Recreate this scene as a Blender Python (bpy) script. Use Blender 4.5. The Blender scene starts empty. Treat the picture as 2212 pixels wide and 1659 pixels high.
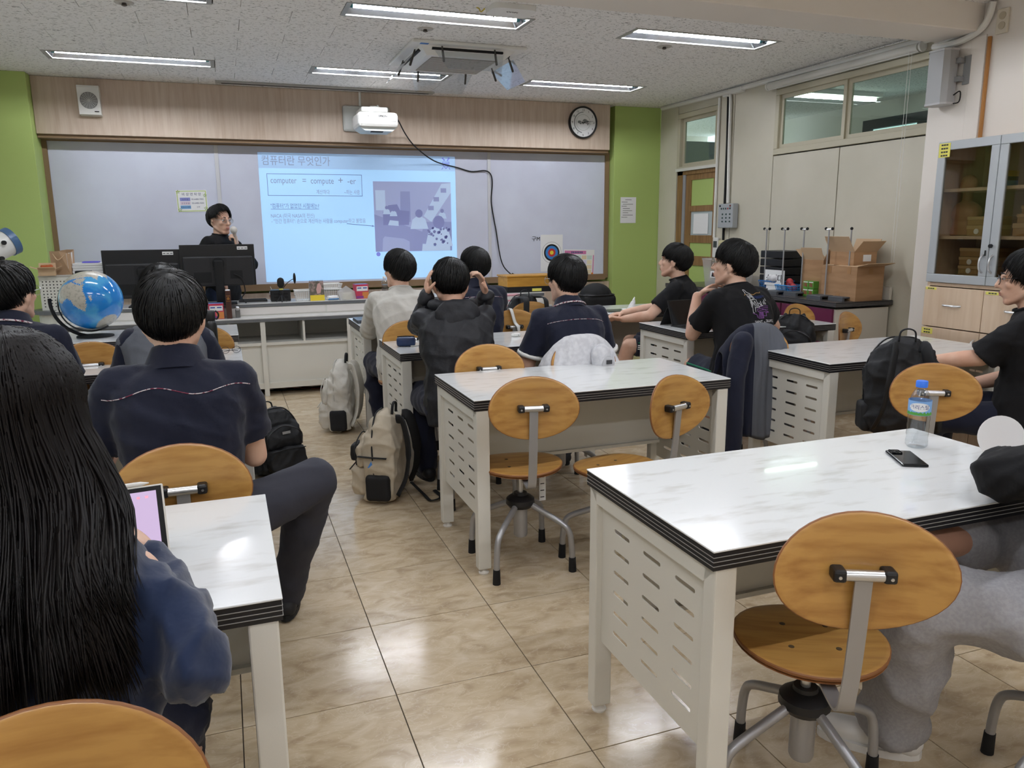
import bpy, bmesh, math, random
import numpy as np
from mathutils import Vector, Matrix, Quaternion
from mathutils.bvhtree import BVHTree
random.seed(7); np.random.seed(7)
scn = bpy.context.scene
COL = scn.collection
PI = math.pi

# ------------------------------------------------------------------ camera
F_PX, YAW, PITCH, ROLL, CAM_H = 1670.0, .3518, -.1989, -.0086, 1.411
_f = Vector((math.sin(YAW)*math.cos(PITCH), math.cos(YAW)*math.cos(PITCH), math.sin(PITCH)))
_r = Vector((math.cos(YAW), -math.sin(YAW), 0)); _u = _r.cross(_f)
_c, _s = math.cos(ROLL), math.sin(ROLL)
_r2, _u2 = _c*_r+_s*_u, -_s*_r+_c*_u
cam_d = bpy.data.cameras.new('camera'); cam = bpy.data.objects.new('camera', cam_d); COL.objects.link(cam)
cam.matrix_world = Matrix(((_r2.x,_u2.x,-_f.x,0),(_r2.y,_u2.y,-_f.y,0),(_r2.z,_u2.z,-_f.z,CAM_H),(0,0,0,1)))
cam_d.sensor_width = 36; cam_d.lens = 36*F_PX/2212; cam_d.clip_start = .05; cam_d.clip_end = 60
scn.camera = cam
# ------------------------------------------------------------------ world, exposure
w = bpy.data.worlds.new('sky'); scn.world = w; w.use_nodes = True
w.node_tree.nodes['Background'].inputs[0].default_value = (.80, .87, 1, 1)
w.node_tree.nodes['Background'].inputs[1].default_value = .9
vs = scn.view_settings
vs.view_transform = 'Standard'; vs.look = 'None'; vs.gamma = 1; vs.use_curve_mapping = False
vs.exposure = 1.72
TUBE_POWER = 34.0
scn.cycles.use_denoising = True; scn.cycles.use_adaptive_sampling = True; scn.cycles.adaptive_threshold = .03
scn.cycles.max_bounces = 6; scn.cycles.diffuse_bounces = 4; scn.cycles.glossy_bounces = 3; scn.cycles.caustics_reflective = False; scn.cycles.caustics_refractive = False; scn.cycles.transparent_max_bounces = 12
scn.cycles.sample_clamp_indirect = 6

# ------------------------------------------------------------------ helpers
def lin(c):
    if isinstance(c, str):
        c = tuple(int(c[i:i+2], 16)/255 for i in (1, 3, 5))
    return tuple((x/12.92 if x <= .04045 else ((x+.055)/1.055)**2.4) for x in c) + (1,)
def M(name, col, rough=.5, metal=0, spec=.5, col2=None, nscale=5, stretch=(1,1,1), lo=.4, hi=.6, detail=4, bump=0, bscale=40, bstretch=None,
      trans=0, emit=0, ecol=None, coat=0, alpha=1, rnd=False, sheen=0, ior=1.45, gen=False):
    m = bpy.data.materials.new(name); m.use_nodes = True
    nt = m.node_tree; N = nt.nodes; L = nt.links; b = N['Principled BSDF']
    b.inputs['Base Color'].default_value = lin(col); b.inputs['Roughness'].default_value = rough
    b.inputs['Metallic'].default_value = metal; b.inputs['Specular IOR Level'].default_value = spec
    b.inputs['Transmission Weight'].default_value = trans; b.inputs['IOR'].default_value = ior
    b.inputs['Coat Weight'].default_value = coat; b.inputs['Coat Roughness'].default_value = .03
    b.inputs['Alpha'].default_value = alpha; b.inputs['Sheen Weight'].default_value = sheen
    if emit:
        b.inputs['Emission Color'].default_value = lin(ecol or col); b.inputs['Emission Strength'].default_value = emit
    if col2 or bump:
        tc = N.new('ShaderNodeTexCoord'); v = tc.outputs['Generated' if gen else 'Object']
        if rnd:
            oi = N.new('ShaderNodeObjectInfo'); ad = N.new('ShaderNodeVectorMath'); ad.operation = 'MULTIPLY_ADD'
            ad.inputs[1].default_value = (37, 53, 71)
            L.new(oi.outputs['Random'], ad.inputs[0]); L.new(v, ad.inputs[2]); v = ad.outputs[0]
        def noise(sc, st, dt):
            mp = N.new('ShaderNodeMapping'); mp.inputs['Scale'].default_value = st; L.new(v, mp.inputs[0])
            n = N.new('ShaderNodeTexNoise'); n.inputs['Scale'].default_value = sc; n.inputs['Detail'].default_value = dt
            L.new(mp.outputs[0], n.inputs['Vector']); return n.outputs['Fac']
        if col2:
            mr = N.new('ShaderNodeMapRange'); mr.inputs[1].default_value = lo; mr.inputs[2].default_value = hi
            L.new(noise(nscale, stretch, detail), mr.inputs[0])
            mx = N.new('ShaderNodeMix'); mx.data_type = 'RGBA'
            mx.inputs[6].default_value = lin(col); mx.inputs[7].default_value = lin(col2)
            L.new(mr.outputs[0], mx.inputs[0]); L.new(mx.outputs[2], b.inputs['Base Color'])
        if bump:
            bp = N.new('ShaderNodeBump'); bp.inputs['Strength'].default_value = bump; bp.inputs['Distance'].default_value = .01
            L.new(noise(bscale, bstretch or stretch, 3), bp.inputs['Height']); L.new(bp.outputs[0], b.inputs['Normal'])
    return m
def link(o, parent=None):
    COL.objects.link(o)
    if parent is not None: o.parent = parent
    return o
def tag(o, label=None, cat=None, group=None, kind=None):
    if label: o['label'] = label
    if cat: o['category'] = cat
    if group: o['group'] = group
    if kind: o['kind'] = kind
    return o
def empty(name, loc=(0,0,0), rz=0, label=None, cat=None, group=None):
    o = bpy.data.objects.new(name, None); o.empty_display_size = .1
    COL.objects.link(o); o.location = loc; o.rotation_euler = (0,0,rz)
    return tag(o, label, cat, group)
def copy_tree(o, parent=None):
    c = o.copy(); link(c, parent)
    for ch in o.children: copy_tree(ch, c)
    return c
class MB:
    """collects shapes into one mesh"""
    def __init__(s): s.v = []; s.f = []; s.mi = []; s.cur = 0
    def add(s, vs, fs, mat=None):
        n = len(s.v); s.v += [tuple(p) for p in vs]; s.f += [tuple(i+n for i in f) for f in fs]
        s.mi += [s.cur]*len(fs); return s
    def box(s, x0, y0, z0, x1, y1, z1, bev=0):
        if bev:
            bm = bmesh.new(); bmesh.ops.create_cube(bm, size=1)
            for q in bm.verts: q.co = ((x0+x1)/2+q.co.x*(x1-x0), (y0+y1)/2+q.co.y*(y1-y0), (z0+z1)/2+q.co.z*(z1-z0))
            bmesh.ops.bevel(bm, geom=bm.edges[:], offset=bev, segments=2, profile=.5, affect='EDGES')
            bm.verts.index_update(); s.add([q.co for q in bm.verts], [[q.index for q in f.verts] for f in bm.faces]); bm.free(); return s
        return s.add([(x0,y0,z0),(x1,y0,z0),(x1,y1,z0),(x0,y1,z0),(x0,y0,z1),(x1,y0,z1),(x1,y1,z1),(x0,y1,z1)],
              [(0,3,2,1),(4,5,6,7),(0,1,5,4),(1,2,6,5),(2,3,7,6),(3,0,4,7)])
    def tube(s, pts, r, n=8, cap=True, flat=1, up=None):
        pts = [Vector(p) for p in pts]; k = len(pts); rs = r if isinstance(r, (list, tuple)) else [r]*k
        vs = []; prev = None
        for i, p in enumerate(pts):
            t = (pts[min(i+1,k-1)]-pts[max(i-1,0)]).normalized()
            if prev is None:
                a = Vector(up) if up else (Vector((0,0,1)) if abs(t.z) < .9 else Vector((1,0,0)))
                x = t.cross(a).normalized()
            else:
                x = (prev - t*prev.dot(t)).normalized()
            prev = x; y = t.cross(x)
            for j in range(n):
                an = 2*PI*j/n + (PI/n if n == 4 else 0)
                vs.append(p + x*math.cos(an)*rs[i] + y*math.sin(an)*rs[i]*flat)
        fs = [(i*n+j, i*n+(j+1)%n, (i+1)*n+(j+1)%n, (i+1)*n+j) for i in range(k-1) for j in range(n)]
        if cap: fs += [tuple(range(n))[::-1], tuple((k-1)*n+j for j in range(n))]
        return s.add(vs, fs)
    def cyl(s, x, y, z0, z1, r, n=20, r2=None): return s.tube([(x,y,z0),(x,y,z1)], [r, r if r2 is None else r2], n)
    def lathe(s, prof, n=24, c=(0,0,0)):
        vs = [(c[0]+r*math.cos(2*PI*j/n), c[1]+r*math.sin(2*PI*j/n), c[2]+z) for r, z in prof for j in range(n)]
        k = len(prof)
        fs = [(i*n+j, i*n+(j+1)%n, (i+1)*n+(j+1)%n, (i+1)*n+j) for i in range(k-1) for j in range(n)]
        fs += [tuple(range(n))[::-1], tuple((k-1)*n+j for j in range(n))]
        return s.add(vs, fs)
    def prism(s, poly, ax, a, b):
        """poly of 2D points, extruded along axis ax from a to b"""
        def P(u, w_, t): return {'x':(t,u,w_), 'y':(u,t,w_), 'z':(u,w_,t)}[ax]
        n = len(poly); vs = [P(u,q,a) for u,q in poly]+[P(u,q,b) for u,q in poly]
        return s.add(vs, [tuple(range(n))[::-1], tuple(range(n,2*n))]+[(i,(i+1)%n,n+(i+1)%n,n+i) for i in range(n)])
    def ell(s, c, r, n=12, m=8, rot=None):
        c = Vector(c); vs = []
        for i in range(m+1):
            ph = -PI/2+PI*i/m
            for j in range(n):
                th = 2*PI*j/n; p = Vector((r[0]*math.cos(ph)*math.cos(th), r[1]*math.cos(ph)*math.sin(th), r[2]*math.sin(ph)))
                vs.append(c+(rot @ p if rot else p))
        fs = [(i*n+j, i*n+(j+1)%n, (i+1)*n+(j+1)%n, (i+1)*n+j) for i in range(m) for j in range(n)]
        return s.add(vs, fs)
    def caps(s, a, b, ra, rb, n=14, flat=1, up=None, ends=True):
        """tapered capsule from a to b"""
        a = Vector(a); b = Vector(b); d = (b-a); L_ = d.length; d = d/L_ if L_ > 1e-6 else Vector((0,0,1))
        pts = []; rs = []
        if ends:
            for q in (-1,-.92,-.7,-.38): pts.append(a+d*ra*q); rs.append(ra*max(.02, math.sqrt(max(0,1-q*q))))
        pts.append(a); rs.append(ra)
        pts.append(a.lerp(b,.5)); rs.append((ra+rb)/2)
        pts.append(b); rs.append(rb)
        if ends:
            for q in (.38,.7,.92,1): pts.append(b+d*rb*q); rs.append(rb*max(.02, math.sqrt(max(0,1-q*q))))
        return s.tube(pts, rs, n, True, flat, up)
    def xform(s, mat, start=0):
        for i in range(start, len(s.v)): s.v[i] = tuple(mat @ Vector(s.v[i]))
        return s
    def mesh(s, name, mats, smooth=False, fix=True):
        me = bpy.data.meshes.new(name); me.from_pydata(s.v, [], s.f)
        for m in (mats if isinstance(mats, (list, tuple)) else [mats]): me.materials.append(m)
        if any(s.mi): me.polygons.foreach_set('material_index', s.mi)
        if fix:
            bm = bmesh.new(); bm.from_mesh(me); bmesh.ops.remove_doubles(bm, verts=bm.verts, dist=1e-6)
            bmesh.ops.recalc_face_normals(bm, faces=bm.faces); bm.to_mesh(me); bm.free()
        if smooth: me.shade_smooth()
        if smooth == 'auto': me.set_sharp_from_angle(angle=.7)
        me.update(); return me
    def build(s, name, mats, parent=None, smooth=False, loc=None, rz=0):
        o = bpy.data.objects.new(name, s.mesh(name, mats, smooth)); link(o, parent)
        if loc is not None: o.location = loc
        o.rotation_euler = (0,0,rz); return o
def box(name, b, mat, parent=None, bev=0): return MB().box(*b, bev=bev).build(name, mat, parent)
def struct(o): o['kind'] = 'structure'; return o
SCR = bpy.data.scenes.new('scratch')        # modifiers and text are evaluated here, apart from the scene
def baked(ob):
    COL.objects.unlink(ob); SCR.collection.objects.link(ob)
    with bpy.context.temp_override(scene=SCR, view_layer=SCR.view_layers[0]):
        dg = bpy.context.evaluated_depsgraph_get(); me = bpy.data.meshes.new_from_object(ob.evaluated_get(dg))
    return me
def remesh(mb, name, mat, parent, vox=.006, it=3, wr=0, wf=18, fac=.6, seed=0, taper=None):
    """union of overlapping closed shapes as one continuous skin"""
    me = mb.mesh(name, mat, fix=False); ob = bpy.data.objects.new(name, me); COL.objects.link(ob)
    m = ob.modifiers.new('r', 'REMESH'); m.mode = 'VOXEL'; m.voxel_size = vox; m.use_smooth_shade = True
    if it:
        m2 = ob.modifiers.new('s', 'SMOOTH'); m2.factor = fac; m2.iterations = it
    me2 = baked(ob); bpy.data.objects.remove(ob); me2.name = name
    if not me2.materials: me2.materials.append(mat)
    else: me2.materials[0] = mat
    if wr: wrinkle(me2, wr, wf, seed)
    me2.shade_smooth()
    o = bpy.data.objects.new(name, me2); link(o, parent); return o
def wrinkle(me, amp, freq, seed):
    n = len(me.vertices); co = np.empty(n*3); me.vertices.foreach_get('co', co); co = co.reshape(-1,3)
    no = np.empty(n*3); me.vertices.foreach_get('normal', no); no = no.reshape(-1,3)
    rg = np.random.RandomState(seed+3); d = np.zeros(n)
    wp = co + .025*np.stack([np.sin(co@rg.randn(3)*9+rg.rand()*6) for _ in range(3)],1)
    for k in range(9):
        v = rg.randn(3); v /= np.linalg.norm(v); fr = freq*(.6+1.3*rg.rand())
        d += (1-np.abs(np.sin(wp@v*fr+rg.rand()*6)))**2 - .3
    co += no*(d*amp/3)[:,None]
    me.vertices.foreach_set('co', co.ravel()); me.update()
_txt = {}
def text_obj(name, body, size, mat, parent, loc, rot=(PI/2,0,0), align='LEFT', ext=.0008, sx=1):
    cu = bpy.data.curves.new(name, 'FONT'); cu.body = body; cu.size = size; cu.align_x = align; cu.extrude = ext; cu.resolution_u = 3
    tmp = bpy.data.objects.new(name, cu); COL.objects.link(tmp); me = baked(tmp); bpy.data.objects.remove(tmp); bpy.data.curves.remove(cu)
    me.name = name; me.materials.clear(); me.materials.append(mat)
    o = bpy.data.objects.new(name, me); link(o, parent); o.location = loc; o.rotation_euler = rot; o.scale = (sx,1,1); return o
def outline(name, outer, holes, mat, parent, ext=.001):
    """flat sheet in local XY with holes"""
    cu = bpy.data.curves.new(name, 'CURVE'); cu.dimensions = '2D'; cu.fill_mode = 'BOTH'; cu.extrude = ext
    for lp in [outer]+holes:
        sp = cu.splines.new('POLY'); sp.points.add(len(lp)-1); sp.use_cyclic_u = True
        for p, q in zip(sp.points, lp): p.co = (q[0], q[1], 0, 1)
    tmp = bpy.data.objects.new(name, cu); COL.objects.link(tmp); me = baked(tmp); bpy.data.objects.remove(tmp)
    me.materials.clear(); me.materials.append(mat); me.name = name
    o = bpy.data.objects.new(name, me); link(o, parent); return o
def arc(cx, cy, r, a0, a1, n): return [(cx+r*math.cos(a0+(a1-a0)*i/n), cy+r*math.sin(a0+(a1-a0)*i/n)) for i in range(n+1)]
def bez(pts, n=8):
    """Catmull-Rom through points"""
    P = [Vector(p) for p in pts]; P = [P[0]*2-P[1]]+P+[P[-1]*2-P[-2]]; out = []
    for i in range(1, len(P)-2):
        for k in range(n):
            t = k/n; a, b, c, d = P[i-1], P[i], P[i+1], P[i+2]
            out.append(.5*((2*b)+(c-a)*t+(2*a-5*b+4*c-d)*t*t+(3*b-a-3*c+d)*t**3))
    out.append(P[-2]); return out
# ------------------------------------------------------------------ materials
MT = {}
MT['white_metal'] = M('white_metal', '#dcdad2', .38, bump=.02, bscale=300)
MT['black_edge'] = M('black_edge', '#1b1b1f', .45)
MT['edge_line'] = M('edge_line', '#9c9895', .5)
MT['laminate'] = M('laminate', '#eceeef', .14, spec=.4, col2='#bdbab2', nscale=2.2, stretch=(3.4,12,1), lo=.54, hi=.95, detail=9, rnd=True, coat=.35)
MT['glide'] = M('glide', '#e9e7e2', .4)
MT['chair_wood'] = M('chair_wood', '#c29350', .33, col2='#a5743a', nscale=3, stretch=(1.6,15,15), lo=.4, hi=.72, detail=6, rnd=True, coat=.25)
MT['ply'] = M('ply', '#8a5a34', .5)
MT['grey_metal'] = M('grey_metal', '#a9a9ab', .38, metal=.55)
MT['alu'] = M('alu', '#cfd0d2', .28, metal=.9)
MT['black_plastic'] = M('black_plastic', '#1c1c1e', .42)
MT['soft_black'] = M('soft_black', '#141416', .75)
MT['white_plastic'] = M('white_plastic', '#e6e5e0', .4)
MT['green_paint'] = M('green_paint', '#b0c674', .55, bump=.04, bscale=120)
MT['cream'] = M('cream', '#d3cdbc', .5, col2='#ccc6b4', nscale=1.5)
MT['cream_frame'] = M('cream_frame', '#c2bba4', .45)
MT['white_wall'] = M('white_wall', '#e6dfd7', .7, bump=.03, bscale=90)
MT['seam_black'] = M('seam_black', '#17181a', .6)
MT['fascia_wood'] = M('fascia_wood', '#cfbdac', .45, col2='#bda692', nscale=4, stretch=(9,9,.7), lo=.35, hi=.75, detail=7)
MT['cab_wood'] = M('cab_wood', '#d6bfa6', .42, col2='#c9ae92', nscale=4, stretch=(7,7,.6), lo=.35, hi=.75, detail=6, rnd=True)
MT['brown_frame'] = M('brown_frame', '#8d7357', .5)
MT['door_wood'] = M('door_wood', '#97744b', .45, col2='#84623c', nscale=4, stretch=(9,9,.8))
MT['whiteboard'] = M('whiteboard', '#d9deee', .3, col2='#d0d3e4', nscale=1.3, coat=.1)
MT['glass'] = M('glass', '#e9f2ef', .02, trans=1, ior=1.02, spec=.5)
def thin_glass(name, tint, refl=.09, rough=.0):
    m = bpy.data.materials.new(name); m.use_nodes = True; nt = m.node_tree; N = nt.nodes; L = nt.links
    N.remove(N['Principled BSDF']); t = N.new('ShaderNodeBsdfTransparent'); t.inputs[0].default_value = lin(tint)
    g = N.new('ShaderNodeBsdfGlossy'); g.inputs['Roughness'].default_value = rough
    lw = N.new('ShaderNodeLayerWeight'); pw = N.new('ShaderNodeMath'); pw.operation = 'POWER'; pw.inputs[1].default_value = 4; L.new(lw.outputs['Facing'], pw.inputs[0])
    fr = N.new('ShaderNodeMath'); fr.operation = 'MULTIPLY_ADD'; fr.inputs[1].default_value = .8; fr.inputs[2].default_value = refl*.5; L.new(pw.outputs[0], fr.inputs[0])
    mx = N.new('ShaderNodeMixShader'); L.new(fr.outputs[0], mx.inputs[0]); L.new(t.outputs[0], mx.inputs[1]); L.new(g.outputs[0], mx.inputs[2])
    L.new(mx.outputs[0], N['Material Output'].inputs[0]); return m
MT['glass'] = thin_glass('glass', '#dbe6e0')
MT['smoke_glass'] = thin_glass('smoke_glass', '#e3e1da')
MT['clear_plastic'] = thin_glass('clear_plastic', '#f4f7f9', .22, .04)
MT['fogged_plastic'] = M('fogged_plastic', '#d3d1d0', .35, alpha=.38)
MT['paper'] = M('paper', '#eeeeee', .8)
MT['ink'] = M('ink', '#3d3d40', .8)
MT['card'] = M('card', '#b08a66', .8, col2='#a37d5a', nscale=3, stretch=(1,1,6))
MT['card_light'] = M('card_light', '#c9ab8a', .8)
MT['yellow_label'] = M('yellow_label', '#e4dc6a', .7)
def tex_floor():
    m = M('floor_tile', '#cdb696', .16, spec=.5)
    nt = m.node_tree; N = nt.nodes; L = nt.links; b = N['Principled BSDF']
    tc = N.new('ShaderNodeTexCoord'); oi = N.new('ShaderNodeObjectInfo')
    ad = N.new('ShaderNodeVectorMath'); ad.operation = 'MULTIPLY_ADD'; ad.inputs[1].default_value = (31, 47, 13)
    L.new(oi.outputs['Random'], ad.inputs[0]); L.new(tc.outputs['Object'], ad.inputs[2])
    mp = N.new('ShaderNodeMapping'); mp.inputs['Rotation'].default_value = (0,0,.6); mp.inputs['Scale'].default_value = (1,1.9,1); L.new(ad.outputs[0], mp.inputs[0])
    n1 = N.new('ShaderNodeTexNoise'); n1.inputs['Scale'].default_value = 7; n1.inputs['Detail'].default_value = 9; n1.inputs['Distortion'].default_value = 1.2; L.new(mp.outputs[0], n1.inputs['Vector'])
    r1 = N.new('ShaderNodeValToRGB'); r1.color_ramp.elements[0].position = .3; r1.color_ramp.elements[0].color = lin('#b09a7e')
    r1.color_ramp.elements[1].position = .72; r1.color_ramp.elements[1].color = lin('#d6c5ac'); e = r1.color_ramp.elements.new(.5); e.color = lin('#c6b294')
    L.new(n1.outputs['Fac'], r1.inputs[0])
    n2 = N.new('ShaderNodeTexNoise'); n2.inputs['Scale'].default_value = 9; n2.inputs['Detail'].default_value = 5; n2.inputs['Distortion'].default_value = 2.2; L.new(mp.outputs[0], n2.inputs['Vector'])
    ab = N.new('ShaderNodeMath'); ab.operation = 'SUBTRACT'; ab.inputs[1].default_value = .5; L.new(n2.outputs['Fac'], ab.inputs[0])
    a2 = N.new('ShaderNodeMath'); a2.operation = 'ABSOLUTE'; L.new(ab.outputs[0], a2.inputs[0])
    mr = N.new('ShaderNodeMapRange'); mr.inputs[1].default_value = 0; mr.inputs[2].default_value = .022; mr.inputs[3].default_value = .38; mr.inputs[4].default_value = 0; L.new(a2.outputs[0], mr.inputs[0])
    mx = N.new('ShaderNodeMix'); mx.data_type = 'RGBA'; mx.inputs[7].default_value = lin('#dfd1bb'); L.new(mr.outputs[0], mx.inputs[0]); L.new(r1.outputs[0], mx.inputs[6])
    L.new(mx.outputs[2], b.inputs['Base Color'])
    bp = N.new('ShaderNodeBump'); bp.inputs['Strength'].default_value = .035; bp.inputs['Distance'].default_value = .01
    n3 = N.new('ShaderNodeTexNoise'); n3.inputs['Scale'].default_value = 5; L.new(ad.outputs[0], n3.inputs['Vector']); L.new(n3.outputs['Fac'], bp.inputs['Height']); L.new(bp.outputs[0], b.inputs['Normal'])
    return m
MT['floor_tile'] = tex_floor()
MT['grout'] = M('grout', '#4c443c', .8)
def tex_ceiling():
    m = M('ceiling_board', '#d8d5ce', .9, spec=.1)
    nt = m.node_tree; N = nt.nodes; L = nt.links; b = N['Principled BSDF']
    tc = N.new('ShaderNodeTexCoord'); oi = N.new('ShaderNodeObjectInfo')
    ad = N.new('ShaderNodeVectorMath'); ad.operation = 'MULTIPLY_ADD'; ad.inputs[1].default_value = (31, 47, 13)
    L.new(oi.outputs['Random'], ad.inputs[0]); L.new(tc.outputs['Object'], ad.inputs[2])
    mp = N.new('ShaderNodeMapping'); mp.inputs['Scale'].default_value = (.42,1,1); L.new(ad.outputs[0], mp.inputs[0])
    n = N.new('ShaderNodeTexNoise'); n.inputs['Scale'].default_value = 95; n.inputs['Detail'].default_value = 3; n.inputs['Distortion'].default_value = .8; L.new(mp.outputs[0], n.inputs['Vector'])
    mr = N.new('ShaderNodeMapRange'); mr.inputs[1].default_value = .595; mr.inputs[2].default_value = .645; L.new(n.outputs['Fac'], mr.inputs[0])
    mx = N.new('ShaderNodeMix'); mx.data_type = 'RGBA'; mx.inputs[6].default_value = lin('#f4f2f0'); mx.inputs[7].default_value = lin('#8f8c88'); L.new(mr.outputs[0], mx.inputs[0]); L.new(mx.outputs[2], b.inputs['Base Color'])
    return m
MT['ceiling_board'] = tex_ceiling()
MT['tube'] = M('tube', '#ffffff', emit=TUBE_POWER, ecol='#f4f8ff')
MT['reflector'] = M('reflector', '#9b9ea2', .12, metal=.95)
MT['skin'] = M('skin', '#e0b9a2', .5, col2='#d6a890', nscale=9, spec=.35)
MT['skin_dark'] = M('skin_dark', '#c89c85', .5, col2='#bb8d76', nscale=9, spec=.35)
MT['hair'] = M('hair', '#070606', .5, spec=.4)
MT['hair_brown'] = M('hair_brown', '#0f0a09', .5, spec=.25)
MT['navy'] = M('navy', '#10152b', .85, bump=.25, bscale=26, sheen=.1)
MT['navy_fleece'] = M('navy_fleece', '#1a2948', .95, bump=.3, bscale=20, sheen=.3)
MT['black_tee'] = M('black_tee', '#08080c', .9, bump=.25, bscale=22)
MT['dark_jacket'] = M('dark_jacket', '#191a20', .6, bump=.4, bscale=28)
MT['white_jacket'] = M('white_jacket', '#c9c6bf', .7, bump=.35, bscale=24)
MT['grey_fabric'] = M('grey_fabric', '#5f626a', .9, bump=.2, bscale=30)
MT['sweat_grey'] = M('sweat_grey', '#a09fa3', .95, col2='#97969a', nscale=120, bump=.3, bscale=22)
MT['hoodie_grey'] = M('hoodie_grey', '#d4d4d8', .95, col2='#c6c6cb', nscale=40, bump=.35, bscale=24)
MT['slacks'] = M('slacks', '#33343e', .85, bump=.2, bscale=18)
MT['jeans'] = M('jeans', '#26324c', .85, bump=.2, bscale=60)
MT['plaid'] = M('plaid', '#d8cdd0', .8, col2='#7c2f47', nscale=90, lo=.5, hi=.55)
MT['stripe_white'] = M('stripe_white', '#e8e8e6', .8)
MT['stripe_green'] = M('stripe_green', '#1f7a5a', .8)
MT['lens'] = thin_glass('lens', '#eef2f4')
MT['eye_white'] = M('eye_white', '#e4ddd8', .3)
MT['iris'] = M('iris', '#1d1410', .2)
MT['lip'] = M('lip', '#b5746a', .45)
MT['shoe_white'] = M('shoe_white', '#e2e0dd', .6)
MT['shoe_dark'] = M('shoe_dark', '#1c1c20', .6)
# ------------------------------------------------------------------ the room
XL, XR, YB, YF, ZC = -2.05, 4.75, -2.6, 8.15, 2.72
TX0, TY0, TS = .399, 3.947, .45
floor = struct(box('floor', (XL-.1, YB-.1, -.12, XR+.1, YF+.1, -.004), MT['grout']))
tag(floor, 'glossy beige marble-look tiled classroom floor')
tile_mesh = MB().box(.0016,.0016,-.005,TS-.0016,TS-.0016,0, bev=.0006).mesh('tile', MT['floor_tile'])
rest = MB()
for i in range(-6, 10):
    for j in range(-15, 10):
        x, y = TX0+i*TS, TY0+j*TS
        if x < XL-TS or x > XR or y > YF or y < YB-TS: continue
        if -1.45 < x and x+TS > -1.3 and .55 < y and not (x > 2.9 and y < 1.2) and x < XR and not (x < -.5 and y < .9):
            o = bpy.data.objects.new('tile', tile_mesh); link(o, floor); o.location = (x, y, 0)
        else:
            x1, y1 = min(x+TS, XR), min(y+TS, YF)
            rest.box(max(x,XL)+.001, max(y,YB)+.001, -.005, x1-.001, y1-.001, 0)
tag(rest.build('outer_tiles', MT['floor_tile'], floor), kind='stuff')

# ceiling with recessed fixtures
LX = [(-1.14,.05), (.80,1.98), (2.73,3.89)]
LROWS = [(6.84,7.14), (4.92,5.21), (2.45,2.75), (.5,.8), (-1.5,-1.2)]
FIX = [(a-.005,b+.005,c,d) for a,b in LX for c,d in LROWS]
ceiling = struct(box('ceiling', (XL-.1, YB-.1, ZC+.14, XR+.1, YF+.1, ZC+.2), MT['white_wall']))
tag(ceiling, 'white fissured acoustic board ceiling with staggered panels')
def clip(r, h):
    x0,y0,x1,y1 = r; a,b,c,d = h     # hole x a..b, y c..d
    if x1 <= a or x0 >= b or y1 <= c or y0 >= d: return [r]
    out = []
    if x0 < a: out.append((x0,y0,a,y1))
    if x1 > b: out.append((b,y0,x1,y1))
    xa, xb = max(x0,a), min(x1,b)
    if y0 < c: out.append((xa,y0,xb,c))
    if y1 > d: out.append((xa,d,xb,y1))
    return [q for q in out if q[2]-q[0] > .004 and q[3]-q[1] > .004]
pan_cache = {}; far_panels = MB()
row = 0; y = 4.02
def ceil_panel(r, fine):
    wq, hq = r[2]-r[0], r[3]-r[1]
    if not fine: far_panels.box(r[0]+.0008, r[1]+.0008, ZC, r[2]-.0008, r[3]-.0008, ZC+.012); return
    k = (round(wq,3), round(hq,3))
    if k not in pan_cache: pan_cache[k] = MB().box(.0015,.0004,0,wq-.0015,hq-.0004,.012, bev=.0004 if hq > .02 and wq > .02 else 0).mesh('panel', MT['ceiling_board'])
    o = bpy.data.objects.new('panel', pan_cache[k]); link(o, ceiling); o.location = (r[0], r[1], ZC)
yy = 4.02-.3*24
while yy < YF:
    off = (.0 if row % 2 else .3); xx = XL-off-.14
    while xx < XR:
        r = (max(xx,XL), max(yy,YB), min(xx+.6,XR), min(yy+.3,YF)); xx += .6
        if r[2]-r[0] < .01 or r[3]-r[1] < .01: continue
        ps = [r]
        for h in FIX: ps = [q for p in ps for q in clip(p, h)]
        fine = r[1] > 3.9 and r[0] > -1.9+.08*(8-r[1]) and r[0] < 4.7
        for p in ps: ceil_panel(p, fine)
    yy += .3; row += 1
tag(far_panels.build('far_panels', MT['ceiling_board'], ceiling), kind='stuff')

# lamps: recessed tube fixtures
fx = empty('ceiling_light')
w2, d2, hh = .595, .15, .09
m = MB(); m.box(-w2,-d2,-.004,w2,-d2+.022,.004); m.box(-w2,d2-.022,-.004,w2,d2,.004); m.box(-w2,-d2+.022,-.004,-w2+.03,d2-.022,.004); m.box(w2-.03,-d2+.022,-.004,w2,d2-.022,.004)
m.build('rim', M('lamp_rim', '#a3a39f', .5), fx)
m = MB(); a, b = w2-.028, d2-.02
prof = [(-b,0),(-b+.02,.045),(-b*.45,.075),(0,.062),(b*.45,.075),(b-.02,.045),(b,0)]
for (y0,z0),(y1,z1) in zip(prof, prof[1:]): m.add([(-a,y0,z0),(a,y0,z0),(a,y1,z1),(-a,y1,z1)], [(0,1,2,3)])
for sx in (-a,a):
    m.add([(sx,p[0],p[1]) for p in prof], [tuple(range(len(prof)))])
m.build('reflector', MT['reflector'], fx)
box('housing', (-a-.004,-b-.004,.079,a+.004,b+.004,.1), MT['white_metal'], fx)
tb = MB().tube([(-a+.035,.035,.034),(a-.035,.035,.034)], .0145, 14).build('tube', MT['tube'], fx, smooth='auto')
tcm = M('tube_cap', '#3d7f86', .5)
MB().tube([(a-.036,.035,.034),(a-.012,.035,.034)], .0155, 12).build('tube_cap', tcm, tb); MB().tube([(-a+.012,.035,.034),(-a+.036,.035,.034)], .0155, 12).build('tube_cap', tcm, tb)
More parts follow.
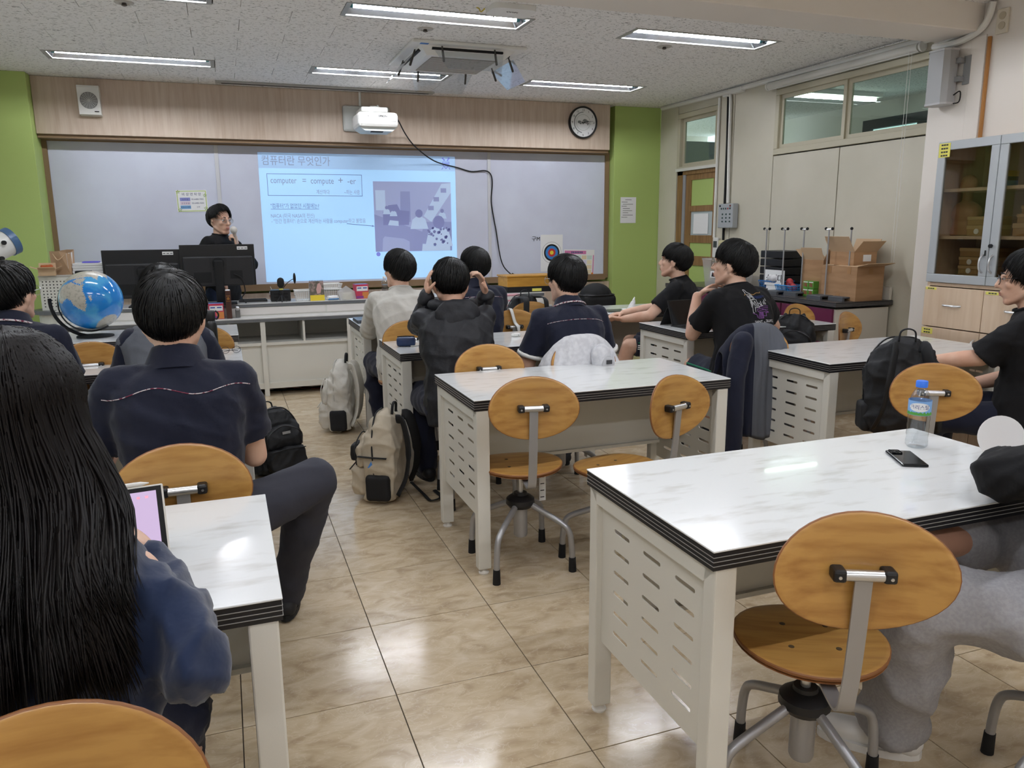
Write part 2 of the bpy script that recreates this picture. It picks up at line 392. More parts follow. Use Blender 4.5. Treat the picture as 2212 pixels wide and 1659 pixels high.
for sx in (-.3,.32): MB().tube([(sx,-b+.004,.004),(sx,-b+.004,-.008)], .006, 8).build('catch', MT['white_plastic'], fx)
lname = {(0,0):'tube ceiling light above the wall speaker', (1,0):'tube ceiling light partly behind the air conditioner', (2,0):'tube ceiling light nearest the round wall clock',
  (0,1):'tube ceiling light cut off by the top edge of the picture', (1,1):'bright tube ceiling light between the access point and air conditioner', (2,1):'tube ceiling light beside the concrete beam, close to the corridor windows'}
first = True
for ci, (x0,x1) in enumerate(LX):
    for ri, (y0,y1) in enumerate(LROWS):
        o = fx if first else copy_tree(fx); first = False
        o.location = ((x0+x1)/2, (y0+y1)/2, ZC)
        tag(o, lname.get((ci,ri), 'tube ceiling light behind the beam, above the rear desks'), 'light', 'recessed ceiling lights')

# beam, walls, columns
beam = struct(box('trim_1', (XL, 3.735, 2.562, 4.45, 4.05, 2.95), MT['white_wall'], bev=.006)); tag(beam, 'plain cream concrete beam crossing the ceiling')
wf = struct(box('wall_front', (XL-.1, YF, -.1, XR+.2, YF+.12, 3.0), MT['green_paint'])); tag(wf, 'front classroom wall painted lime green beside the whiteboard')
MB().box(4.17,7.99,0,XR,YF,ZC,bev=.004).build('green_pier', MT['green_paint'], wf)
MB().box(XL,7.78,0,-1.43,YF,ZC,bev=.004).build('green_pier', MT['green_paint'], wf)
fa = struct(box('trim_2', (-1.428, 7.93, 2.245, 4.08, YF, ZC-.002), MT['fascia_wood'], bev=.003)); tag(fa, 'pale wood fascia panel above the whiteboard')
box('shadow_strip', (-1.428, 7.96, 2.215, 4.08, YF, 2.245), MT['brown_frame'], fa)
wn = struct(box('trim_3', (-1.428, 8.06, 0, 4.165, YF, .80), MT['fascia_wood'])); tag(wn, 'pale wood wainscot under the whiteboard')
wb_ = struct(box('wall_back', (XL-.1, YB-.12, -.1, XR+.2, YB, 3.0), MT['white_wall'])); tag(wb_, 'plain white wall at the back of the classroom')
wl = struct(MB().box(XL-.12, YB, -.1, XL, YF, .9).box(XL-.12, YB, 2.3, XL, YF, 3).box(XL-.12, YB, .9, XL, -1, 2.3).box(XL-.12, 1.4, .9, XL, 2.2, 2.3).box(XL-.12, 4.6, .9, XL, 5.4, 2.3).box(XL-.12, 7.4, .9, XL, YF, 2.3).build('wall_left', MT['white_wall'])); tag(wl, 'white outer wall with windows')
blind = M('blind_cloth', '#d9d8d0', .9)
for n, (a, b) in enumerate(((-1,1.4),(2.2,4.6),(5.4,7.4))):
    o = empty('window_%d' % (n+3), (XL-.06, a, .9)); o['kind'] = 'structure'; tag(o, ['rear outer window with lowered blind','middle outer window with lowered blind','front outer window with lowered blind'][n])
    L_ = b-a; m = MB()
    for q in (0, L_/2-.03, L_-.05): m.box(-.03,q,0,.03,q+.05,1.4)
    m.box(-.03,0,0,.03,L_,.05); m.box(-.03,0,1.35,.03,L_,1.4); m.build('window_frame', MT['white_metal'], o)
    box('pane', (-.004,.05,.05,.004,L_-.05,1.35), MT['glass'], o)
    box('blind', (.04,.02,.35,.045,L_-.02,1.38), blind, o)

# right wall: corridor partition of cream panels
wr = struct(empty('wall_right', (0,0,0))); tag(wr, 'cream panel partition wall towards the corridor')
XW = XR
def wpan(y0, z0, y1, z1, name='panel', mat='cream', x0=None, x1=None): return box(name, (x0 or XW, y0+.005, z0+.005, x1 or XW+.05, y1-.005, z1-.005), MT[mat], wr)
MB().box(XW+.052, 4.0, 0, XW+.06, 6.86, 2.045).box(XW+.052, 6.0, 2.03, XW+.06, 6.86, 2.75).build('backing', MT['seam_black'], wr)
wpan(6.62, 0, 6.86, ZC); wpan(6.01, 0, 6.62, ZC); wpan(5.19, 0, 6.01, 2.035); wpan(4.0, 0, 5.19, 2.035)
wpan(4.0, 2.6, 6.01, ZC); wpan(7.62, 0, 7.99, ZC, 'jamb'); wpan(6.86, 2.60, 7.62, ZC)
wpan(3.3, 0, 4.0, ZC); wpan(2.2, 0, 3.3, .9); wpan(YB, 0, 2.2, ZC); wpan(2.2, 2.3, 3.3, ZC); wpan(2.2,.9,3.3,2.3)
def window(name, y0, z0, y1, z1, mull=(), fw=.05, lab=''):
    o = empty(name, (XW, y0, z0)); o['kind'] = 'structure'; tag(o, lab)
    L_, H_ = y1-y0, z1-z0; m = MB()
    m.box(-.012,0,0,.06,L_,fw,.004); m.box(-.012,0,H_-fw,.06,L_,H_,.004); m.box(-.012,0,fw,.06,fw,H_-fw,.004); m.box(-.012,L_-fw,fw,.06,L_,H_-fw,.004)
    m.build('window_frame', MT['cream_frame'], o)
    ed = [fw]+list(mull)+[L_-fw]
    for i in range(len(ed)-1):
        a, b = ed[i], ed[i+1]; x = .012 if i % 2 else .03
        s = MB(); q = .035
        s.box(x,a,fw,x+.022,a+q,H_-fw); s.box(x,b-q,fw,x+.022,b,H_-fw); s.box(x,a+q,fw,x+.022,b-q,fw+q); s.box(x,a+q,H_-fw-q,x+.022,b-q,H_-fw)
        sash = s.build('sash', MT['cream_frame'], o)
        box('pane', (x+.009,a+q,fw+q,x+.013,b-q,H_-fw-q), MT['glass'], sash)
    return o
window('window_1', 4.2, 2.04, 6.005, 2.6, (.97,), .05, 'wide high sliding window in the cream corridor partition')
window('window_2', 6.865, 2.0, 7.615, 2.60, (), .05, 'small transom window above the corridor door')
# corridor door with green panels
d1 = empty('door_1', (XW, 6.86, 0)); d1['kind'] = 'structure'; tag(d1, 'brown framed sliding door with lime green panels')
MB().box(.005,0,0,.06,.03,2.0).box(.005,.65,0,.06,.75,2.0).box(.005,0,1.96,.06,.75,2.0).build('door_frame', MT['door_wood'], d1)
m = MB(); m.box(.02,.03,.02,.05,.09,1.96); m.box(.02,.5,.02,.05,.6,1.96)
for z0,z1 in ((.02,.2),(1.0,1.1),(1.24,1.32),(1.57,1.63),(1.9,1.96)): m.box(.02,.09,z0,.05,.5,z1)
m.build('leaf_frame', MT['door_wood'], d1)
for z0,z1 in ((.2,1.0),(1.1,1.24),(1.63,1.9)): box('door_panel', (.03,.09,z0,.04,.5,z1), MT['green_paint'], d1)
box('pane', (.033,.09,1.32,.037,.5,1.57), M('frost', '#b9c4c4', .4), d1)
box('track', (-.02,-.01,2.0,.03,.76,2.03), MT['white_metal'], d1)
box('edge_seal', (.01,.6,.02,.05,.65,1.96), M('seal', '#9a9ca0', .5), d1)
pn = tag(box('door_notice', (XW+.026,7.03,1.335,XW+.029,7.30,1.545), MT['paper']), 'curled white notice taped to the corridor door pane', 'paper')
# pillar
pl = struct(box('wall_pillar', (4.45, 3.35, 0, XW+.2, 4.09, 2.9), MT['white_wall'], bev=.006)); tag(pl, 'white plastered pillar beside the glass cabinet')
# corridor behind
cw = struct(MB().box(6.9,2,0,7.0,5.6,3).box(6.9,7.2,0,7.0,10,3).box(6.9,5.6,0,7.0,7.2,1.9).box(6.9,5.6,2.56,7.0,7.2,3).build('wall_corridor', MT['white_wall'])); tag(cw, 'far corridor wall seen through the partition windows')
cc = struct(box('ceiling_corridor', (4.87,1,2.74,7.0,10.5,2.8), MT['ceiling_board'])); tag(cc, 'corridor ceiling seen through the partition windows')
ce = struct(box('wall_corridor_end', (4.87,10.4,0,7.0,10.5,2.8), MT['white_wall'])); tag(ce, 'end wall of the corridor')
fl2 = struct(box('floor_corridor', (4.87,1,-.1,7.0,10.5,0), M('corr_floor', '#a79e90', .4))); tag(fl2, 'corridor floor beyond the partition')
wc = empty('window_6', (6.9,5.6,1.9)); wc['kind'] = 'structure'; tag(wc, 'dark framed corridor window seen through the partition glass')
MB().box(-.01,0,0,.05,1.6,.1).box(-.01,0,.56,.05,1.6,.66).box(-.01,0,.1,.05,.1,.56).box(-.01,1.5,.1,.05,1.6,.56).box(-.01,.75,.1,.05,.85,.56).build('window_frame', M('dark_frame', '#2e3236', .5), wc)
box('pane', (.02,.1,.1,.024,1.5,.56), MT['glass'], wc)
o = empty('corridor_light', (5.9,6.6,2.68), 0, 'tube light in the corridor seen through the wide high window', 'light')
MB().box(-.6,-.06,.02,.6,.06,.06,.004).build('batten', MT['white_metal'], o); MB().tube([(-.56,0,.0),(.56,0,.0)], .016, 12).build('tube', M('corridor_tube', '#ffffff', emit=5, ecol='#f2fbf4'), o, 'auto')
o = tag(MB().lathe([(.001,0),(.06,0),(.055,-.02),(.03,-.035),(.001,-.035)], 16).build('smoke_detector', MT['white_plastic'], loc=(5.5,5.05,2.74)), 'white smoke detector on the corridor ceiling', 'detector')
box('corridor_screen', (5.2,8.2,0,6.2,8.25,2.4), M('corr_grey','#8d9094',.6)); tag(struct(bpy.data.objects['corridor_screen']), 'grey panel standing in the corridor')
# ------------------------------------------------------------------ desks
def make_desk():
    r = empty('student_desk')
    box('tabletop', (-.602,-.306,.741,.602,.306,.7455), MT['laminate'], r, bev=.0018)
    m = MB(); m.box(-.6,-.304,.7,.6,.304,.741); e = m.build('edge_band', MT['black_edge'], r)
    m = MB()
    for z in (.7095,.7195,.7295):
        for b in ((-.6015,-.3055,z,.6015,-.3035,z+.0012),(-.6015,.3035,z,.6015,.3055,z+.0012),(-.6015,-.3035,z,-.5995,.3035,z+.0012),(.5995,-.3035,z,.6015,.3035,z+.0012)): m.box(*b)
    m.build('edge_stripe', MT['edge_line'], e)
    slots = []
    for y in (-.16,-.01,.145):
        for k in range(6):
            z = .602-.06*k; h = .0058; l = .0425
            slots.append(arc(y+l-h,z,h,-PI/2,PI/2,4)+arc(y-l+h,z,h,PI/2,1.5*PI,4))
    for sx in (-1,1):
        p = outline('end_panel', [(-.262,.235),(.262,.235),(.262,.662),(-.262,.662)], slots, MT['white_metal'], r, .0012)
        p.rotation_euler = (PI/2,0,PI/2); p.location = (sx*.572,0,0)
        m = MB(); x0, x1 = (sx*.592, sx*.537) if sx < 0 else (.537,.592)
        m.prism([(-.30,.70),(.30,.70),(.258,.657),(-.258,.657)], 'x', x0, x1); m.build('top_rail', MT['white_metal'], r)
        for sy in (-1,1):
            y0, y1 = sorted((sy*.302, sy*.258))
            lg = MB().box(x0,y0,.024,x1,y1,.7, bev=.004).build('leg', MT['white_metal'], r)
            MB().lathe([(.001,0),(.021,0),(.022,.006),(.012,.014),(.008,.026),(.001,.026)], 14, ((x0+x1)/2,(y0+y1)/2,0)).build('glide', MT['glide'], lg, smooth='auto')
            box('spacer', (x0+.008,sy*.2-.03,.696,x1-.004,sy*.2+.03,.701), MT['black_plastic'], r)
    m = MB(); m.box(-.537,.19,.33,.537,.194,.7); m.box(-.537,.175,.33,.537,.194,.345); m.build('modesty_panel', MT['white_metal'], r)
    MB().box(.05,.165,.625,.08,.19,.665,.004).build('bag_hook', MT['grey_metal'], r)
    return r
desk = make_desk(); first = True
DESKS = {
 'l1':(-.547,1.695,'white marble-top desk with the girl\'s tablet on it'), 'l2':(-.547,3.045,'white desk in front of the boy in grey slacks'),
 'l3':(-.547,4.385,'white desk with folded spectacles and a black flask'), 'l4':(-.547,5.62,'white desk carrying the large blue globe'),
 'c1':(1.515,1.58,'white marble-top desk with blue-capped water bottle and phone'), 'c2':(1.485,3.15,'empty white marble-top desk with two vacant chairs'),
 'c3':(1.465,4.43,'white desk with navy pencil case and earbud case'), 'c4':(1.465,5.68,'white desk in front of the boy in pale jacket'),
 'r2':(3.35,3.27,'white marble-top desk between the black backpack and wood cabinet'), 'r3':(3.345,4.53,'white desk carrying the black tablet with keyboard case'), 'r4':(3.33,5.72,'white desk with notebook and crumpled tissue')}
DK = {}
for k, (x, y, lab) in DESKS.items():
    o = desk if first else copy_tree(desk); first = False
    o.location = (x, y, 0); tag(o, lab, 'desk', 'student desks'); DK[k] = o
# ------------------------------------------------------------------ chairs
def make_chair():
    r = empty('swivel_chair')
    def plate(rx, ry, th, f, n=40, dish=1):
        vs = []; fs = []; R_ = [0,.35,.7,.93,.985,1.0]
        for side in (0,1):
            for q in R_:
                for j in range(n):
                    a = 2*PI*j/n; sq = 1-.05*math.cos(2*a)**2*0
                    x, y = rx*q*math.cos(a)*sq, ry*q*math.sin(a)*sq
                    t = th/2*(1 if q < .98 else (.75 if q < .99 else .35))
                    vs.append((x, y, f(x,y)+(t if side == 0 else -t)))
        k = len(R_)
        for i in range(k-1):
            for j in range(n):
                a, b = i*n+j, i*n+(j+1)%n; fs.append((a,b,b+n,a+n)); o_ = k*n; fs.append((o_+a,o_+a+n,o_+b+n,o_+b))
        for j in range(n):
            a, b = (k-1)*n+j, (k-1)*n+(j+1)%n; fs.append((a,b,b+k*n,a+k*n))
        return vs, fs
    vs, fs = plate(.178,.178,.014, lambda x,y: .09*x*x*0 + .12*max(0,-y-.05)**2 - .9*max(0,y-.1)**2 + .25*x*x)
    rim = [1 if min(f) % 240 >= 160 else 0 for f in fs]
    st = MB().add(vs, fs); st.mi = rim; st = st.build('seat', [MT['chair_wood'], MT['ply']], r, smooth='auto'); st.location = (0,0,.437)
    vs, fs = plate(.178,.178,.005, lambda x,y: -.0095 + .12*max(0,-y-.05)**2 - .9*max(0,y-.1)**2 + .25*x*x)
    MB().add(vs, fs).build('seat_underside', MT['ply'], st, smooth='auto').scale = (.99,.99,1)
    sd_m = M('screw_dark', '#5a4a38', .4)
    for a in (.8,2.3,3.9,5.5): MB().cyl(.075*math.cos(a),.075*math.sin(a),.004,.0088,.007,10).build('screw', sd_m, st)
    vs, fs = plate(.174,.121,.011, lambda x,y: 1.3*x*x)
    bk = MB().add(vs, fs); bk.mi = rim; bk = bk.build('backrest', [MT['chair_wood'], MT['ply']], r, smooth='auto'); bk.location = (0,-.283,.745); bk.rotation_euler = (PI/2+.1,0,PI); bk.rotation_euler = (PI/2-.08,0,0)
    # bracket
    MB().tube([(-.036,-.312,.748),(.036,-.312,.748)], .0115, 12).build('bracket_bar', MT['alu'], r, smooth='auto')
    for sx in (-1,1):
        c = MB().box(min(sx*.034,sx*.06),-.324,.735,max(sx*.034,sx*.06),-.287,.761,.006).build('bracket_cap', MT['black_plastic'], r)
        MB().tube([(sx*.048,-.326,.747),(sx*.048,-.323,.747)], .0035, 8).build('screw', MT['alu'], c)
    pts = bez([(0,-.06,.418),(0,-.2,.412),(0,-.262,.425),(0,-.283,.48),(0,-.298,.58),(0,-.312,.742)], 5)
    m = MB(); n0 = 0
    for i, p in enumerate(pts):
        t = (pts[min(i+1,len(pts)-1)]-pts[max(i-1,0)]).normalized(); nrm = Vector((0,-t.z,t.y))*.003
        for q in ((-.0165,-1),(.0165,-1),(.0165,1),(-.0165,1)): m.v.append(tuple(p+Vector((q[0],0,0))+nrm*q[1]))
    for i in range(len(pts)-1):
        for j in range(4): m.f.append((i*4+j,i*4+(j+1)%4,i*4+4+(j+1)%4,i*4+4+j)); m.mi.append(0)
    m.f += [(3,2,1,0), tuple(len(m.v)-4+j for j in range(4))]; m.mi += [0,0]
    m.build('back_strap', MT['grey_metal'], r, smooth='auto')
    MB().box(-.07,-.07,.414,.07,.07,.424,.003).build('seat_plate', MT['grey_metal'], r)
    MB().tube([(.02,.03,.415),(.14,.05,.405),(.18,.055,.4)], [.005,.005,.009], 8).build('lever', MT['black_plastic'], r)
    MB().cyl(0,0,.3,.415,.012,14).build('gas_piston', MT['alu'], r, smooth='auto')
    MB().lathe([(.001,.12),(.026,.12),(.03,.13),(.03,.27),(.001,.27)], 18).build('column', MT['grey_metal'], r, smooth='auto')
    MB().lathe([(.001,.252),(.05,.252),(.062,.268),(.06,.288),(.045,.3),(.03,.305),(.028,.315),(.001,.315)], 20).build('hub', MT['black_plastic'], r, smooth='auto')
    for k in range(4):
        a = PI/4+k*PI/2; c, s_ = math.cos(a), math.sin(a)
        pts = bez([(.045*c,.045*s_,.268),(.12*c,.12*s_,.235),(.198*c,.198*s_,.198),(.224*c,.224*s_,.165),(.234*c,.234*s_,.1),(.237*c,.237*s_,.03)], 5)
        lg = MB().tube(pts, .0125, 10).build('leg', MT['grey_metal'], r, smooth='auto')
        MB().tube([(.2365*c,.2365*s_,.062),(.238*c,.238*s_,.0)], [.0145,.0165], 12).build('foot', MT['soft_black'], lg, smooth='auto')
    return r
chair = make_chair(); first = True
CH = {}
CHAIRS = {  # seat x, y, heading clockwise from +Y in degrees, label
 'near':(1.25,1.35,26,'empty wooden swivel chair at the nearest desk with water bottle'),
 'midL':(1.105,2.92,11,'empty oval-backed swivel chair with a paper tag hanging under its seat'),
 'midR':(1.458,2.73,-19,'empty oval-backed swivel chair turned aside at the vacant desk'),
 'rmid':(2.79,2.53,30,'wooden chair carrying a black backpack behind the blue-capped bottle'),
 'c7':(1.18,3.78,4,'wooden chair under the student in dark hooded jacket'),
 'c9':(1.665,3.77,3,'wooden chair with the pale grey hoodie draped over it'),
 'c6':(1.06,4.91,5,'wooden chair under the student in pale jacket'),
 'cstrap':(1.86,5.25,4,'oval-backed chair with a white strap looped over its back'),
 'cbp':(2.20,5.74,8,'oval-backed chair wrapped by a black backpack'),
 'ch11':(2.78,3.79,10,'chair with the navy and grey jacket draped over it'),
 'cbpR':(3.62,4.18,-24,'oval-backed chair beside the small black backpack on the desk side'),
 'cfarR':(3.75,4.76,-12,'chair whose oval back shows beside the printed black shirt'),
 'c10':(3.24,5.04,-40,'wooden chair under the student in plain black shirt'),
 'p1':(-.235,1.235,0,'wooden chair under the long-haired girl'),
 'p2':(-.145,2.41,0,'oval-backed wooden chair behind the boy in grey slacks'),
 'p3':(-.28,3.72,0,'chair under the student with grey shoulder panels'),
 'p3b':(-.15,5.15,0,'empty chair beside the black flask'),
 'p4':(-.86,3.85,0,'chair under the spectacled student by the pegboard'),
 'p4b':(-.67,4.66,0,'empty chair in front of the blue globe'),
 'p12':(3.5,2.53,-30,'chair under the woman in black with spectacles'),
 'p13':(1.85,1.07,-45,'chair under the person in grey sweatpants')}
for k, (x, y, hd, lab) in CHAIRS.items():
    o = chair if first else copy_tree(chair); first = False
    o.location = (x, y, 0); o.rotation_euler = (0,0,-math.radians(hd)); tag(o, lab, 'chair', 'oval-backed swivel chairs'); CH[k] = o
for k, a in (('near',-19),('midL',11),('midR',-19)):
    for q in CH[k].children:
        if q.name.startswith('leg') and q.name[:4] in ('leg','leg.'): q.rotation_euler = (0,0,math.radians(a))
# ------------------------------------------------------------------ whiteboard and front wall
YW = 8.125
wbd = empty('whiteboard', (0,YW,0), 0, 'long three-panel whiteboard in a brown frame', 'whiteboard')
for a, b in ((-1.39,.0),(.02,2.725),(2.745,4.115)): box('board_panel', (a,-.012,.885,b,.0,2.205), MT['whiteboard'], wbd, .001)
for x in (.01,2.735): box('divider', (x-.018,-.02,.885,x+.018,-.012,2.205), M('divider','#d6d7dc',.35,metal=.2), wbd, .002)
box('frame_side', (-1.435,-.03,.84,-1.39,.02,2.235), MT['brown_frame'], wbd); box('frame_side', (4.115,-.03,.84,4.165,.02,2.235), MT['brown_frame'], wbd)
MB().box(-1.39,-.03,.84,4.115,.02,.885).build('frame_bottom', MT['brown_frame'], wbd); MB().box(-1.39,-.03,2.205,4.115,.02,2.235).build('frame_top', MT['brown_frame'], wbd)
MB().box(-1.3,-.10,.825,4.1,-.03,.84).box(-1.3,-.10,.84,4.1,-.095,.85).build('pen_tray', MT['brown_frame'], wbd)
# projected slide: the projector's light is put into the sheets' own glow
YS = YW-.0135
sl_mat = M('slide_light', '#aed4f4', .5, emit=.16, ecol='#9fd0ff'); sl_head = M('slide_header', '#a7c8ea', .5, emit=.11, ecol='#a3c4ee')
sl_txt = M('slide_text', '#8f9cba', .6, emit=.07, ecol='#93a0c8'); sl_dk = M('slide_line', '#7286b8', .6, emit=.06, ecol='#7286c0'); sl_blue = M('slide_blue', '#7f86d8', .6, emit=.1, ecol='#8890ee')
sl = empty('projected_slide', (0,YS,0), 0, 'pale blue projected lecture slide about the word computer', 'projection')
box('slide_ground', (.385,-.001,.905,2.36,.0,2.003), sl_mat, sl); box('slide_header', (.385,-.001,2.003,2.36,0,2.15), sl_head, sl)
def st(body, size, x, z, xr=None, mat=sl_txt, name='slide_text'):
    o = text_obj(name, body, size, mat, sl, (x,-.0016,z), ext=.0002)
    if xr:
        xs = [v.co.x for v in o.data.vertices]; o.location.x = x-min(xs)*(xr-x)/(max(xs)-min(xs)); o.scale.x = (xr-x)/(max(xs)-min(xs))
    return o
st('컴퓨터란 무엇인가', .1, .418, 2.04, 1.068); st('computer', .085, .488, 1.862, .734); st('=', .085, .79, 1.862, .825); st('compute', .085, .87, 1.862, 1.094); st('+', .1, 1.14, 1.862, 1.185); st('-er', .085, 1.231, 1.862, 1.315)
st('계산하다', .05, .919, 1.763, 1.049); st('~하는 사람', .05, 1.193, 1.763, 1.349)
st('"컴퓨터"가 없었던 시절에는?', .055, .473, 1.625, .936, sl_dk); st('NACA (미국 NASA의 전신)', .05, .47, 1.532, .887); st('- "인간 컴퓨터": 손으로 계산하는 사람을 computer라고 불렀음', .05, .471, 1.480, 1.395)
m = MB()
for b in ((.455,1.948,1.376,1.953),(.455,1.742,1.376,1.747),(.455,1.742,.460,1.953),(1.371,1.742,1.376,1.953)): m.box(b[0],-.0018,b[1],b[2],-.001,b[3])
m.build('formula_frame', sl_dk, sl)
box('underline', (.473,-.0018,1.612,.936,-.001,1.616), sl_dk, sl)
MB().tube([(1.203,-.002,1.470),(1.475,-.002,1.445)], .003, 5).add([(1.46,-.002,1.455),(1.487,-.002,1.443),(1.458,-.002,1.437)], [(0,1,2)]).build('arrow', sl_dk, sl)
# emblem: shield with crossed strokes
m = MB(); poly = [(-.038,.02),(.038,.02),(.034,-.02),(0,-.055),(-.034,-.02)]
def ring2(P, c, t):
    n = len(P); vs = [(c[0]+x,-.002,c[1]+z) for x,z in P]+[(c[0]+x*t,-.002,c[1]+z*t) for x,z in P]; return vs, [(i,(i+1)%n,n+(i+1)%n,n+i) for i in range(n)]
vs, fs = ring2(poly, (2.26,2.078), .78); m.add(vs, fs)
for q in ((-.022,.0,.022,.006),(-.022,-.014,.022,-.008),(-.02,-.014,-.012,.006),(.012,-.014,.02,.006),(-.003,-.03,.003,.006)): m.box(2.26+q[0],-.0022,2.078+q[1],2.26+q[2],-.001,2.078+q[3])
for sx in (-1,1):
    m.tube([(2.26+sx*.042,-.002,2.135),(2.26+sx*.012,-.002,2.112)], .005, 5); m.tube([(2.26+sx*.03,-.002,2.14),(2.26+sx*.02,-.002,2.105)], .004, 5); m.tube([(2.26+sx*.03,-.002,2.04),(2.26+sx*.045,-.002,2.02)], .004, 5)
m.build('emblem', sl_blue, sl)
# the photo on the slide: offices and people at desks, in flat tones
ph = [M('ph%d' % i, c, .6, emit=.07, ecol=c) for i, c in enumerate(('#a6b0d8','#929ac8','#8389bb','#bcd0ee','#767cae'))]
pr_ = empty('slide_photograph', (1.486,-.0018,1.183)); pr_.parent = sl
def fp(name, poly, i, d): MB().prism(poly, 'y', -.0004*d, 0).build(name, ph[i], pr_)
fp('room_tone', [(0,0),(.82,0),(.82,.708),(0,.708)], 0, 1); fp('desk_tone', [(0,0),(.82,0),(.82,.3),(.52,.3),(.5,.2),(0,.38)], 1, 2); fp('dark_cabinet', [(.09,.27),(.36,.27),(.37,.41),(.27,.42),(.24,.48),(.15,.47),(.09,.4)], 2, 3)
fp('door_tone', [(.27,.3),(.38,.3),(.38,.61),(.28,.61)], 1, 2.5); fp('window_tone', [(.02,.42),(.12,.42),(.12,.62),(.02,.62)], 3, 3); fp('wall_chart', [(.52,.36),(.6,.3),(.82,.6),(.82,.70),(.72,.69)], 3, 2.5)
for cx, cz, s in ((.13,.41,.05),(.47,.30,.12),(.2,.39,.05),(.68,.16,.19),(.72,.37,.06)):
    fp('person_tone', [(cx-s*.8,cz-s*.6),(cx+s*.8,cz-s*.6),(cx+s*.55,cz+s*.25),(cx+s*.2,cz+s*.45),(cx-s*.25,cz+s*.45),(cx-s*.6,cz+s*.2)], 3, 4); fp('head_tone', [(cx+s*.33*math.cos(a),cz+s*.72+s*.36*math.sin(a)) for a in [2*PI*i/12 for i in range(12)]], 2, 4.5)
for x, z in ((.6,.44),(.66,.53),(.74,.62)): fp('pinned_picture', [(x-.03,z-.02),(x+.03,z-.02),(x+.03,z+.025),(x-.03,z+.025)], 1, 5)
rg = random.Random(3)
for i in range(26):
    x, z, s = .56+rg.random()*.24, .06+rg.random()*.18, .008+rg.random()*.012; fp('blouse_spot', [(x+s*math.cos(a),z+s*math.sin(a)) for a in (.2,1.3,2.6,3.9,5.1)], 4, 6)
fp('chair_back', [(.07,0),(.36,0),(.36,.1),(.3,.13),(.1,.155),(.08,.13)], 0, 5); fp('paper_tone', [(.49,0),(.8,0),(.8,.05),(.5,.075)], 3, 6); fp('book_tone', [(.14,.27),(.25,.26),(.25,.31),(.16,.32)], 3, 5)
MB().prism([(1.513+.022*math.cos(a), 1.158+.022*math.sin(a)) for a in [2*PI*i/16 for i in range(16)]], 'y', -.0016, -.001).build('round_logo', sl_blue, sl)

def poster(name, x0, z0, x1, z1, label, mat=None, y=None, tilt=0):
    o = empty(name, ((x0+x1)/2, YW-.0135 if y is None else y, (z0+z1)/2), 0, label, 'poster'); w_, h_ = (x1-x0)/2, (z1-z0)/2
    box('sheet', (-w_,-.0012,-h_,w_,0,h_), mat or MT['paper'], o); o.rotation_euler = (0,tilt,0); return o, w_, h_
p, w_, h_ = poster('contact_poster', -.372, 1.588, -.103, 1.789, 'small emergency contact sheet with green border on the whiteboard', tilt=-.02)
lime = M('lime_print','#b9cf66',.8); lav = M('lavender_print','#8f93cf',.8); sky_ = M('sky_print','#7fb0dc',.8); pinkp = M('pale_pink','#e3d3df',.8); inkb = M('ink_blue','#54577e',.8)
m = MB(); g = .012
for b in ((-w_+.006,-h_+.006,w_-.006,-h_+.012),(-w_+.006,h_-.012,w_-.006,h_-.006),(-w_+.006,-h_+.012,-w_+.012,h_-.012),(w_-.012,-h_+.012,w_-.006,h_-.012)): m.box(b[0],-.002,b[1],b[2],-.001,b[3])
m.build('border', lime, p)
for i, mt in enumerate((lav, pinkp, sky_)): box('row_heading', (-.105,-.002,.018-.036*i-.017,-.015,-.001,.018-.036*i+.014), mt, p)
text_obj('lettering', '비 상 연 락 망', .03, inkb, p, (0,-.002,.052), align='CENTER')
for i, t in enumerate(('교 무 실','과 학 부 실','안전신고센터')): text_obj('lettering', t, .016, inkb, p, (-.06,-.0022,.01-.036*i), align='CENTER')
for i, t in enumerate(('02-6480-7002','02-6480-7030','119')): text_obj('lettering', t, .019, inkb, p, (.05,-.002,.01-.036*i), align='CENTER')
gr_leaf = M('leaf_print','#7fa03c',.8)
for x, z in ((-w_+.018,h_-.015),(-w_+.022,-h_+.02),(w_-.018,-h_+.03),(w_-.016,.05)):
    m = MB()
    for k in range(5): a = k*1.3; m.add([(x,-.0022,z),(x+.016*math.cos(a),-.0022,z+.016*math.sin(a)),(x+.017*math.cos(a+.5),-.0022,z+.017*math.sin(a+.5))], [(0,1,2)])
    m.build('leaf', gr_leaf, p)
# archery target
p, w_, h_ = poster('archery_target', 3.332, .93, 3.60, 1.336, 'archery target paper with coloured rings on the whiteboard')
zc = .005
for i, (r, c) in enumerate(((.118,'#2a2a2c'),(.1155,'#eeeeee'),(.094,'#141416'),(.075,'#3f83c8'),(.045,'#c23b3a'),(.022,'#e9d43c'))):
    MB().prism([(r*math.cos(2*PI*k/40), zc+r*math.sin(2*PI*k/40)) for k in range(40)], 'y', -.0014-.0003*i, -.001).build('ring', M('ring%d' % i, c, .8), p)
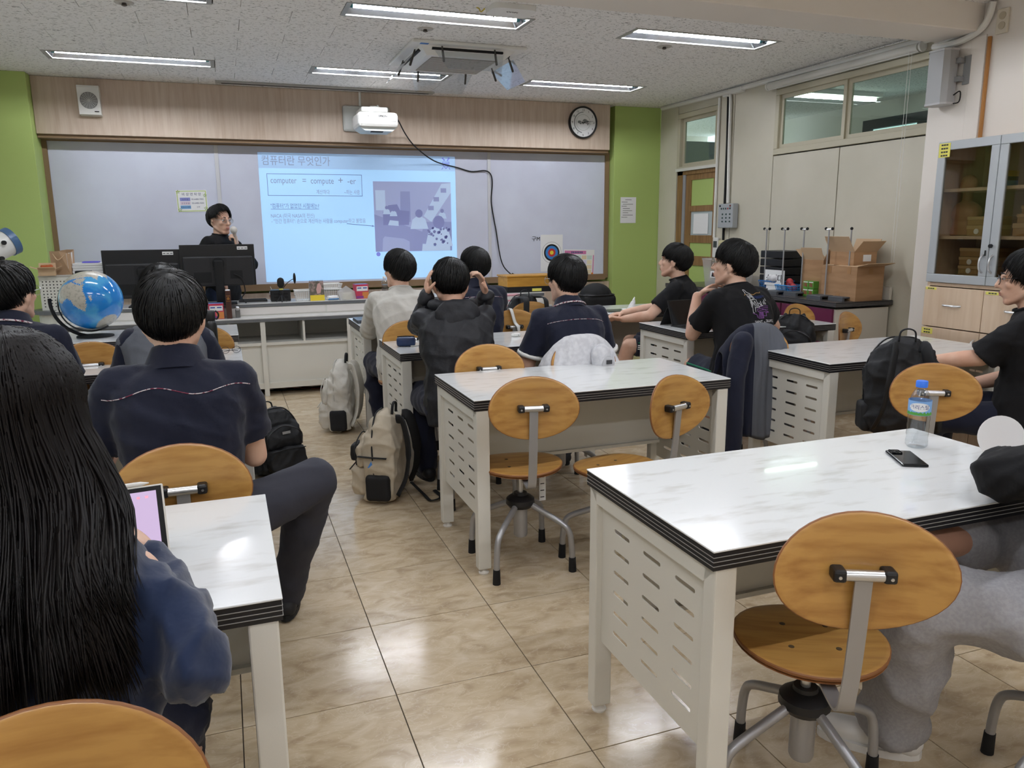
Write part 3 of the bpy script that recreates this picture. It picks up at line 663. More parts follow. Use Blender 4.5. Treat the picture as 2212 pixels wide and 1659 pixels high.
# timetable
p, w_, h_ = poster('timetable_poster', 3.612, .875, 3.995, 1.165, 'pink timetable poster beside the archery target', tilt=.03)
pk = M('pink_print','#d67fae',.8); box('banner', (-w_+.01,-.002,h_-.05,w_*.45,-.001,h_-.012), pk, p)
for i in range(7): box('banner_print', (-.1+.021*i,-.0024,h_-.042,-.085+.021*i,-.0019,h_-.02), inkb, p)
cells = [M('cell%d' % i, c, .8) for i, c in enumerate(('#e9d9b8','#cfe0d8','#efdce6','#dcd7ee','#f0e7c9'))]; rg = random.Random(5)
for r_ in range(4):
    for c_ in range(5): box('cell', (-w_+.02+c_*.068,-.002,-h_+.02+r_*.054,-w_+.02+c_*.068+.06,-.001,-h_+.02+r_*.054+.044), cells[rg.randrange(5)], p)
box('edge_strip', (w_-.018,-.002,-h_,w_-.006,-.001,h_-.06), pk, p); MB().prism([(w_-.02+.014*math.cos(a),-h_+.02+.014*math.sin(a)) for a in [2*PI*i/12 for i in range(12)]], 'y', -.0024, -.001).build('dot', M('orange_print','#e58a3c',.8), p)
# notice on the green wall
p, w_, h_ = poster('wall_notice', 4.257, 1.457, 4.455, 1.744, 'white printed notice taped to the lime green wall', y=7.988)
for i, (x0_, x1_) in enumerate(((-.04,.04),(-.085,-.01),(-.07,.06),(-.085,-.02),(-.07,.02),(-.07,.05),(-.07,.0),(-.07,.06),(-.085,-.01))): box('print_line', (x0_,-.0018,.112-.024*i,x1_,-.0011,.1165-.024*i), MT['ink'], p)
text_obj('board_scribble', '구M', .06, MT['ink'], None, (3.225,YW-.0145,1.272)); tag(bpy.data.objects['board_scribble'], 'tiny handwritten scribble on the whiteboard', 'writing')
o = MB().lathe([(.001,0),(.012,0),(.011,.01),(.001,.011)], 14).build('magnet', M('red_plastic','#b5302e',.4)); o.rotation_euler = (PI/2,0,0); o.location = (2.629,YW-.0125,.95); tag(o, 'small red magnet low on the whiteboard', 'magnet')
for x, c, lab, l, h in ((3.07,'#25282a','black whiteboard eraser on the pen tray',.13,.035),(3.21,'#8f8f92','grey felt eraser on the pen tray',.13,.05)):
    o = MB().box(-l/2,-.025,0,l/2,.025,h,.006).build('board_eraser', M('eraser%s' % c[1:], c, .8)); MB().box(-l/2+.005,-.027,-.0,l/2-.005,.027,.008).build('felt', MT['soft_black'], o); o.location = (x,YW-.07,.8405); tag(o, lab, 'eraser')
o = MB().tube([(-.06,0,0),(.05,0,0),(.065,0,0)], [.008,.008,.006], 10).build('marker_pen', MT['soft_black'], smooth='auto'); MB().tube([(.035,0,0),(.066,0,0)], .0088, 10).build('cap', M('redcap','#b32f35',.4), o); o.location = (3.36,YW-.07,.8495); tag(o, 'red-capped marker lying on the pen tray', 'marker')
# speaker
sp = empty('wall_speaker', (-.985,7.93,2.40), 0, 'white wall speaker box tilted down on the wood fascia', 'speaker')
m = MB(); m.prism([(0,0),(-.07,.008),(-.1,.225),(-.09,.245),(0,.245)], 'x', -.085, .085); m.build('cabinet', MT['white_plastic'], sp)
rt = math.atan2(.025,.215); c0 = Vector((0,-.0860,.122)); nn = Vector((0,-.9906,-.137)); uu = Vector((0,-.137,.9906))
m = MB()
for q in range(1,7): m.tube([c0+nn*.003+Vector((1,0,0))*(.0115*q*math.cos(a))+uu*(.0115*q*math.sin(a)) for a in [2*PI*i/24 for i in range(25)]], .0022, 4)
for q in range(8): a = PI*q/8; m.tube([c0+nn*.003+Vector((1,0,0))*(.07*math.cos(a))+uu*(.07*math.sin(a)), c0+nn*.003-Vector((1,0,0))*(.07*math.cos(a))-uu*(.07*math.sin(a))], .0018, 4)
m.build('grille', M('grille','#bdbcb8',.5), sp)
MB().tube([c0+nn*.0005, c0+nn*.0015], .068, 24).build('grille_backing', M('grille_back','#7e7d7b',.7), sp)
box('badge', (.035,-.0785,.03,.07,-.0705,.037), MT['soft_black'], sp)
# clock
ck = empty('wall_clock', (3.745,7.93,2.52), 0, 'round black-rimmed wall clock showing quarter past three', 'clock')
def disc(r, y0, y1, n=48): return MB().prism([(r*math.cos(2*PI*k/n), r*math.sin(2*PI*k/n)) for k in range(n)], 'y', y0, y1)
m = MB(); rimp = [(.148,-.02),(.152,-.036),(.16,-.04),(.167,-.03),(.167,0)]
vs = [(r*math.cos(2*PI*k/48), y, r*math.sin(2*PI*k/48)) for r, y in rimp for k in range(48)]; m.add(vs, [(i*48+j,i*48+(j+1)%48,(i+1)*48+(j+1)%48,(i+1)*48+j) for i in range(4) for j in range(48)]); m.build('rim', MT['black_plastic'], ck, 'auto')
disc(.15,-.022,-.0).build('face', MT['paper'], ck)
for i in range(12): a = PI/2-2*PI*(i+1)/12; text_obj('numeral', str(i+1), .032, MT['ink'], ck, (.128*math.cos(a),-.0225,.128*math.sin(a)-.011), align='CENTER', ext=.0003)
gc = M('clock_grey','#8c8f8f',.7)
m = MB(); m.tube([(.105*math.cos(a),-.0225,.105*math.sin(a)) for a in [PI*.5+PI*.95*i/20 for i in range(21)]], .0055, 4); m.tube([(.082*math.cos(a),-.0225,.082*math.sin(a)) for a in [2*PI*i/30 for i in range(31)]], .0012, 4); m.build('dial_arc', gc, ck)
m = MB(); rg = random.Random(8)
for (x,z,s) in ((-.045,.005,.026),(-.03,-.012,.015),(.02,.02,.03),(.05,.012,.02),(.0,-.01,.015),(.055,-.02,.012)): m.prism([(x+s*(.7+.3*rg.random())*math.cos(a),z+s*.55*math.sin(a)) for a in [2*PI*i/9 for i in range(9)]], 'y', -.0226, -.0221)
m.build('dial_map', gc, ck)
def hand_(l, a, w_, name): a = PI/2-a; MB().tube([(-.02*math.cos(a),-.026,-.02*math.sin(a)),(l*math.cos(a),-.026,l*math.sin(a))], [w_,w_*.5], 4).build(name, MT['soft_black'], ck)
hand_(.07, 2*PI*3.27/12, .005, 'hour_hand'); hand_(.115, 2*PI*13.6/60, .0035, 'minute_hand'); hand_(.1, 2*PI*17/60, .0012, 'second_hand')
# projector on wall plate
pj = empty('projector', (1.43,7.93,2.30), 0, 'white short-throw projector mounted above the whiteboard', 'projector')
MB().box(-.245,-.03,.045,.215,0,.285,.02).build('wall_plate', M('plate','#c9c9c4',.45), pj)
MB().box(-.12,-.36,.19,.13,-.03,.235,.012).build('mount_arm', MT['white_plastic'], pj)
bd = MB().box(-.185,-.55,.03,.185,-.2,.165,.03).build('body', M('proj_white','#eceae6',.35), pj)
MB().prism([(-.17,.03),(.17,.03),(.13,-.0),(-.12,-.0)], 'y', -.52, -.24).build('underside', M('proj_under','#dde4e2',.4), pj)
box('lens_window', (-.06,-.5,-.006,.05,-.44,.001), MT['soft_black'], bd); box('vent', (.1,-.5525,.085,.16,-.549,.13), M('vent','#c4c5c3',.5), bd)
text_obj('lettering', 'EPSON', .026, MT['ink'], bd, (-.0,-.5525,.12)); text_obj('lettering', 'A', .02, MT['ink'], bd, (-.1,-.5525,.118))
MB().box(-.03,-.3,.235,.06,-.25,.25,.004).box(.04,-.29,.25,.055,-.27,.262).build('fixing', MT['white_plastic'], pj)
MB().tube([(-.07,-.004,.285),(-.07,-.012,.42)], .012, 8).build('conduit', MT['white_plastic'], pj)
cb = [(1.61,7.5,2.45),(1.68,7.66,2.42),(1.78,7.86,2.34),(1.86,7.905,2.25),(1.96,7.93,2.17),(2.08,8.03,2.115),(2.2,8.09,2.078),(2.383,8.1,2.04),(2.535,8.1,2.003),(2.68,8.095,2.014),(2.745,8.09,1.98),(2.768,8.1,1.887),(2.754,8.1,1.694),(2.787,8.1,1.475),(2.801,8.1,1.404),(2.853,8.08,1.063),(2.932,8.04,.93),(3.02,7.95,.87),(3.06,7.85,.845)]
o = MB().tube(bez(cb,6), .0062, 8).build('projector_cable', MT['soft_black'], smooth=True); tag(o, 'long black cable hanging from the projector across the whiteboard', 'cable')
MB().tube([(2.96,8.03,.915),(3.055,7.86,.848)], .016, 8).build('plug', MT['soft_black'], o)
# ceiling equipment
sc_ = tag(MB().box(.05,7.70,ZC-.018,2.05,7.78,ZC,.003).build('screen_slot', M('slot','#a9a7a1',.5)), 'slim grey screen housing flush in the ceiling', 'housing'); MB().box(.1,7.725,ZC-.0195,2.0,7.755,ZC-.0175).build('slot', MT['soft_black'], sc_)
ac = empty('ceiling_air_conditioner', (1.79,6.09,ZC), 0, 'white ceiling cassette air conditioner with clear wind deflectors', 'air conditioner')
MB().box(-.43,-.43,-.022,.43,.43,0,.006).build('panel', MT['white_plastic'], ac)
m = MB(); h_ = .3
m.add([(-.36,-.36,-.022),(.36,-.36,-.022),(.36,.36,-.022),(-.36,.36,-.022),(-h_,-h_,-.075),(h_,-h_,-.075),(h_,h_,-.075),(-h_,h_,-.075)], [(4,5,6,7)]+[(i,(i+1)%4,4+(i+1)%4,4+i) for i in range(4)]); m.build('grille_frame', MT['white_plastic'], ac)
m = MB()
for i in range(15): y = -.24+.034*i; m.box(-.25,y,-.082,.25,y+.017,-.076)
m.build('intake_grille', M('intake','#b9b5ac',.5), ac); box('grille_backing', (-.25,-.25,-.0765,.25,.26,-.0755), M('intake_dark','#6f6b64',.7), ac)
for k in range(4):
    R_ = Matrix.Rotation(k*PI/2,4,'Z')
    MB().box(-.27,-.352,-.045,.27,-.325,-.025).xform(R_).build('outlet', MT['soft_black'], ac)
    df = MB().add([(-.26,-.38,-.06),(.26,-.38,-.06),(.2,-.5,-.2),(-.2,-.5,-.2),(-.26,-.384,-.06),(.26,-.384,-.06),(.2,-.504,-.2),(-.2,-.504,-.2)], [(0,1,2,3),(4,7,6,5),(0,4,5,1),(1,5,6,2),(2,6,7,3),(3,7,4,0)]).xform(R_).build('wind_deflector', MT['clear_plastic'], ac)
    for sx in (-.2,.2): MB().tube([(sx,-.36,-.02),(sx,-.40,-.13)], .006, 6).caps((sx,-.375,-.06),(sx,-.40,-.13),.009,.009,8).xform(R_).build('strut', M('strut','#4b4844',.4,metal=.4), df)
MB().box(-.37,-.42,-.0235,-.31,-.38,-.022).build('sticker', M('blue_sticker','#3f78c4',.6), ac)
ap = empty('wifi_access_point', (1.75,4.73,ZC), 0, 'white rounded access point on the ceiling near the beam', 'access point')
ol = outline('housing', arc(.09,.07,.05,0,PI/2,5)+arc(-.09,.07,.05,PI/2,PI,5)+arc(-.09,-.07,.05,PI,1.5*PI,5)+arc(.09,-.07,.05,1.5*PI,2*PI,5), [], MT['white_plastic'], ap, .015); ol.location = (0,0,-.015); ap.scale = (1,.8,1)
text_obj('lettering', 'WiFi', .04, MT['ink'], ap, (.0,-.01,-.0305), rot=(PI,0,0), align='CENTER', ext=.0003)
MB().tube(bez([(-.15,.06,-.004),(-.17,.08,-.02),(-.19,.05,-.01),(-.2,.07,-.001)],5), .004, 6).build('wire', M('wire_y','#c9b54a',.5), ap)
for x, y, lab in ((-.43,5.335,'round ceiling sprinkler plate at the top edge near the first light'),(1.38,5.38,'round ceiling sprinkler plate beside the air conditioner'),(3.18,5.33,'round ceiling sprinkler plate behind the light by the beam')):
    o = MB().lathe([(.001,0),(.055,0),(.05,-.006),(.03,-.008),(.026,-.004),(.001,-.004)], 24).build('sprinkler', M('sprk%d' % int(x*10+99),'#bdb9b2',.5), smooth='auto', loc=(x,y,ZC)); MB().lathe([(.001,-.004),(.012,-.004),(.016,-.018),(.006,-.022),(.001,-.022)], 12).build('nozzle', M('nozzle','#6a625c',.4,metal=.6), o); tag(o, lab, 'sprinkler', 'ceiling sprinklers')
# ------------------------------------------------------------------ services on the corridor wall and pillar
def pipe(name, pts, r, mat, label, cat='pipe', n=8): o = MB().tube(pts, r, n).build(name, mat, smooth='auto'); return tag(o, label, cat)
wp = MT['white_plastic']
pipe('ceiling_conduit', bez([(4.71,7.9,2.70),(4.71,6.8,2.69),(4.71,5.6,2.685),(4.71,4.15,2.67)],4), .022, wp, 'long white conduit along the top of the corridor partition')
MB().box(4.68,6.45,2.655,4.74,6.62,2.70,.006).build('junction', wp, bpy.data.objects['ceiling_conduit'])
pipe('door_conduit', [(4.735,6.855,2.66),(4.735,6.852,1.3)], .014, wp, 'white conduit running down beside the corridor door')
pipe('panel_conduit', bez([(4.73,6.78,2.665),(4.73,6.69,2.66),(4.73,6.665,2.6),(4.73,6.655,2.2),(4.73,6.635,1.64)],5), .016, wp, 'curved white conduit leading down to the grey control box')
pipe('black_duct', [(4.74,6.72,2.66),(4.74,6.705,2.2),(4.74,6.70,1.25)], .012, MT['soft_black'], 'flat black cable duct behind the grey control box', 'duct')
cx = empty('control_box', (4.745,6.60,1.395), 0, 'grey wall control box with rows of small buttons', 'control box')
MB().box(-.065,-.12,0,0,.125,.235,.008).build('housing', M('ctl','#a9adb0',.45), cx)
btn = M('btn','#2f4a44',.4)
for r_ in range(4):
    for c_ in range(3 if r_ else 5): box('button', (-.069,-.075+c_*(.06 if r_ else .035)-.008,.055+.035*(3-r_)+(.02 if not r_ else 0),-.064,-.075+c_*(.06 if r_ else .035)+.008,.07+.035*(3-r_)+(.02 if not r_ else 0)), btn if (r_ or c_ != 1) else M('btn_red','#a33a34',.4), cx)
box('lamp', (-.069,.08,.205,-.064,.098,.222), MT['soft_black'], cx); box('lamp', (-.069,-.085,.205,-.064,-.067,.222), M('lampred','#7e2f2c',.4), cx)
so = empty('wall_outlet', (4.74,6.65,1.15), 0, 'yellowed double wall outlet below the grey control box', 'outlet'); MB().box(-.055,-.055,0,0,.055,.125,.008).build('housing', M('ivory','#d8cfa6',.45), so)
for z in (.035,.09):
    for y in (-.022,.022): MB().tube([(-.056,y,z),(-.0545,y,z)], .009, 10).build('socket', M('socket','#b9ae84',.5), so)
th = empty('thermostat', (4.74,6.80,1.10), 0, 'white thermostat with dark display beside the corridor door', 'thermostat'); MB().box(-.025,-.045,0,0,.045,.2,.006).build('housing', wp, th); box('display', (-.027,-.03,.1,-.024,.03,.165), M('lcd','#3c4443',.3), th)
rb = empty('roller_blind', (4.70,6.06,2.635), 0, 'white roller blind rolled up above the wide high window', 'blind')
MB().tube([(0,0,0),(0,-1.62,.0)], .03, 16).build('roll', M('blind_white','#dfddd6',.6), rb, 'auto'); MB().tube([(-.002,-1.0*0,-.03),(-.002,-1.62,-.03)], .006, 6).build('hem_bar', MT['white_plastic'], rb)
for y in (.012,-1.64): MB().tube([(0,y,0),(0,y-.014,0)], .036, 14).build('end_cap', wp, rb, 'auto')
for dy in (0,.025): MB().tube([(-.02,-1.58+dy,-.02),(-.02,-1.58+dy,-1.5)], .0015, 4).build('pull_cord', wp, rb)
# loudspeaker on the pillar
ls = empty('column_loudspeaker', (4.40,3.95,2.17), .0, 'grey column loudspeaker bracketed to the white pillar', 'loudspeaker')
oct_ = [(-.075,-.06),(-.045,-.085),(.02,-.085),(.05,-.06),(.05,.05),(.02,.075),(-.045,.075),(-.075,.05)]
MB().prism(oct_, 'z', 0, .31).build('cabinet', M('spk_grey','#a6a7a8',.5), ls)
scm = M('spk_cap','#b9babb',.5); MB().prism([(x*1.04,y*1.04) for x,y in oct_], 'z', -.012, .0).build('end_cap', scm, ls); MB().prism([(x*1.04,y*1.04) for x,y in oct_], 'z', .31, .322).build('end_cap', scm, ls)
m = MB(); m.box(.04,-.16,.10,.06,-.11,.27); m.box(-.0,-.12,.12,.05,-.08,.15); m.box(-.0,-.12,.23,.05,-.08,.26); m.build('bracket', M('spk_brk','#8c8d8e',.5), ls)
MB().tube(bez([(.0,-.09,.04),(.02,-.12,.06),(.03,-.11,.0),(.0,-.08,-.01)],5), .004, 6).build('cable', MT['soft_black'], ls)
pipe('pillar_conduit', bez([(4.43,4.07,2.54),(4.42,3.97,2.53),(4.42,3.84,2.535),(4.42,3.73,2.57),(4.42,3.68,2.63),(4.42,3.66,2.71)],6), .02, wp, 'thick white conduit bending up from the loudspeaker to the ceiling')
pipe('beam_conduit', [(4.43,4.05,2.545),(4.43,3.74,2.6)], .014, wp, 'short white conduit under the beam end beside the pillar')
pipe('brown_conduit', [(4.44,3.675,2.52),(4.44,3.672,1.9)], .012, M('brownpipe','#a9743c',.5), 'brown conduit running down the white pillar behind the cabinet')
MB().box(4.442,3.70,1.9,4.452,3.80,2.54,.003).build('pillar_cover', MT['white_wall']); tag(bpy.data.objects['pillar_cover'], 'flat white cable cover on the pillar', 'cover')
po = empty('pillar_outlet', (4.445,3.60,2.52), 0, 'old round twin outlet high on the white pillar', 'outlet'); MB().box(-.012,-.035,0,.005,.04,.14,.004).build('plate', M('plate_cream','#d8d0c0',.5), po)
for z in (.045,.1): MB().tube([(-.016,0,z),(-.011,0,z)], .022, 14).build('socket', M('sock2','#bdb29c',.5), po)
# ------------------------------------------------------------------ glass cabinet
gc_ = empty('glass_cabinet', (4.05,3.62,0), 0, 'tall pale wood cabinet with grey-framed glass doors and yellow labels', 'cabinet')
CW, CH_, CD = 1.2, 1.89, .38       # extends towards -Y
cwd = MT['cab_wood']
MB().box(.02,-CW,0,CD,-CW+.018,CH_).build('side_panel', cwd, gc_); MB().box(.02,-.018,0,CD,0,CH_).build('side_panel', cwd, gc_)
MB().box(CD-.012,-CW+.018,0,CD,-.018,CH_).build('back_panel', M('cab_back','#c7b49b',.6), gc_); MB().box(.02,-CW+.018,CH_-.018,CD,-.018,CH_).build('top_panel', cwd, gc_)
MB().box(.02,-CW+.018,1.045,CD,-.018,1.065).build('mid_panel', cwd, gc_)
for z in (1.325,1.60): MB().box(.04,-CW+.018,z,CD-.012,-.018,z+.018).build('shelf', cwd, gc_)
fr_m = M('cab_frame','#b4b8bb',.4,metal=.2)
def glass_door(y0, y1):
    d = empty('glass_door', (0,0,0)); d.parent = gc_; t = .05; z0, z1 = 1.068, CH_
    o = MB().box(0,y0,z0,.02,y1,z0+t,.003).box(0,y0,z1-t,.02,y1,z1,.003).box(0,y0,z0+t,.02,y0+t,z1-t,.003).box(0,y1-t,z0+t,.02,y1,z1-t,.003).build('door_frame', fr_m, d)
    box('pane', (.008,y0+t,z0+t,.012,y1-t,z1-t), MT['smoke_glass'], d); return d
d1_ = glass_door(-.40,-.002); d2_ = glass_door(-.80,-.404); d3_ = glass_door(-1.198,-.804)
def bow(y, z0, z1, par, horiz=False):
    if horiz: p = bez([(0,y-.06,z0),(-.02,y-.04,z0),(-.024,y,z0),(-.02,y+.04,z0),(0,y+.06,z0)],4)
    else: p = bez([(0,y,z0),(-.022,y,z0+.02),(-.028,y,(z0+z1)/2),(-.022,y,z1-.02),(0,y,z1)],4)
    MB().tube(p, .006, 8).build('handle', MT['alu'], par, 'auto')
bow(-.372,1.14,1.24,d1_); bow(-.432,1.14,1.24,d2_); bow(-.83,1.14,1.24,d3_)
MB().tube([(-.012,-.415,1.29),(0,-.415,1.29)], .011, 12).tube([(-.004,-.385,1.265),(-.004,-.385,1.235)], .004, 6).build('lock', MT['soft_black'], d2_)
for i, (y0,y1) in enumerate(((-.40,-.002),(-.80,-.404),(-1.198,-.804))):
    dr_ = MB().box(0,y0,.80,.02,y1,1.04,.002).build('drawer', cwd, gc_); bow((y0+y1)/2,.935,0,dr_,True)
    dd = MB().box(0,y0,.06,.02,y1,.794,.002).build('door', cwd, gc_); bow(y0+.03 if i != 1 else y1-.03,.62,.75,dd)
def ylab(y0, z0, y1, z1, rows, par):
    o = MB().box(-.0015,y0,z0,0,y1,z1).build('yellow_label', MT['yellow_label'], par)
    for i, t in enumerate(rows):
        zz = z1-(z1-z0)*(i+.5)/len(rows); hh_ = (z1-z0)/len(rows)*.22; yy_ = (y0+y1)/2; ll = abs(y1-y0)*.3
        for q in (-1,0,1): box('print_line', (-.0022,yy_+q*ll*.7-ll*.28,zz-hh_,-.0014,yy_+q*ll*.7+ll*.28,zz+hh_), MT['ink'], o)
ylab(-.085,1.80,-.008,1.88,('1학 용','과학용품','현미경','보관장'), d1_); ylab(-.085,1.022,-.01,1.036,('실험 기구 용품',), gc_); ylab(-.50,1.020,-.415,1.035,('유리 기구 종류',), gc_); ylab(-.085,.752,-.008,.786,('약품','보관함'), gc_)
# things inside the cabinet
kraft = M('kraft','#b08d5e',.85); kraft2 = M('kraft2','#c2a478',.85)
def carton(y0, y1, z0, h, lab, d=.22, x=.12, round_lab=True):
    o = empty('carton', (4.05+x,3.62,z0), 0, lab, 'box', 'boxes inside the glass cabinet'); MB().box(0,y0,0,d,y1,h*.78,.002).build('tray', kraft, o); MB().box(-.003,y0-.003,h*.62,d+.003,y1+.003,h,.002).build('lid', kraft2, o)
    if round_lab: MB().tube([(-.0045,(y0+y1)/2+.04,h*.42),(-.0005,(y0+y1)/2+.04,h*.42)], .016, 14).build('round_sticker', MT['paper'], o)
for i in range(4): carton(-.34,-.12,1.066+.052*i,.05,('lowest','second lowest','third','topmost')[i]+' flat brown box stacked on the low cabinet shelf', round_lab=i < 3)
carton(-.36,-.15,1.344,.06,'brown box with round white sticker on the middle cabinet shelf'); carton(-.36,-.15,1.405,.05,'brown box stacked on the stickered box in the cabinet', round_lab=False)
carton(-.76,-.44,1.344,.07,'wide brown box behind the second glass door'); carton(-.74,-.46,1.415,.05,'pale brown box on the wide box behind the second glass door', round_lab=False); carton(-.70,-.48,1.466,.045,'uppermost brown box behind the second glass door', round_lab=False)
carton(-.55,-.43,1.066,.09,'small brown box beside the black case in the cabinet', round_lab=False)
o = tag(MB().box(4.16,2.94,1.066,4.36,3.10,1.27,.02).build('instrument_case', MT['soft_black']), 'black instrument case on the low cabinet shelf', 'case'); MB().box(4.156,2.99,1.2,4.16,3.03,1.21).build('label_plate', MT['alu'], o)
ybl = (M('blk_y','#d7b13a',.5), M('blk_b','#5d8ac4',.5), M('blk_w','#8fa7c0',.5))
for k, (y, z) in enumerate(((3.31,1.618),(3.12,1.618),(3.05,1.618))):
    o = empty('reagent_box', (4.2,y,z), 0, ('yellow and blue reagent box behind the first glass door','yellow and blue reagent box behind the second glass door','taller yellow and blue reagent box behind the second glass door')[k], 'box')
    hgt = .09+.03*k; box('tray', (0,-.03,0,.1,.03,hgt*.4), ybl[1], o); box('middle', (0,-.03,hgt*.4,.1,.03,hgt*.65), M('blk_n%d' % k,'#4a3c34',.5), o); box('lid', (0,-.031,hgt*.65,.1,.031,hgt), ybl[0], o)
t = MB(); t.ell((0,0,.2),(.045,.05,.06),14,10); t.caps((0,0,.08),(0,0,.16),.03,.028); t.ell((0,0,.03),(.07,.10,.075),14,10); t.ell((0,0,-.04),(.06,.085,.07),14,10); t.box(-.05,-.07,-.1,.05,.07,-.06)
tor = remesh(t, 'anatomy_torso', M('torso_skin','#b98c6c',.5), None, .007, 2); tor.location = (4.24,3.545,1.445); tag(tor, 'small anatomical torso model on the middle cabinet shelf', 'model')
# ------------------------------------------------------------------ purple drawer counter with ring stands
ct = empty('side_counter', (4.22,4.53,0), 0, 'long low counter with purple drawers and dark top along the partition', 'counter')
LY = 2.35; beige = M('ctr_beige','#cfc8bb',.5); purple = M('plum','#6b2347',.45)
MB().box(0.0,0,.05,.50,LY,.80).build('carcass', beige, ct); MB().box(.03,.0,0,.5,LY,.05).build('plinth', MT['soft_black'], ct)
MB().box(-.025,-.02,.815,.52,LY,.85,.002).build('worktop', MT['black_edge'], ct)
m = MB()
for z in (.823,.831,.840): m.box(-.0265,-.0215,z,.52,LY,z+.0015)
m.build('edge_stripe', MT['edge_line'], ct); MB().box(-.02,-.015,.85,.51,LY,.8515).build('top_sheet', M('ctr_top','#4e4a4a',.25), ct); MB().box(.49,-.01,.8515,.515,LY,.95,.003).build('upstand', beige, ct)
for i in range(4):
    y0 = .02+i*.58; d = MB().box(-.018,y0,.66,0,y0+.56,.80,.002).build('drawer', purple, ct); MB().tube(bez([(-.018,y0+.2,.735),(-.045,y0+.215,.735),(-.045,y0+.345,.735),(-.018,y0+.36,.735)],4), .006, 8).build('handle', MT['alu'], d, 'auto')
    dd = MB().box(-.016,y0,.06,0,y0+.277,.65,.002).build('door', purple, ct); MB().box(-.016,y0+.283,.06,0,y0+.56,.65,.002).build('door', purple, ct)
for i, (x, y, sx, lab) in enumerate(((4.42,5.62,'a','farthest'),(4.38,5.34,'b','second farthest'),(4.42,5.155,'b','middle'),(4.385,4.84,'b','second nearest'),(4.44,4.668,'c','nearest'))):
    o = empty('ring_stand', (x,y,.8515), 0, '%s steel ring stand rod on the purple drawer counter' % lab, 'ring stand', 'ring stands on the counter')
    MB().box(-.11,-.075,.018,.05,.075,.03,.004).box(-.11,-.075,0,-.09,.075,.02).box(.03,-.075,0,.05,-.05,.02).box(.03,.05,0,.05,.075,.02).build('base', M('stand_base','#56585c',.5), o)
    MB().tube([(0,0,.03),(0,0,.535)], .006, 10).build('rod', MT['grey_metal'], o, 'auto')
    if sx != 'c': MB().tube([(-.0,-.03,.53),(0,.03,.53)], .006, 8).build('clamp', MT['alu'], o); 
    for s_ in ((-1,1) if sx != 'c' else (0,)): MB().ell((0,s_*.034,.535),(.012,.011,.012),10,8).build('knob', MT['soft_black'], o, True)
# cardboard boxes
def carton_open(name, loc, size, rz, label, flaps, mats=('card','card')):
    o = empty(name, loc, rz, label, 'box'); L_, W_, H_ = size; t = .004; m = MB()
    m.box(-L_/2,-W_/2,0,L_/2,W_/2,t); m.box(-L_/2,-W_/2,t,L_/2,-W_/2+t,H_); m.box(-L_/2,W_/2-t,t,L_/2,W_/2,H_); m.box(-L_/2,-W_/2+t,t,-L_/2+t,W_/2-t,H_); m.box(L_/2-t,-W_/2+t,t,L_/2,W_/2-t,H_); m.build('carton', MT[mats[0]], o)
    for k, (a, ln) in enumerate(flaps):
        if a is None: continue
        e = [((-L_/2,-W_/2),(L_/2,-W_/2),(0,-1)),((L_/2,-W_/2),(L_/2,W_/2),(1,0)),((L_/2,W_/2),(-L_/2,W_/2),(0,1)),((-L_/2,W_/2),(-L_/2,-W_/2),(-1,0))][k]
        ca, sa = math.cos(math.radians(a)), math.sin(math.radians(a)); nx, ny = e[2]
        P = [Vector((*e[0],H_)), Vector((*e[1],H_))]; dv = Vector((nx*ca,ny*ca,sa))*ln; nv = Vector((-nx*sa,-ny*sa,ca))*.0035
        vs = [P[0],P[1],P[1]+dv,P[0]+dv]; vs = vs+[v+nv for v in vs]; MB().add(vs, [(3,2,1,0),(4,5,6,7),(0,1,5,4),(1,2,6,5),(2,3,7,6),(3,0,4,7)]).build('flap', MT['card_light'], o)
    return o
b1 = carton_open('cardboard_box', (4.53,4.72,.8525), (.26,.36,.255), 0, 'large taped cardboard box at the end of the counter', [(14,.10),(None,0),(176,.12),(174,.11)])
for y in (-.10,.10,.0): MB().box(-.132,y-.018,.20 if y else .0,-.1305,y+.018,.25 if y else .05).build('tape', M('tape%d' % int(y*100),'#a87d50',.3), b1)
MB().box(-.02,-.1815,.2,.02,-.1805,.24).build('tape', bpy.data.materials['tape0'], b1)
b2 = carton_open('cardboard_box', (4.55,4.75,1.1125), (.2,.28,.10), -.1, 'small open cardboard box balanced on the large box', [(42,.12),(70,.1),(50,.12),(62,.13)])
MB().box(-.02,-.142,.03,.05,-.1405,.08).build('shipping_label', MT['paper'], b2)
b3 = carton_open('cardboard_box', (4.56,5.06,.8525), (.24,.22,.29), .05, 'cardboard box partly hidden behind the large taped box', [(60,.1),(40,.1),(40,.12),(70,.1)])
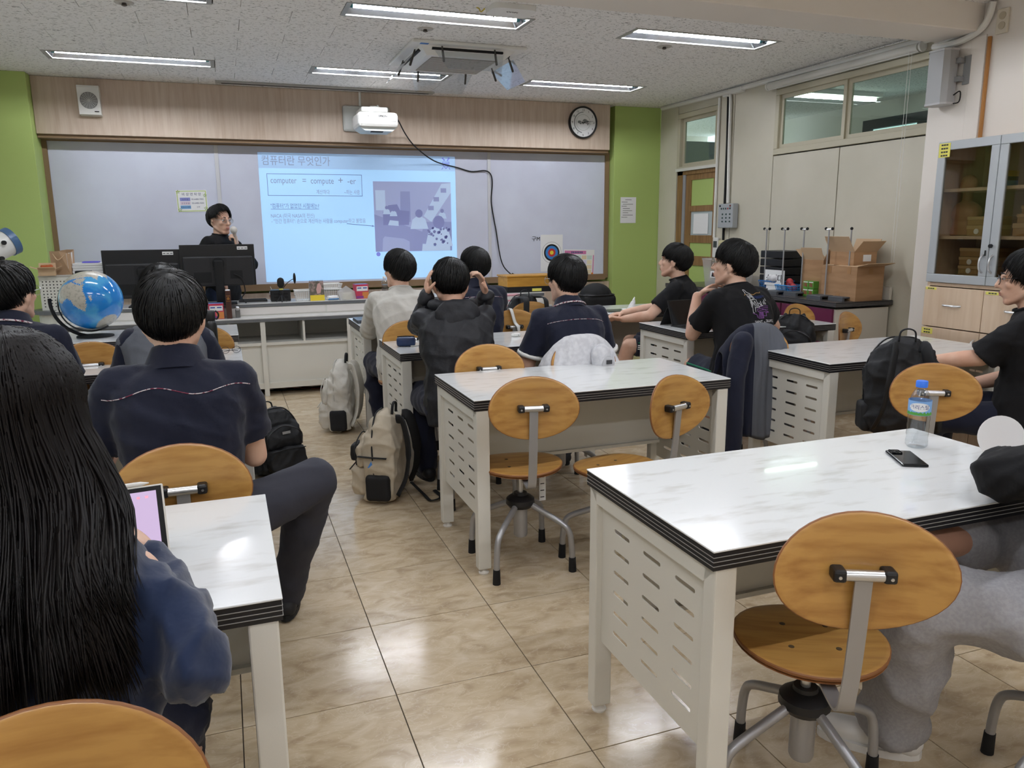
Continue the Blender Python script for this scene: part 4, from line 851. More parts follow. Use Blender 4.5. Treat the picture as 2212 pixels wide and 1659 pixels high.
# trays, baskets, packets
o = empty('black_crate_stack', (4.60,5.62,.8525), 0, 'tall black stack of ribbed trays leaning on the partition', 'crate')
for k in range(5): MB().box(-.11,-.16,.07*k+.004,.11,.16,.07*k+.066,.006).build('tray', MT['black_plastic'], o)
def basket(name, loc, size, label, mat, rz=0, n=9):
    o = empty(name, loc, rz, label, 'basket'); L_, W_, H_ = size; m = MB(); f = .84
    MB().box(-L_*f/2,-W_*f/2,0,L_*f/2,W_*f/2,.004).build('bottom', mat, o)
    def P(x, y, t): return Vector((x*(f+(1-f)*t),y*(f+(1-f)*t),H_*t))
    cor = [(-L_/2,-W_/2),(L_/2,-W_/2),(L_/2,W_/2),(-L_/2,W_/2)]
    for k in range(4):
        a, b = cor[k], cor[(k+1)%4]; nn_ = max(3, int(n*(abs(a[0]-b[0])+abs(a[1]-b[1]))/max(L_,W_)))
        for i in range(nn_+1): u = i/nn_; x, y = a[0]+(b[0]-a[0])*u, a[1]+(b[1]-a[1])*u; m.tube([P(x,y,0),P(x,y,1)], .0025, 4)
        for t in (.25,.5,.75): m.tube([P(*a,t),P(*b,t)], .0025, 4)
    m.build('lattice', mat, o); r = MB(); r.tube([P(*c,1) for c in cor+[cor[0]]], .006, 6); r.build('rim', mat, o); return o
blue_pl = M('blue_plastic','#3f8fd0',.4); bl2 = M('blue_plastic_deep','#2f6fae',.4)
basket('plastic_basket', (4.46,5.30,.8525), (.2,.2,.07), 'blue plastic basket of cables on the counter', blue_pl); basket('plastic_basket', (4.50,5.56,.8525), (.2,.22,.09), 'deep blue lattice basket beside the black tray stack', bl2)
t = MB(); rg = random.Random(4)
for i in range(5): t.ell((4.46+rg.uniform(-.05,.05),5.52+rg.uniform(-.07,.07),.97+rg.uniform(-.01,.03)),(.05,.05,.04),10,8)
o = remesh(t, 'plastic_bag', M('bag_film','#dcdadb',.3), None, .008, 2, .006, 40); tag(o, 'crumpled white plastic bag in the deep blue basket', 'bag')
o = remesh(MB().caps((4.45,5.28,.90),(4.47,5.36,.93),.035,.03).ell((4.46,5.34,.95),(.03,.035,.03)), 'red_pouch', M('redpouch','#c4494c',.6), None, .006, 2, .004, 40); tag(o, 'red pouch lying in the blue basket', 'pouch')
for i in range(3): o = MB().tube(bez([(4.38+.03*i,5.24,.90),(4.44,5.3+.02*i,.935),(4.5,5.26,.91),(4.48,5.36,.90)],5), .004, 5).build('cable', M('redcable%d' % i, ('#8e2f35','#26262a','#3a3f8f')[i], .5)); tag(o, ('dark red','black','indigo')[i]+' cable coiled in the blue basket', 'cable')
gp = M('green_pack','#5f9a3c',.5); gp2 = M('green_pack2','#8a5a3a',.5)
for i in range(4):
    o = empty('snack_packet', (4.42,5.065-.06*(i%2),.8525+.062*(i//2)), 0, ('lower','upper')[i//2]+' green packet '+('next to the blue basket','next to the hidden cardboard box')[i%2], 'packet', 'green packets'); MB().box(-.03,-.028,0,.03,.028,.06,.003).build('carton', gp, o); MB().prism([(-.02,.012),(.02,.02),(.012,.048),(-.016,.04)], 'x', -.0315, -.030).build('print', gp2, o); box('stripe', (-.0315,-.025,.048,-.0305,.025,.055), MT['stripe_white'], o)
o = empty('hand_lettered_card', (4.42,5.47,.8525), 0, 'white card with handwritten marks behind the counter stands', 'card'); MB().box(-.02,-.13,.06,-.016,.12,.19).build('sheet', MT['paper'], o); MB().box(-.016,-.1,0,.02,.1,.06).build('card_foot', MT['paper'], o)
text_obj('lettering', '소 시다', .07, MT['soft_black'], o, (-.0215,.105,.095), rot=(PI/2,0,-PI/2))
sb = empty('storage_box', (4.42,6.15,.8525), 0, 'translucent plastic storage box holding papers on the counter', 'box')
m = MB(); m.add([(-.13,-.17,0),(.13,-.17,0),(.13,.17,0),(-.13,.17,0),(-.15,-.2,.25),(.15,-.2,.25),(.15,.2,.25),(-.15,.2,.25)], [(0,3,2,1)]+[(i,(i+1)%4,4+(i+1)%4,4+i) for i in range(4)]); m.build('tub', MT['fogged_plastic'], sb); MB().box(-.155,-.205,.25,.155,.205,.265,.004).build('lid', MT['fogged_plastic'], sb)
MB().box(-.08,-.1,.02,.08,.06,.2).build('inner_box', M('inner','#a2836c',.8), sb); box('label', (-.151,-.02,.09,-.1495,.06,.15), MT['paper'], sb); MB().prism([(-.012,.1),(.04,.1),(.03,.14),(.0,.13)], 'x', -.153,-.151).build('print', MT['soft_black'], sb); box('label', (-.0805,-.06,.13,-.0795,.0,.17), MT['paper'], sb)
# ------------------------------------------------------------------ people
V = Vector
def slerp(a, b, t):
    d = max(-1, min(1, a.dot(b))); o = math.acos(d)
    if o < 1e-4: return a.copy()
    return (a*math.sin((1-t)*o)+b*math.sin(t*o))/math.sin(o)
def loft(mb, secs, n=20):
    """secs: (centre, xdir, ydir, rx, ry)"""
    vs = []
    for c, xd, yd, rx, ry in secs:
        for j in range(n):
            a = 2*PI*j/n; ca, sa = math.cos(a), math.sin(a)
            k = (abs(ca)**2.6+abs(sa)**2.6)**(-1/2.6)
            vs.append(c+xd*(rx*ca*k)+yd*(ry*sa*k))
    m = len(secs)
    fs = [(i*n+j, i*n+(j+1)%n, (i+1)*n+(j+1)%n, (i+1)*n+j) for i in range(m-1) for j in range(n)]
    fs += [tuple(range(n))[::-1], tuple((m-1)*n+j for j in range(n))]
    mb.add(vs, fs)
def ik(a, t, l1, l2, pole):
    d = t-a; L_ = min(d.length, (l1+l2)*.995); dn = d.normalized(); t = a+dn*L_
    c = (l1*l1-l2*l2+L_*L_)/(2*L_); h = math.sqrt(max(0, l1*l1-c*c))
    p = pole-dn*pole.dot(dn); p = p.normalized() if p.length > 1e-5 else V((0,0,-1))
    return a+dn*c+p*h, t
def add_hand(mb, wr, d, n, right=True, curl=(25,30,20), thumb=.6, k=1.0, spread=.05):
    d = d.normalized(); n = (n-d*n.dot(d)).normalized(); w = d.cross(n) if right else n.cross(d)
    R3 = Matrix((w, d, n)).transposed()
    mb.ell(wr+d*.048*k, (.038*k,.054*k,.0145*k), 14, 10, R3)
    mb.ell(wr+d*.03*k+w*.016*k+n*.005*k, (.022*k,.034*k,.016*k), 10, 8, R3)
    for i, (off, ls, r) in enumerate(((.031,(.041,.025,.021),.0088),(.0105,(.045,.028,.022),.009),(-.0105,(.042,.026,.021),.0086),(-.030,(.033,.020,.018),.0076))):
        p = wr+d*(.092-(.004*abs(i-1.2)))*k+w*off*k; dd = (d+w*spread*(1.5-i)).normalized(); ang = 0
        for s_, l in enumerate(ls):
            ang += math.radians(curl[s_]*(1+.07*i)); e = dd*math.cos(ang)+n*math.sin(ang); q = p+e*l*k
            mb.caps(p, q, (r-.0007*s_)*k, (r-.0007*(s_+1))*k, 10); p = q
    p = wr+d*.026*k+w*.03*k; e = (w*.72+d*.6+n*thumb*.5).normalized(); q = p+e*.042*k
    mb.caps(p, q, .0125*k, .0105*k, 10); e2 = (w*.3+d*.85+n*thumb).normalized(); mb.caps(q, q+e2*.032*k, .0105*k, .0085*k, 10)
def add_head(mb, T):
    n0 = len(mb.v)
    mb.ell((0,-.014,.032), (.0755,.094,.083), 20, 14)
    mb.ell((0,.022,-.022), (.062,.067,.088), 18, 14)
    mb.ell((0,.045,-.055), (.05,.045,.055), 16, 10)
    mb.ell((0,.06,-.098), (.024,.024,.018), 12, 8)
    for sx in (-1,1):
        mb.caps((sx*.052,-.005,-.052), (sx*.02,.062,-.096), .02, .019, 10)
        mb.ell((sx*.038,.062,-.02), (.022,.02,.02), 10, 8)
        mb.ell((sx*.028,.08,.022), (.024,.012,.009), 10, 6)
        rt = Matrix.Rotation(sx*-.35, 3, 'Z') @ Matrix.Rotation(-.2, 3, 'X')
        mb.ell((sx*.079,-.012,-.008), (.009,.02,.032), 10, 10, rt)
        mb.ell((sx*.076,-.006,-.036), (.008,.009,.012), 8, 6)
        mb.ell((sx*.011,.094,-.032), (.008,.009,.007), 8, 6)
    mb.caps((0,.084,.02), (0,.107,-.026), .009, .0125, 10)
    mb.ell((0,.09,-.056), (.021,.01,.006), 12, 6); mb.ell((0,.087,-.068), (.019,.01,.0065), 12, 6)
    mb.xform(T, n0)
def head_details(T, root, skin, glasses=None):
    for sx in (-1,1):
        m = MB().ell((sx*.031,.0825,.006), (.0125,.006,.0055), 10, 6).xform(T); e = m.build('eye', MT['eye_white'], root, True)
        MB().ell((sx*.031,.0875,.006), (.0052,.0025,.005), 8, 6).xform(T).build('iris', MT['iris'], e, True)
        MB().tube([T @ V(p) for p in ((sx*.014,.0915,.027),(sx*.03,.0905,.031),(sx*.047,.079,.027))], [.003,.0038,.0015], 6).build('eyebrow', MT['hair'], root)
    MB().ell((0,.0965,-.057), (.02,.0045,.0035), 10, 6).ell((0,.0945,-.0665), (.017,.0045,.004), 10, 6).xform(T).build('lips', MT['lip'], root, True)
    if glasses:
        m = MB(); LE = []
        for sx in (-1,1):
            ring = [T @ V((sx*.034+.0235*math.cos(a)*1.0, .104-.006*abs(math.cos(a)), .002+.0205*math.sin(a))) for a in [2*PI*i/18 for i in range(19)]]
            m.tube(ring, .0013, 6)
            LE.append(MB().add(ring[:-1], [tuple(range(18))]))
            m.tube([T @ V(p) for p in ((sx*.057,.1,.008),(sx*.079,.05,.01),(sx*.083,-.005,.008),(sx*.082,-.025,-.008))], .0014, 6)
        m.tube([T @ V((-.0115,.105,.006)), T @ V((0,.109,.009)), T @ V((.0115,.105,.006))], .0013, 6)
        g = m.build('eyeglasses', glasses, root); [q.build('lens', MT['lens'], g) for q in LE]
def hair_fn(style):
    tabs = {
     'bowl':   [(0,10),(35,4),(60,-8),(80,-16),(95,-15),(110,-40),(138,-54),(160,-66),(180,-70)],
     'crop':   [(0,40),(35,33),(58,10),(80,0),(95,0),(116,-36),(150,-52),(180,-55)],
     'nape':   [(0,10),(35,4),(60,-8),(80,-18),(95,-20),(112,-52),(145,-70),(180,-76)],
     'fringe': [(0,8),(40,0),(62,-12),(82,-18),(98,-14),(114,-46),(150,-61),(180,-64)],
     'long':   [(0,30),(35,12),(55,-20),(80,-40),(100,-45),(130,-50),(180,-52)]}
    tb = tabs[style]
    def f(th):
        a = abs((math.degrees(th)+180) % 360-180)
        for (a0,e0),(a1,e1) in zip(tb, tb[1:]):
            if a <= a1:
                t = (a-a0)/(a1-a0); t = t*t*(3-2*t); return math.radians(e0+(e1-e0)*t)
        return math.radians(tb[-1][1])
    return f
def hair(T, root, style='bowl', vol=1.12, nl=420, mat='hair', seed=1, lw=.0031, mess=1.0):
    rg = random.Random(seed); f = hair_fn(style); c = V((0,-.014,.026)); A = V((.079,.098,.094))
    el0 = math.radians(68); crown = V((.12*math.sin(seed), -math.cos(el0), math.sin(el0))).normalized()
    def dr(th, e): return V((math.sin(th)*math.cos(e), math.cos(th)*math.cos(e), math.sin(e)))
    def rad(d): return 1/math.sqrt((d.x/A.x)**2+(d.y/A.y)**2+(d.z/A.z)**2)
    def thick(t, d): return 1+(vol-1)*(.62+.38*math.sin(min(1,t*1.15)*PI*.75))*((1+.3*max(0,d.z)) if d.z > -.35 else max(.35 if style != 'nape' else .75, 1+1.1*(d.z+.35)))
    m = MB(); nt, nk = 56, 13
    for inner in (0,1):
        for k in range(nk):
            t = k/(nk-1)
            for j in range(nt):
                th = 2*PI*j/nt; d = slerp(crown, dr(th, f(th)+.05*math.sin(j*5.1+seed)), t); s_ = thick(t,d)-(.0 if not inner else (.05 if t < .95 else .07))
                s_ += 0 if inner else (.012*math.sin(j*2.4+seed)+.02*math.sin(j*.55+seed*2+t*4))*t
                m.v.append(tuple(c+d*rad(d)*s_))
    N_ = nk*nt
    for k in range(nk-1):
        for j in range(nt):
            a, b = k*nt+j, k*nt+(j+1)%nt
            m.f.append((a,b,b+nt,a+nt)); m.f.append((N_+a,N_+a+nt,N_+b+nt,N_+b)); m.mi += [0,0]
    for j in range(nt):
        a, b = (nk-1)*nt+j, (nk-1)*nt+(j+1)%nt; m.f.append((a,b,N_+b,N_+a)); m.mi.append(0)
    for q in range(int(nl*2.0)):
        th = rg.uniform(0, 2*PI); e = f(th)-rg.random()*.16+.04; off = rg.uniform(-.03,.06)*mess; dth = rg.gauss(0,.22)*mess
        t0 = rg.choice((0.02,.1,.25,.4)); pts = []; K = 7; lift = rg.random()*.03*mess
        for k in range(K):
            u_ = k/(K-1); t = t0+(1.02-t0)*u_
            d = slerp(crown, dr(th+dth*u_*u_, e), min(t,1.03)); s_ = thick(t,d)+off*math.sin(u_*PI)+.008+lift*u_**3
            pts.append(c+d*rad(d)*s_)
        m.tube(pts, [lw*(.5,.9,1,1,.9,.65,.12)[k] for k in range(K)], 3, True, .6)
    m.xform(T); return m.build('hair', MT[mat], root, True)
def frame_T(pos, yaw, pitch=0, roll=0):
    """head matrix: yaw clockwise from +Y (deg), pitch up positive"""
    return Matrix.Translation(pos) @ Matrix.Rotation(-math.radians(yaw),4,'Z') @ Matrix.Rotation(math.radians(pitch),4,'X') @ Matrix.Rotation(math.radians(roll),4,'Y')
PPL = {}
def person(key, label, xy, heading, hipz=.525, lean=6, side=0, curve=8, head=(0,0,0), hfwd=.02, rh=None, lh=None, rpole=(.35,-.4,-.9), lpole=(-.35,-.4,-.9),
           rhd=None, lhd=None, rhn=(0,0,-1), lhn=(0,0,-1), rcurl=(25,30,20), lcurl=(25,30,20), feet=None, knees=None, sc=1.0, skin='skin', top='navy', sleeve='short',
           legs='slacks', legtype='long', shoe='shoe_dark', style='bowl', vol=1.17, nl=380, hmat='hair', glasses=None, seed=1, loose=1.0, sleeves_mat=None, collar=None,
           standing=False, hood=False, wr=.010, face=False, gap=0, neck=.138, vox=.0095, legpole=None, hem=None, mess=1.0, tw=1.0, relb=None, lelb=None, shdrop=0, slv=.72):
    root = empty('person', (xy[0],xy[1],0), -math.radians(heading), label, 'person'); PPL[key] = root
    inv = (Matrix.Translation((xy[0],xy[1],0)) @ Matrix.Rotation(-math.radians(heading),4,'Z')).inverted()
    def Lc(p): return inv @ V(p)
    def Ld(p): return inv.to_3x3() @ V(p)
    k = sc
    up = (Matrix.Rotation(-math.radians(lean),3,'X') @ Matrix.Rotation(math.radians(side),3,'Y') @ V((0,0,1)))
    up2 = (Matrix.Rotation(-math.radians(lean+curve*2.2),3,'X') @ Matrix.Rotation(math.radians(side),3,'Y') @ V((0,0,1)))
    P0 = V((0,0,hipz)); mid = P0+up*.27*k; Nb = mid+up2*.235*k
    xd = V((1,0,0)); xd = (xd-up2*xd.dot(up2)).normalized(); fy = up2.cross(xd)*1.0; fy = V((0,0,1)).cross(xd) if False else -xd.cross(up2)*-1
    fy = up2.cross(xd); fy = fy if fy.y > 0 else -fy
    sh = {s_: Nb-up2*(.056+shdrop)*k+xd*s_*.163*k*tw+fy*gap for s_ in (-1,1)}
    nd = (up2*.45+V((0,0,1))*.55).normalized()
    Hc = Nb+nd*neck*k+fy*hfwd
    T = frame_T(Hc, head[0], head[1], head[2]) @ Matrix.Scale(k*1.06, 4)
    # ---- skin
    B = MB(); add_head(B, T)
    jaw = T @ V((0,-.018,-.05))
    B.caps(Nb-up2*.05*k, jaw, .056*k, .053*k, 16)
    def spine(t): return P0.lerp(mid, min(1,t/.5)) if t <= .5 else mid.lerp(Nb, (t-.5)/.5)
    def sd(t): return up.lerp(up2, max(0,min(1,(t-.3)/.4))).normalized()
    def secs(g, lo=-.16, addr=0):
        out = []
        for t, rx, ry in ((lo,.15,.12),(-.02,.168,.128),(.16,.160,.118),(.34,.152,.112),(.55,.163,.112),(.72,.172,.11),(.83,.170,.1),(.91,.145,.085),(.97,.098,.07),(1.03,.066,.06)):
            u_ = sd(t); p = spine(max(t,0)) if t <= 1 else Nb+up2*(t-1)*.5
            if t < 0: p = P0+up*t*.54*k
            x_ = V((1,0,0)); x_ = (x_-u_*x_.dot(u_)).normalized(); y_ = u_.cross(x_); y_ = y_ if y_.y > 0 else -y_
            lf = loose if t < .8 else 1+(loose-1)*max(0,(1.0-t)/.2)
            out.append((p+y_*(.012 if t < .3 else -.004)*k, x_, y_, rx*k*g*lf*(1+(tw-1)*.8 if .4 < t < .95 else 1)+addr, ry*k*g*lf+addr))
        return out
    loft(B, secs(.82, -.06))
    arms = {}
    for s_, tgt, pole, hd_, hn, cu in ((1,rh,rpole,rhd,rhn,rcurl),(-1,lh,lpole,lhd,lhn,lcurl)):
        a = sh[s_]
        tg = Lc(tgt) if tgt is not None else a+V((s_*.06,.12,-.48))*k
        el, wrp = ik(a, tg, .285*k, .25*k, Ld(pole) if tgt is not None else V(pole))
        eo = relb if s_ > 0 else lelb
        if eo is not None: el, wrp = Lc(eo), tg
        arms[s_] = (a, el, wrp)
        B.caps(a, el, .05*k, .04*k, 14); B.caps(el, el.lerp(wrp,.35), .041*k, .040*k, 14); B.caps(el.lerp(wrp,.35), wrp, .040*k, .026*k, 14)
        dh = Ld(hd_) if hd_ is not None else (wrp-el)
        add_hand(B, wrp+dh.normalized()*.008, dh, Ld(hn), s_ > 0, cu, k=k)
        if a: B.caps(Nb-up2*.05*k, a, .05*k, .05*k, 12)
    # ---- legs
    hips = {s_: P0+V((s_*.088,.0,-.01))*k for s_ in (-1,1)}; LG = {}
    for s_ in (-1,1):
        ft = feet[0 if s_ < 0 else 1] if feet else None
        if ft is not None: ft = Lc(ft)
        else: ft = V((s_*.12,.42,.075)) if not standing else V((s_*.1,.0,.075))
        if knees and knees[0 if s_ < 0 else 1] is not None:
            kn = Lc(knees[0 if s_ < 0 else 1]); an = ft
        else:
            kn, an = ik(hips[s_], ft, .43*k, .42*k, V((s_*.15,.6,.7)) if not standing else V((0,1,0)))
        LG[s_] = (hips[s_], kn, an)
        B.caps(hips[s_], kn, .078*k, .054*k, 14); B.caps(kn, kn.lerp(an,.35), .053*k, .053*k, 14); B.caps(kn.lerp(an,.35), an, .053*k, .036*k, 14)
    remesh(B, 'body', MT[skin], root, vox, 2, fac=.5)
    if face: head_details(T, root, skin, glasses)
    elif glasses: head_details(T, root, skin, glasses)
    # ---- top
    S = MB(); loft(S, secs(1.0, -.2, .006)); g = .012*loose
    for s_ in (-1,1):
        a, el, wrp = arms[s_]
        S.caps(Nb-up2*.035*k+xd*s_*.05*k, a, .05*k, .056*k+g*.3, 16)
        if sleeve == 'short' and sleeves_mat is None:
            e = a.lerp(el, slv); S.caps(a, e, .06*k+g*.6, .053*k+g*1.3, 18, ends=True) if False else S.tube([a+(a-e).normalized()*.04,a,a.lerp(e,.5),e], [.03,.057*k+g*.4,.056*k+g*.8,.057*k+g*1.1], 20)
        elif sleeves_mat is None:
            S.caps(a, el, .056*k+g*.5, .05*k+g*1.2, 18); S.caps(el, wrp, .05*k+g*1.2, .034*k+g*.9, 18)
    if hood:
        H_ = MB(); ringp = [Nb+xd*(.105*math.cos(a))*k-fy*(.085*math.sin(a))*k+up2*(.03-.05*math.sin(a))*k for a in [PI*i/8 for i in range(9)]]
        H_.tube(bez(ringp,3), .034*k, 10)
        H_.ell(Nb-fy*.105*k-up2*.075*k, (.125*k,.038*k,.085*k), 16, 12); H_.ell(Nb-fy*.11*k-up2*.12*k, (.09*k,.026*k,.07*k), 14, 10)
        remesh(H_, 'hood', MT[top], root, .0085, 5, wr*.5, 16, seed=seed+4)
    sh_o = remesh(S, {'short':'shirt','long':'jacket'}[sleeve], MT[top], root, .0098, 3, wr, 19, seed=seed)
    if sleeves_mat:
        S2 = MB()
        for s_ in (-1,1):
            a, el, wrp = arms[s_]; q = MB()
            q.caps(a-xd*s_*.016, el, .064*k+g*.5, .056*k+g*1.1, 18)
            if sleeve == 'long': q.caps(el, wrp, .058*k+g*1.3, .036*k+g*.9, 18)
            remesh(q, 'sleeve', MT[sleeves_mat], root, .008, 3, wr, 15, seed=seed+s_)
    # collar
    cm = MT[top] if collar is None else MT[collar]
    rp = []
    for i in range(25):
        a = 2*PI*i/24; rp.append(Nb+up2*(.012+(.018 if sleeve == 'short' and collar else .004)*(1 if math.sin(a) < .3 else .2))*k+xd*math.cos(a)*.069*k+fy*(math.sin(a)*.063+.004)*k)
    if collar:
        m = MB(); C0 = Nb+up2*.026*k
        for z_, rr in ((-.040,.098),(-.022,.090),(.020,.071),(.030,.066),(.028,.061),(.0,.062)):
            for i in range(28):
                a = 2*PI*i/28; fr_ = .5+.5*math.sin(a); m.v.append(tuple(C0+up2*(z_-.018*fr_)*k+xd*math.cos(a)*rr*k+fy*(math.sin(a)*rr*.95+.006)*k))
        m.f = [(i*28+j,i*28+(j+1)%28,(i+1)*28+(j+1)%28,(i+1)*28+j) for i in range(5) for j in range(28)]; m.mi = [0]*len(m.f); m.build('collar', MT[top], root, True)
        if collar != top: MB().tube([C0-up2*(.020+.018*(.5+.5*math.sin(a)))*k+xd*math.cos(a)*.0955*k+fy*(math.sin(a)*.091+.006)*k for a in [PI*.95+PI*1.1*i/20 for i in range(21)]], .0042, 6).build('collar_band', cm, root, True)
    else:
        MB().tube(rp, .0075*k, 8).build('neckband', cm, root, True)
    if hem:
        for s_ in (-1,1):
            a, el, _ = arms[s_]; e = a.lerp(el,.72); d_ = (el-a).normalized(); MB().tube([e-d_*.004, e+d_*.014], .062*k+g*1.1, 20).build('cuff', MT[hem], root, True)
    # ---- trousers
    Q = MB(); Q.ell(P0-V((0,.012,.015)), (.172*k,.128*k,.11*k), 18, 12)
    for s_ in (-1,1):
        h_, kn, an = LG[s_]
        if legtype == 'long': Q.caps(h_, kn, .1*k, .078*k, 18); Q.caps(kn, an+(kn-an).normalized()*.0, .078*k, .064*k, 18)
        elif legtype == 'wide': Q.caps(h_, kn, .112*k, .094*k, 18); Q.caps(kn, an+(kn-an).normalized()*.02, .092*k, .082*k, 18)
        elif legtype == 'bareR' and s_ > 0:
            Q.caps(h_, kn, .112*k, .094*k, 18); Q.caps(kn, kn.lerp(an,.48), .09*k, .08*k, 18)
        elif legtype == 'bareR': Q.caps(h_, kn, .112*k, .096*k, 18); Q.caps(kn, an+(kn-an).normalized()*.03, .094*k, .085*k, 18)
        else:
            e = h_.lerp(kn,.9); Q.tube([h_-(e-h_).normalized()*.05,h_,h_.lerp(e,.5),e], [.05,.097*k,.088*k,.084*k], 20)
    tr = remesh(Q, 'trousers' if legtype != 'short' else 'shorts', MT[legs], root, .012, 3, wr*1.2, 13, seed=seed+9)
    for s_ in (-1,1):
        h_, kn, an = LG[s_]; z0 = an.z-.075
        dr_ = V((an.x-kn.x, an.y-kn.y, 0)); dr_ = (V((0,1,0))*1.0+dr_*.0).normalized()
        tw_ = Matrix.Rotation(-s_*.15,3,'Z'); dr_ = tw_ @ dr_
        q = MB(); o_ = V((an.x,an.y,z0))
        q.caps(o_+V((0,0,.042))-dr_*.045, o_+V((0,0,.036))+dr_*.14, .04*k, .036*k, 14, 1.0); q.caps(o_+V((0,0,.04)), o_+V((0,0,.095)), .042*k, .042*k, 14)
        q.box(-.001,-.001,0,.001,.001,.002)
        for i, p in enumerate(q.v): q.v[i] = (p[0],p[1],max(p[2], z0+.002))
        so = remesh(q, 'shoe', MT[shoe], root, .010, 1, fac=.5)
        pl_ = MB().tube([o_-dr_*.085+V((0,0,.012)), o_-dr_*.05+V((0,0,.012)), o_+dr_*.1+V((0,0,.012)), o_+dr_*.185+V((0,0,.012))], [.02,.043,.043,.016], 12, True, .001)
        m = MB(); ring = []
        for i in range(20):
            a = 2*PI*i/20; ring.append(o_+dr_*(.05+.132*math.cos(a))+V((-dr_.y,dr_.x,0))*.044*math.sin(a))
        m.v = [tuple(p+V((0,0,.0))) for p in ring]+[tuple(p+V((0,0,.022))) for p in ring]; m.f = [tuple(range(20))[::-1], tuple(range(20,40))]+[(i,(i+1)%20,20+(i+1)%20,20+i) for i in range(20)]; m.mi = [0]*22
        m.build('sole', MT['shoe_white'] if shoe == 'shoe_white' else MT['soft_black'], so)
    if style: hair(T, root, style, vol, nl, hmat, seed, mess=mess)
    root['_j'] = 0; del root['_j']
    return dict(root=root, Nb=Nb, up=up2, xd=xd, fy=fy, T=T, arms=arms, legs=LG, shirt=sh_o, trousers=tr, P0=P0, inv=inv, k=k)
def on_back(P, pts2, r, mat, name, n=5, off=.0015, parent=None):
    """tube following the shirt's back: pts2 = (x, distance below neck base)"""
    me = P['shirt'].data; bv = BVHTree.FromPolygons([v.co for v in me.vertices], [p.vertices for p in me.polygons])
    out = []
    for x, dz in pts2:
        o_ = P['Nb']+P['xd']*x-P['up']*dz-P['fy']*.5
        h = bv.ray_cast(o_, P['fy'], 1.0)
        if h[0] is not None: out.append(h[0]+h[1]*off)
    if len(out) > 1: return MB().tube(out, r, n).build(name, MT[mat] if isinstance(mat, str) else mat, parent or P['shirt'])
def stripes(P, s_, mats, part, ts=.6, r=.0035):
    """rings around a trouser leg just above the hem"""
    pass

LP = ('l',)
# girl with long hair, tablet in hand
G = person('P1', 'person with long black hair in a navy sweatshirt holding a tablet', (-.325,1.165), 3, lean=10, curve=6, head=(2,-14,0), hfwd=.03, sc=.95, neck=.175, shdrop=.055, relb=(-.078,1.13,.785), top='navy_fleece', sleeve='long', loose=1.22,
  rh=(-.150,1.385,.85), rpole=(.55,-.5,-.9), rhd=(-.35,.75,.28), rhn=(-.6,-.15,-.5), rcurl=(30,40,30), lh=(-.47,1.42,.80), lhd=(.2,.8,.05), lhn=(.3,0,-1),
  legs='navy', style='long', vol=1.13, nl=500, mess=.35, hmat='hair_brown', vox=.0068, seed=4, wr=.026, tw=.95)
# boy in front with grey slacks
A = person('P2', 'person in navy polo shirt and grey slacks seen from behind', (-.155,2.42), 0, lean=1, curve=5, head=(10,-4,0), top='navy', collar='navy', rh=(-.06,2.76,.775), rpole=(.35,-.3,-.9), lh=(-.36,2.76,.775), lpole=(-.35,-.3,-.9), sc=1.0,
  knees=[(-.26,2.82,.53),(.235,2.60,.575)], feet=[(-.26,2.8,.075),(.125,2.80,.085)], style='bowl', vol=1.14, nl=700, seed=2, loose=1.05, tw=1.03)
on_back(A, [(x, .085+.012*math.sin(x*28)) for x in [-.2+.4*i/28 for i in range(29)]], .0014, 'plaid', 'piping')
# boy behind him
B3 = person('P3', 'person in navy and grey jacket mostly hidden behind the boy in grey slacks', (-.275,3.74), 0, lean=10, curve=8, head=(4,-6,0), top='grey_fabric', sleeve='long', sleeves_mat='navy', rh=(-.10,4.12,.775), rpole=(.3,-.3,-.9), lh=(-.42,4.12,.775), lpole=(-.3,-.3,-.9),
  style='bowl', vol=1.12, nl=300, seed=3, legs='navy', loose=1.04, tw=.97, shdrop=.025, hipz=.51, neck=.155)
B4 = person('P4', 'person in navy polo with spectacles and plaid collar trim by the globe', (-.9,3.80), 12, lean=3, curve=6, head=(14,2,0), top='navy', collar='plaid', style='fringe', vol=1.12, nl=420, seed=5, glasses=MT['alu'], face=True,
  rh=(-.75,4.13,.775), lh=(-1.05,4.12,.775), tw=1.03)
# presenter
SP = person('P5', 'person in black shirt speaking into a microphone at the whiteboard', (-.03,7.63), 128, hipz=.87, standing=True, lean=0, curve=2, head=(14,-2,0), hfwd=.015, top='black_tee', sleeve='long', legs='jeans', style='crop', vol=1.17, mess=1.7, nl=520, vox=.0068, seed=6, face=True, glasses=MT['grey_metal'],
  lh=(.125,7.50,1.26), lpole=(.7,.2,-.9), lhd=(-.1,-.12,1), lhn=(-.9,.3,.1), lcurl=(60,65,40), rh=(-.1,7.38,1.0), rpole=(-.6,.3,-.5), sc=.98)
B6 = person('P6', 'person in pale off-white jacket seen from behind at the front desk', (1.07,4.93), 2, lean=5, curve=7, head=(-26,2,0), top='white_jacket', sleeve='long', loose=1.12, rh=(1.2,5.46,.78), lh=(.95,5.44,.78), style='bowl', vol=1.14, nl=420, seed=7, legs='navy', wr=.016)
B7 = person('P7', 'person in dark hooded jacket with both hands raised beside the head', (1.10,3.76), 4, lean=9, curve=9, head=(6,-16,0), top='dark_jacket', sleeve='long', hood=True, loose=1.14,
  rh=(1.305,3.955,1.055), rpole=(.05,.8,-1), rhd=(-.25,-.05,1), rhn=(-1,-.1,-.2), rcurl=(25,45,35), lh=(.985,3.985,1.055), lpole=(-.05,.8,-1), lhd=(.1,0,1), lhn=(1,-.1,0), lcurl=(20,35,25), style='fringe', vol=1.12, nl=460, vox=.0068, seed=8, legs='navy', mess=1.5, wr=.016)
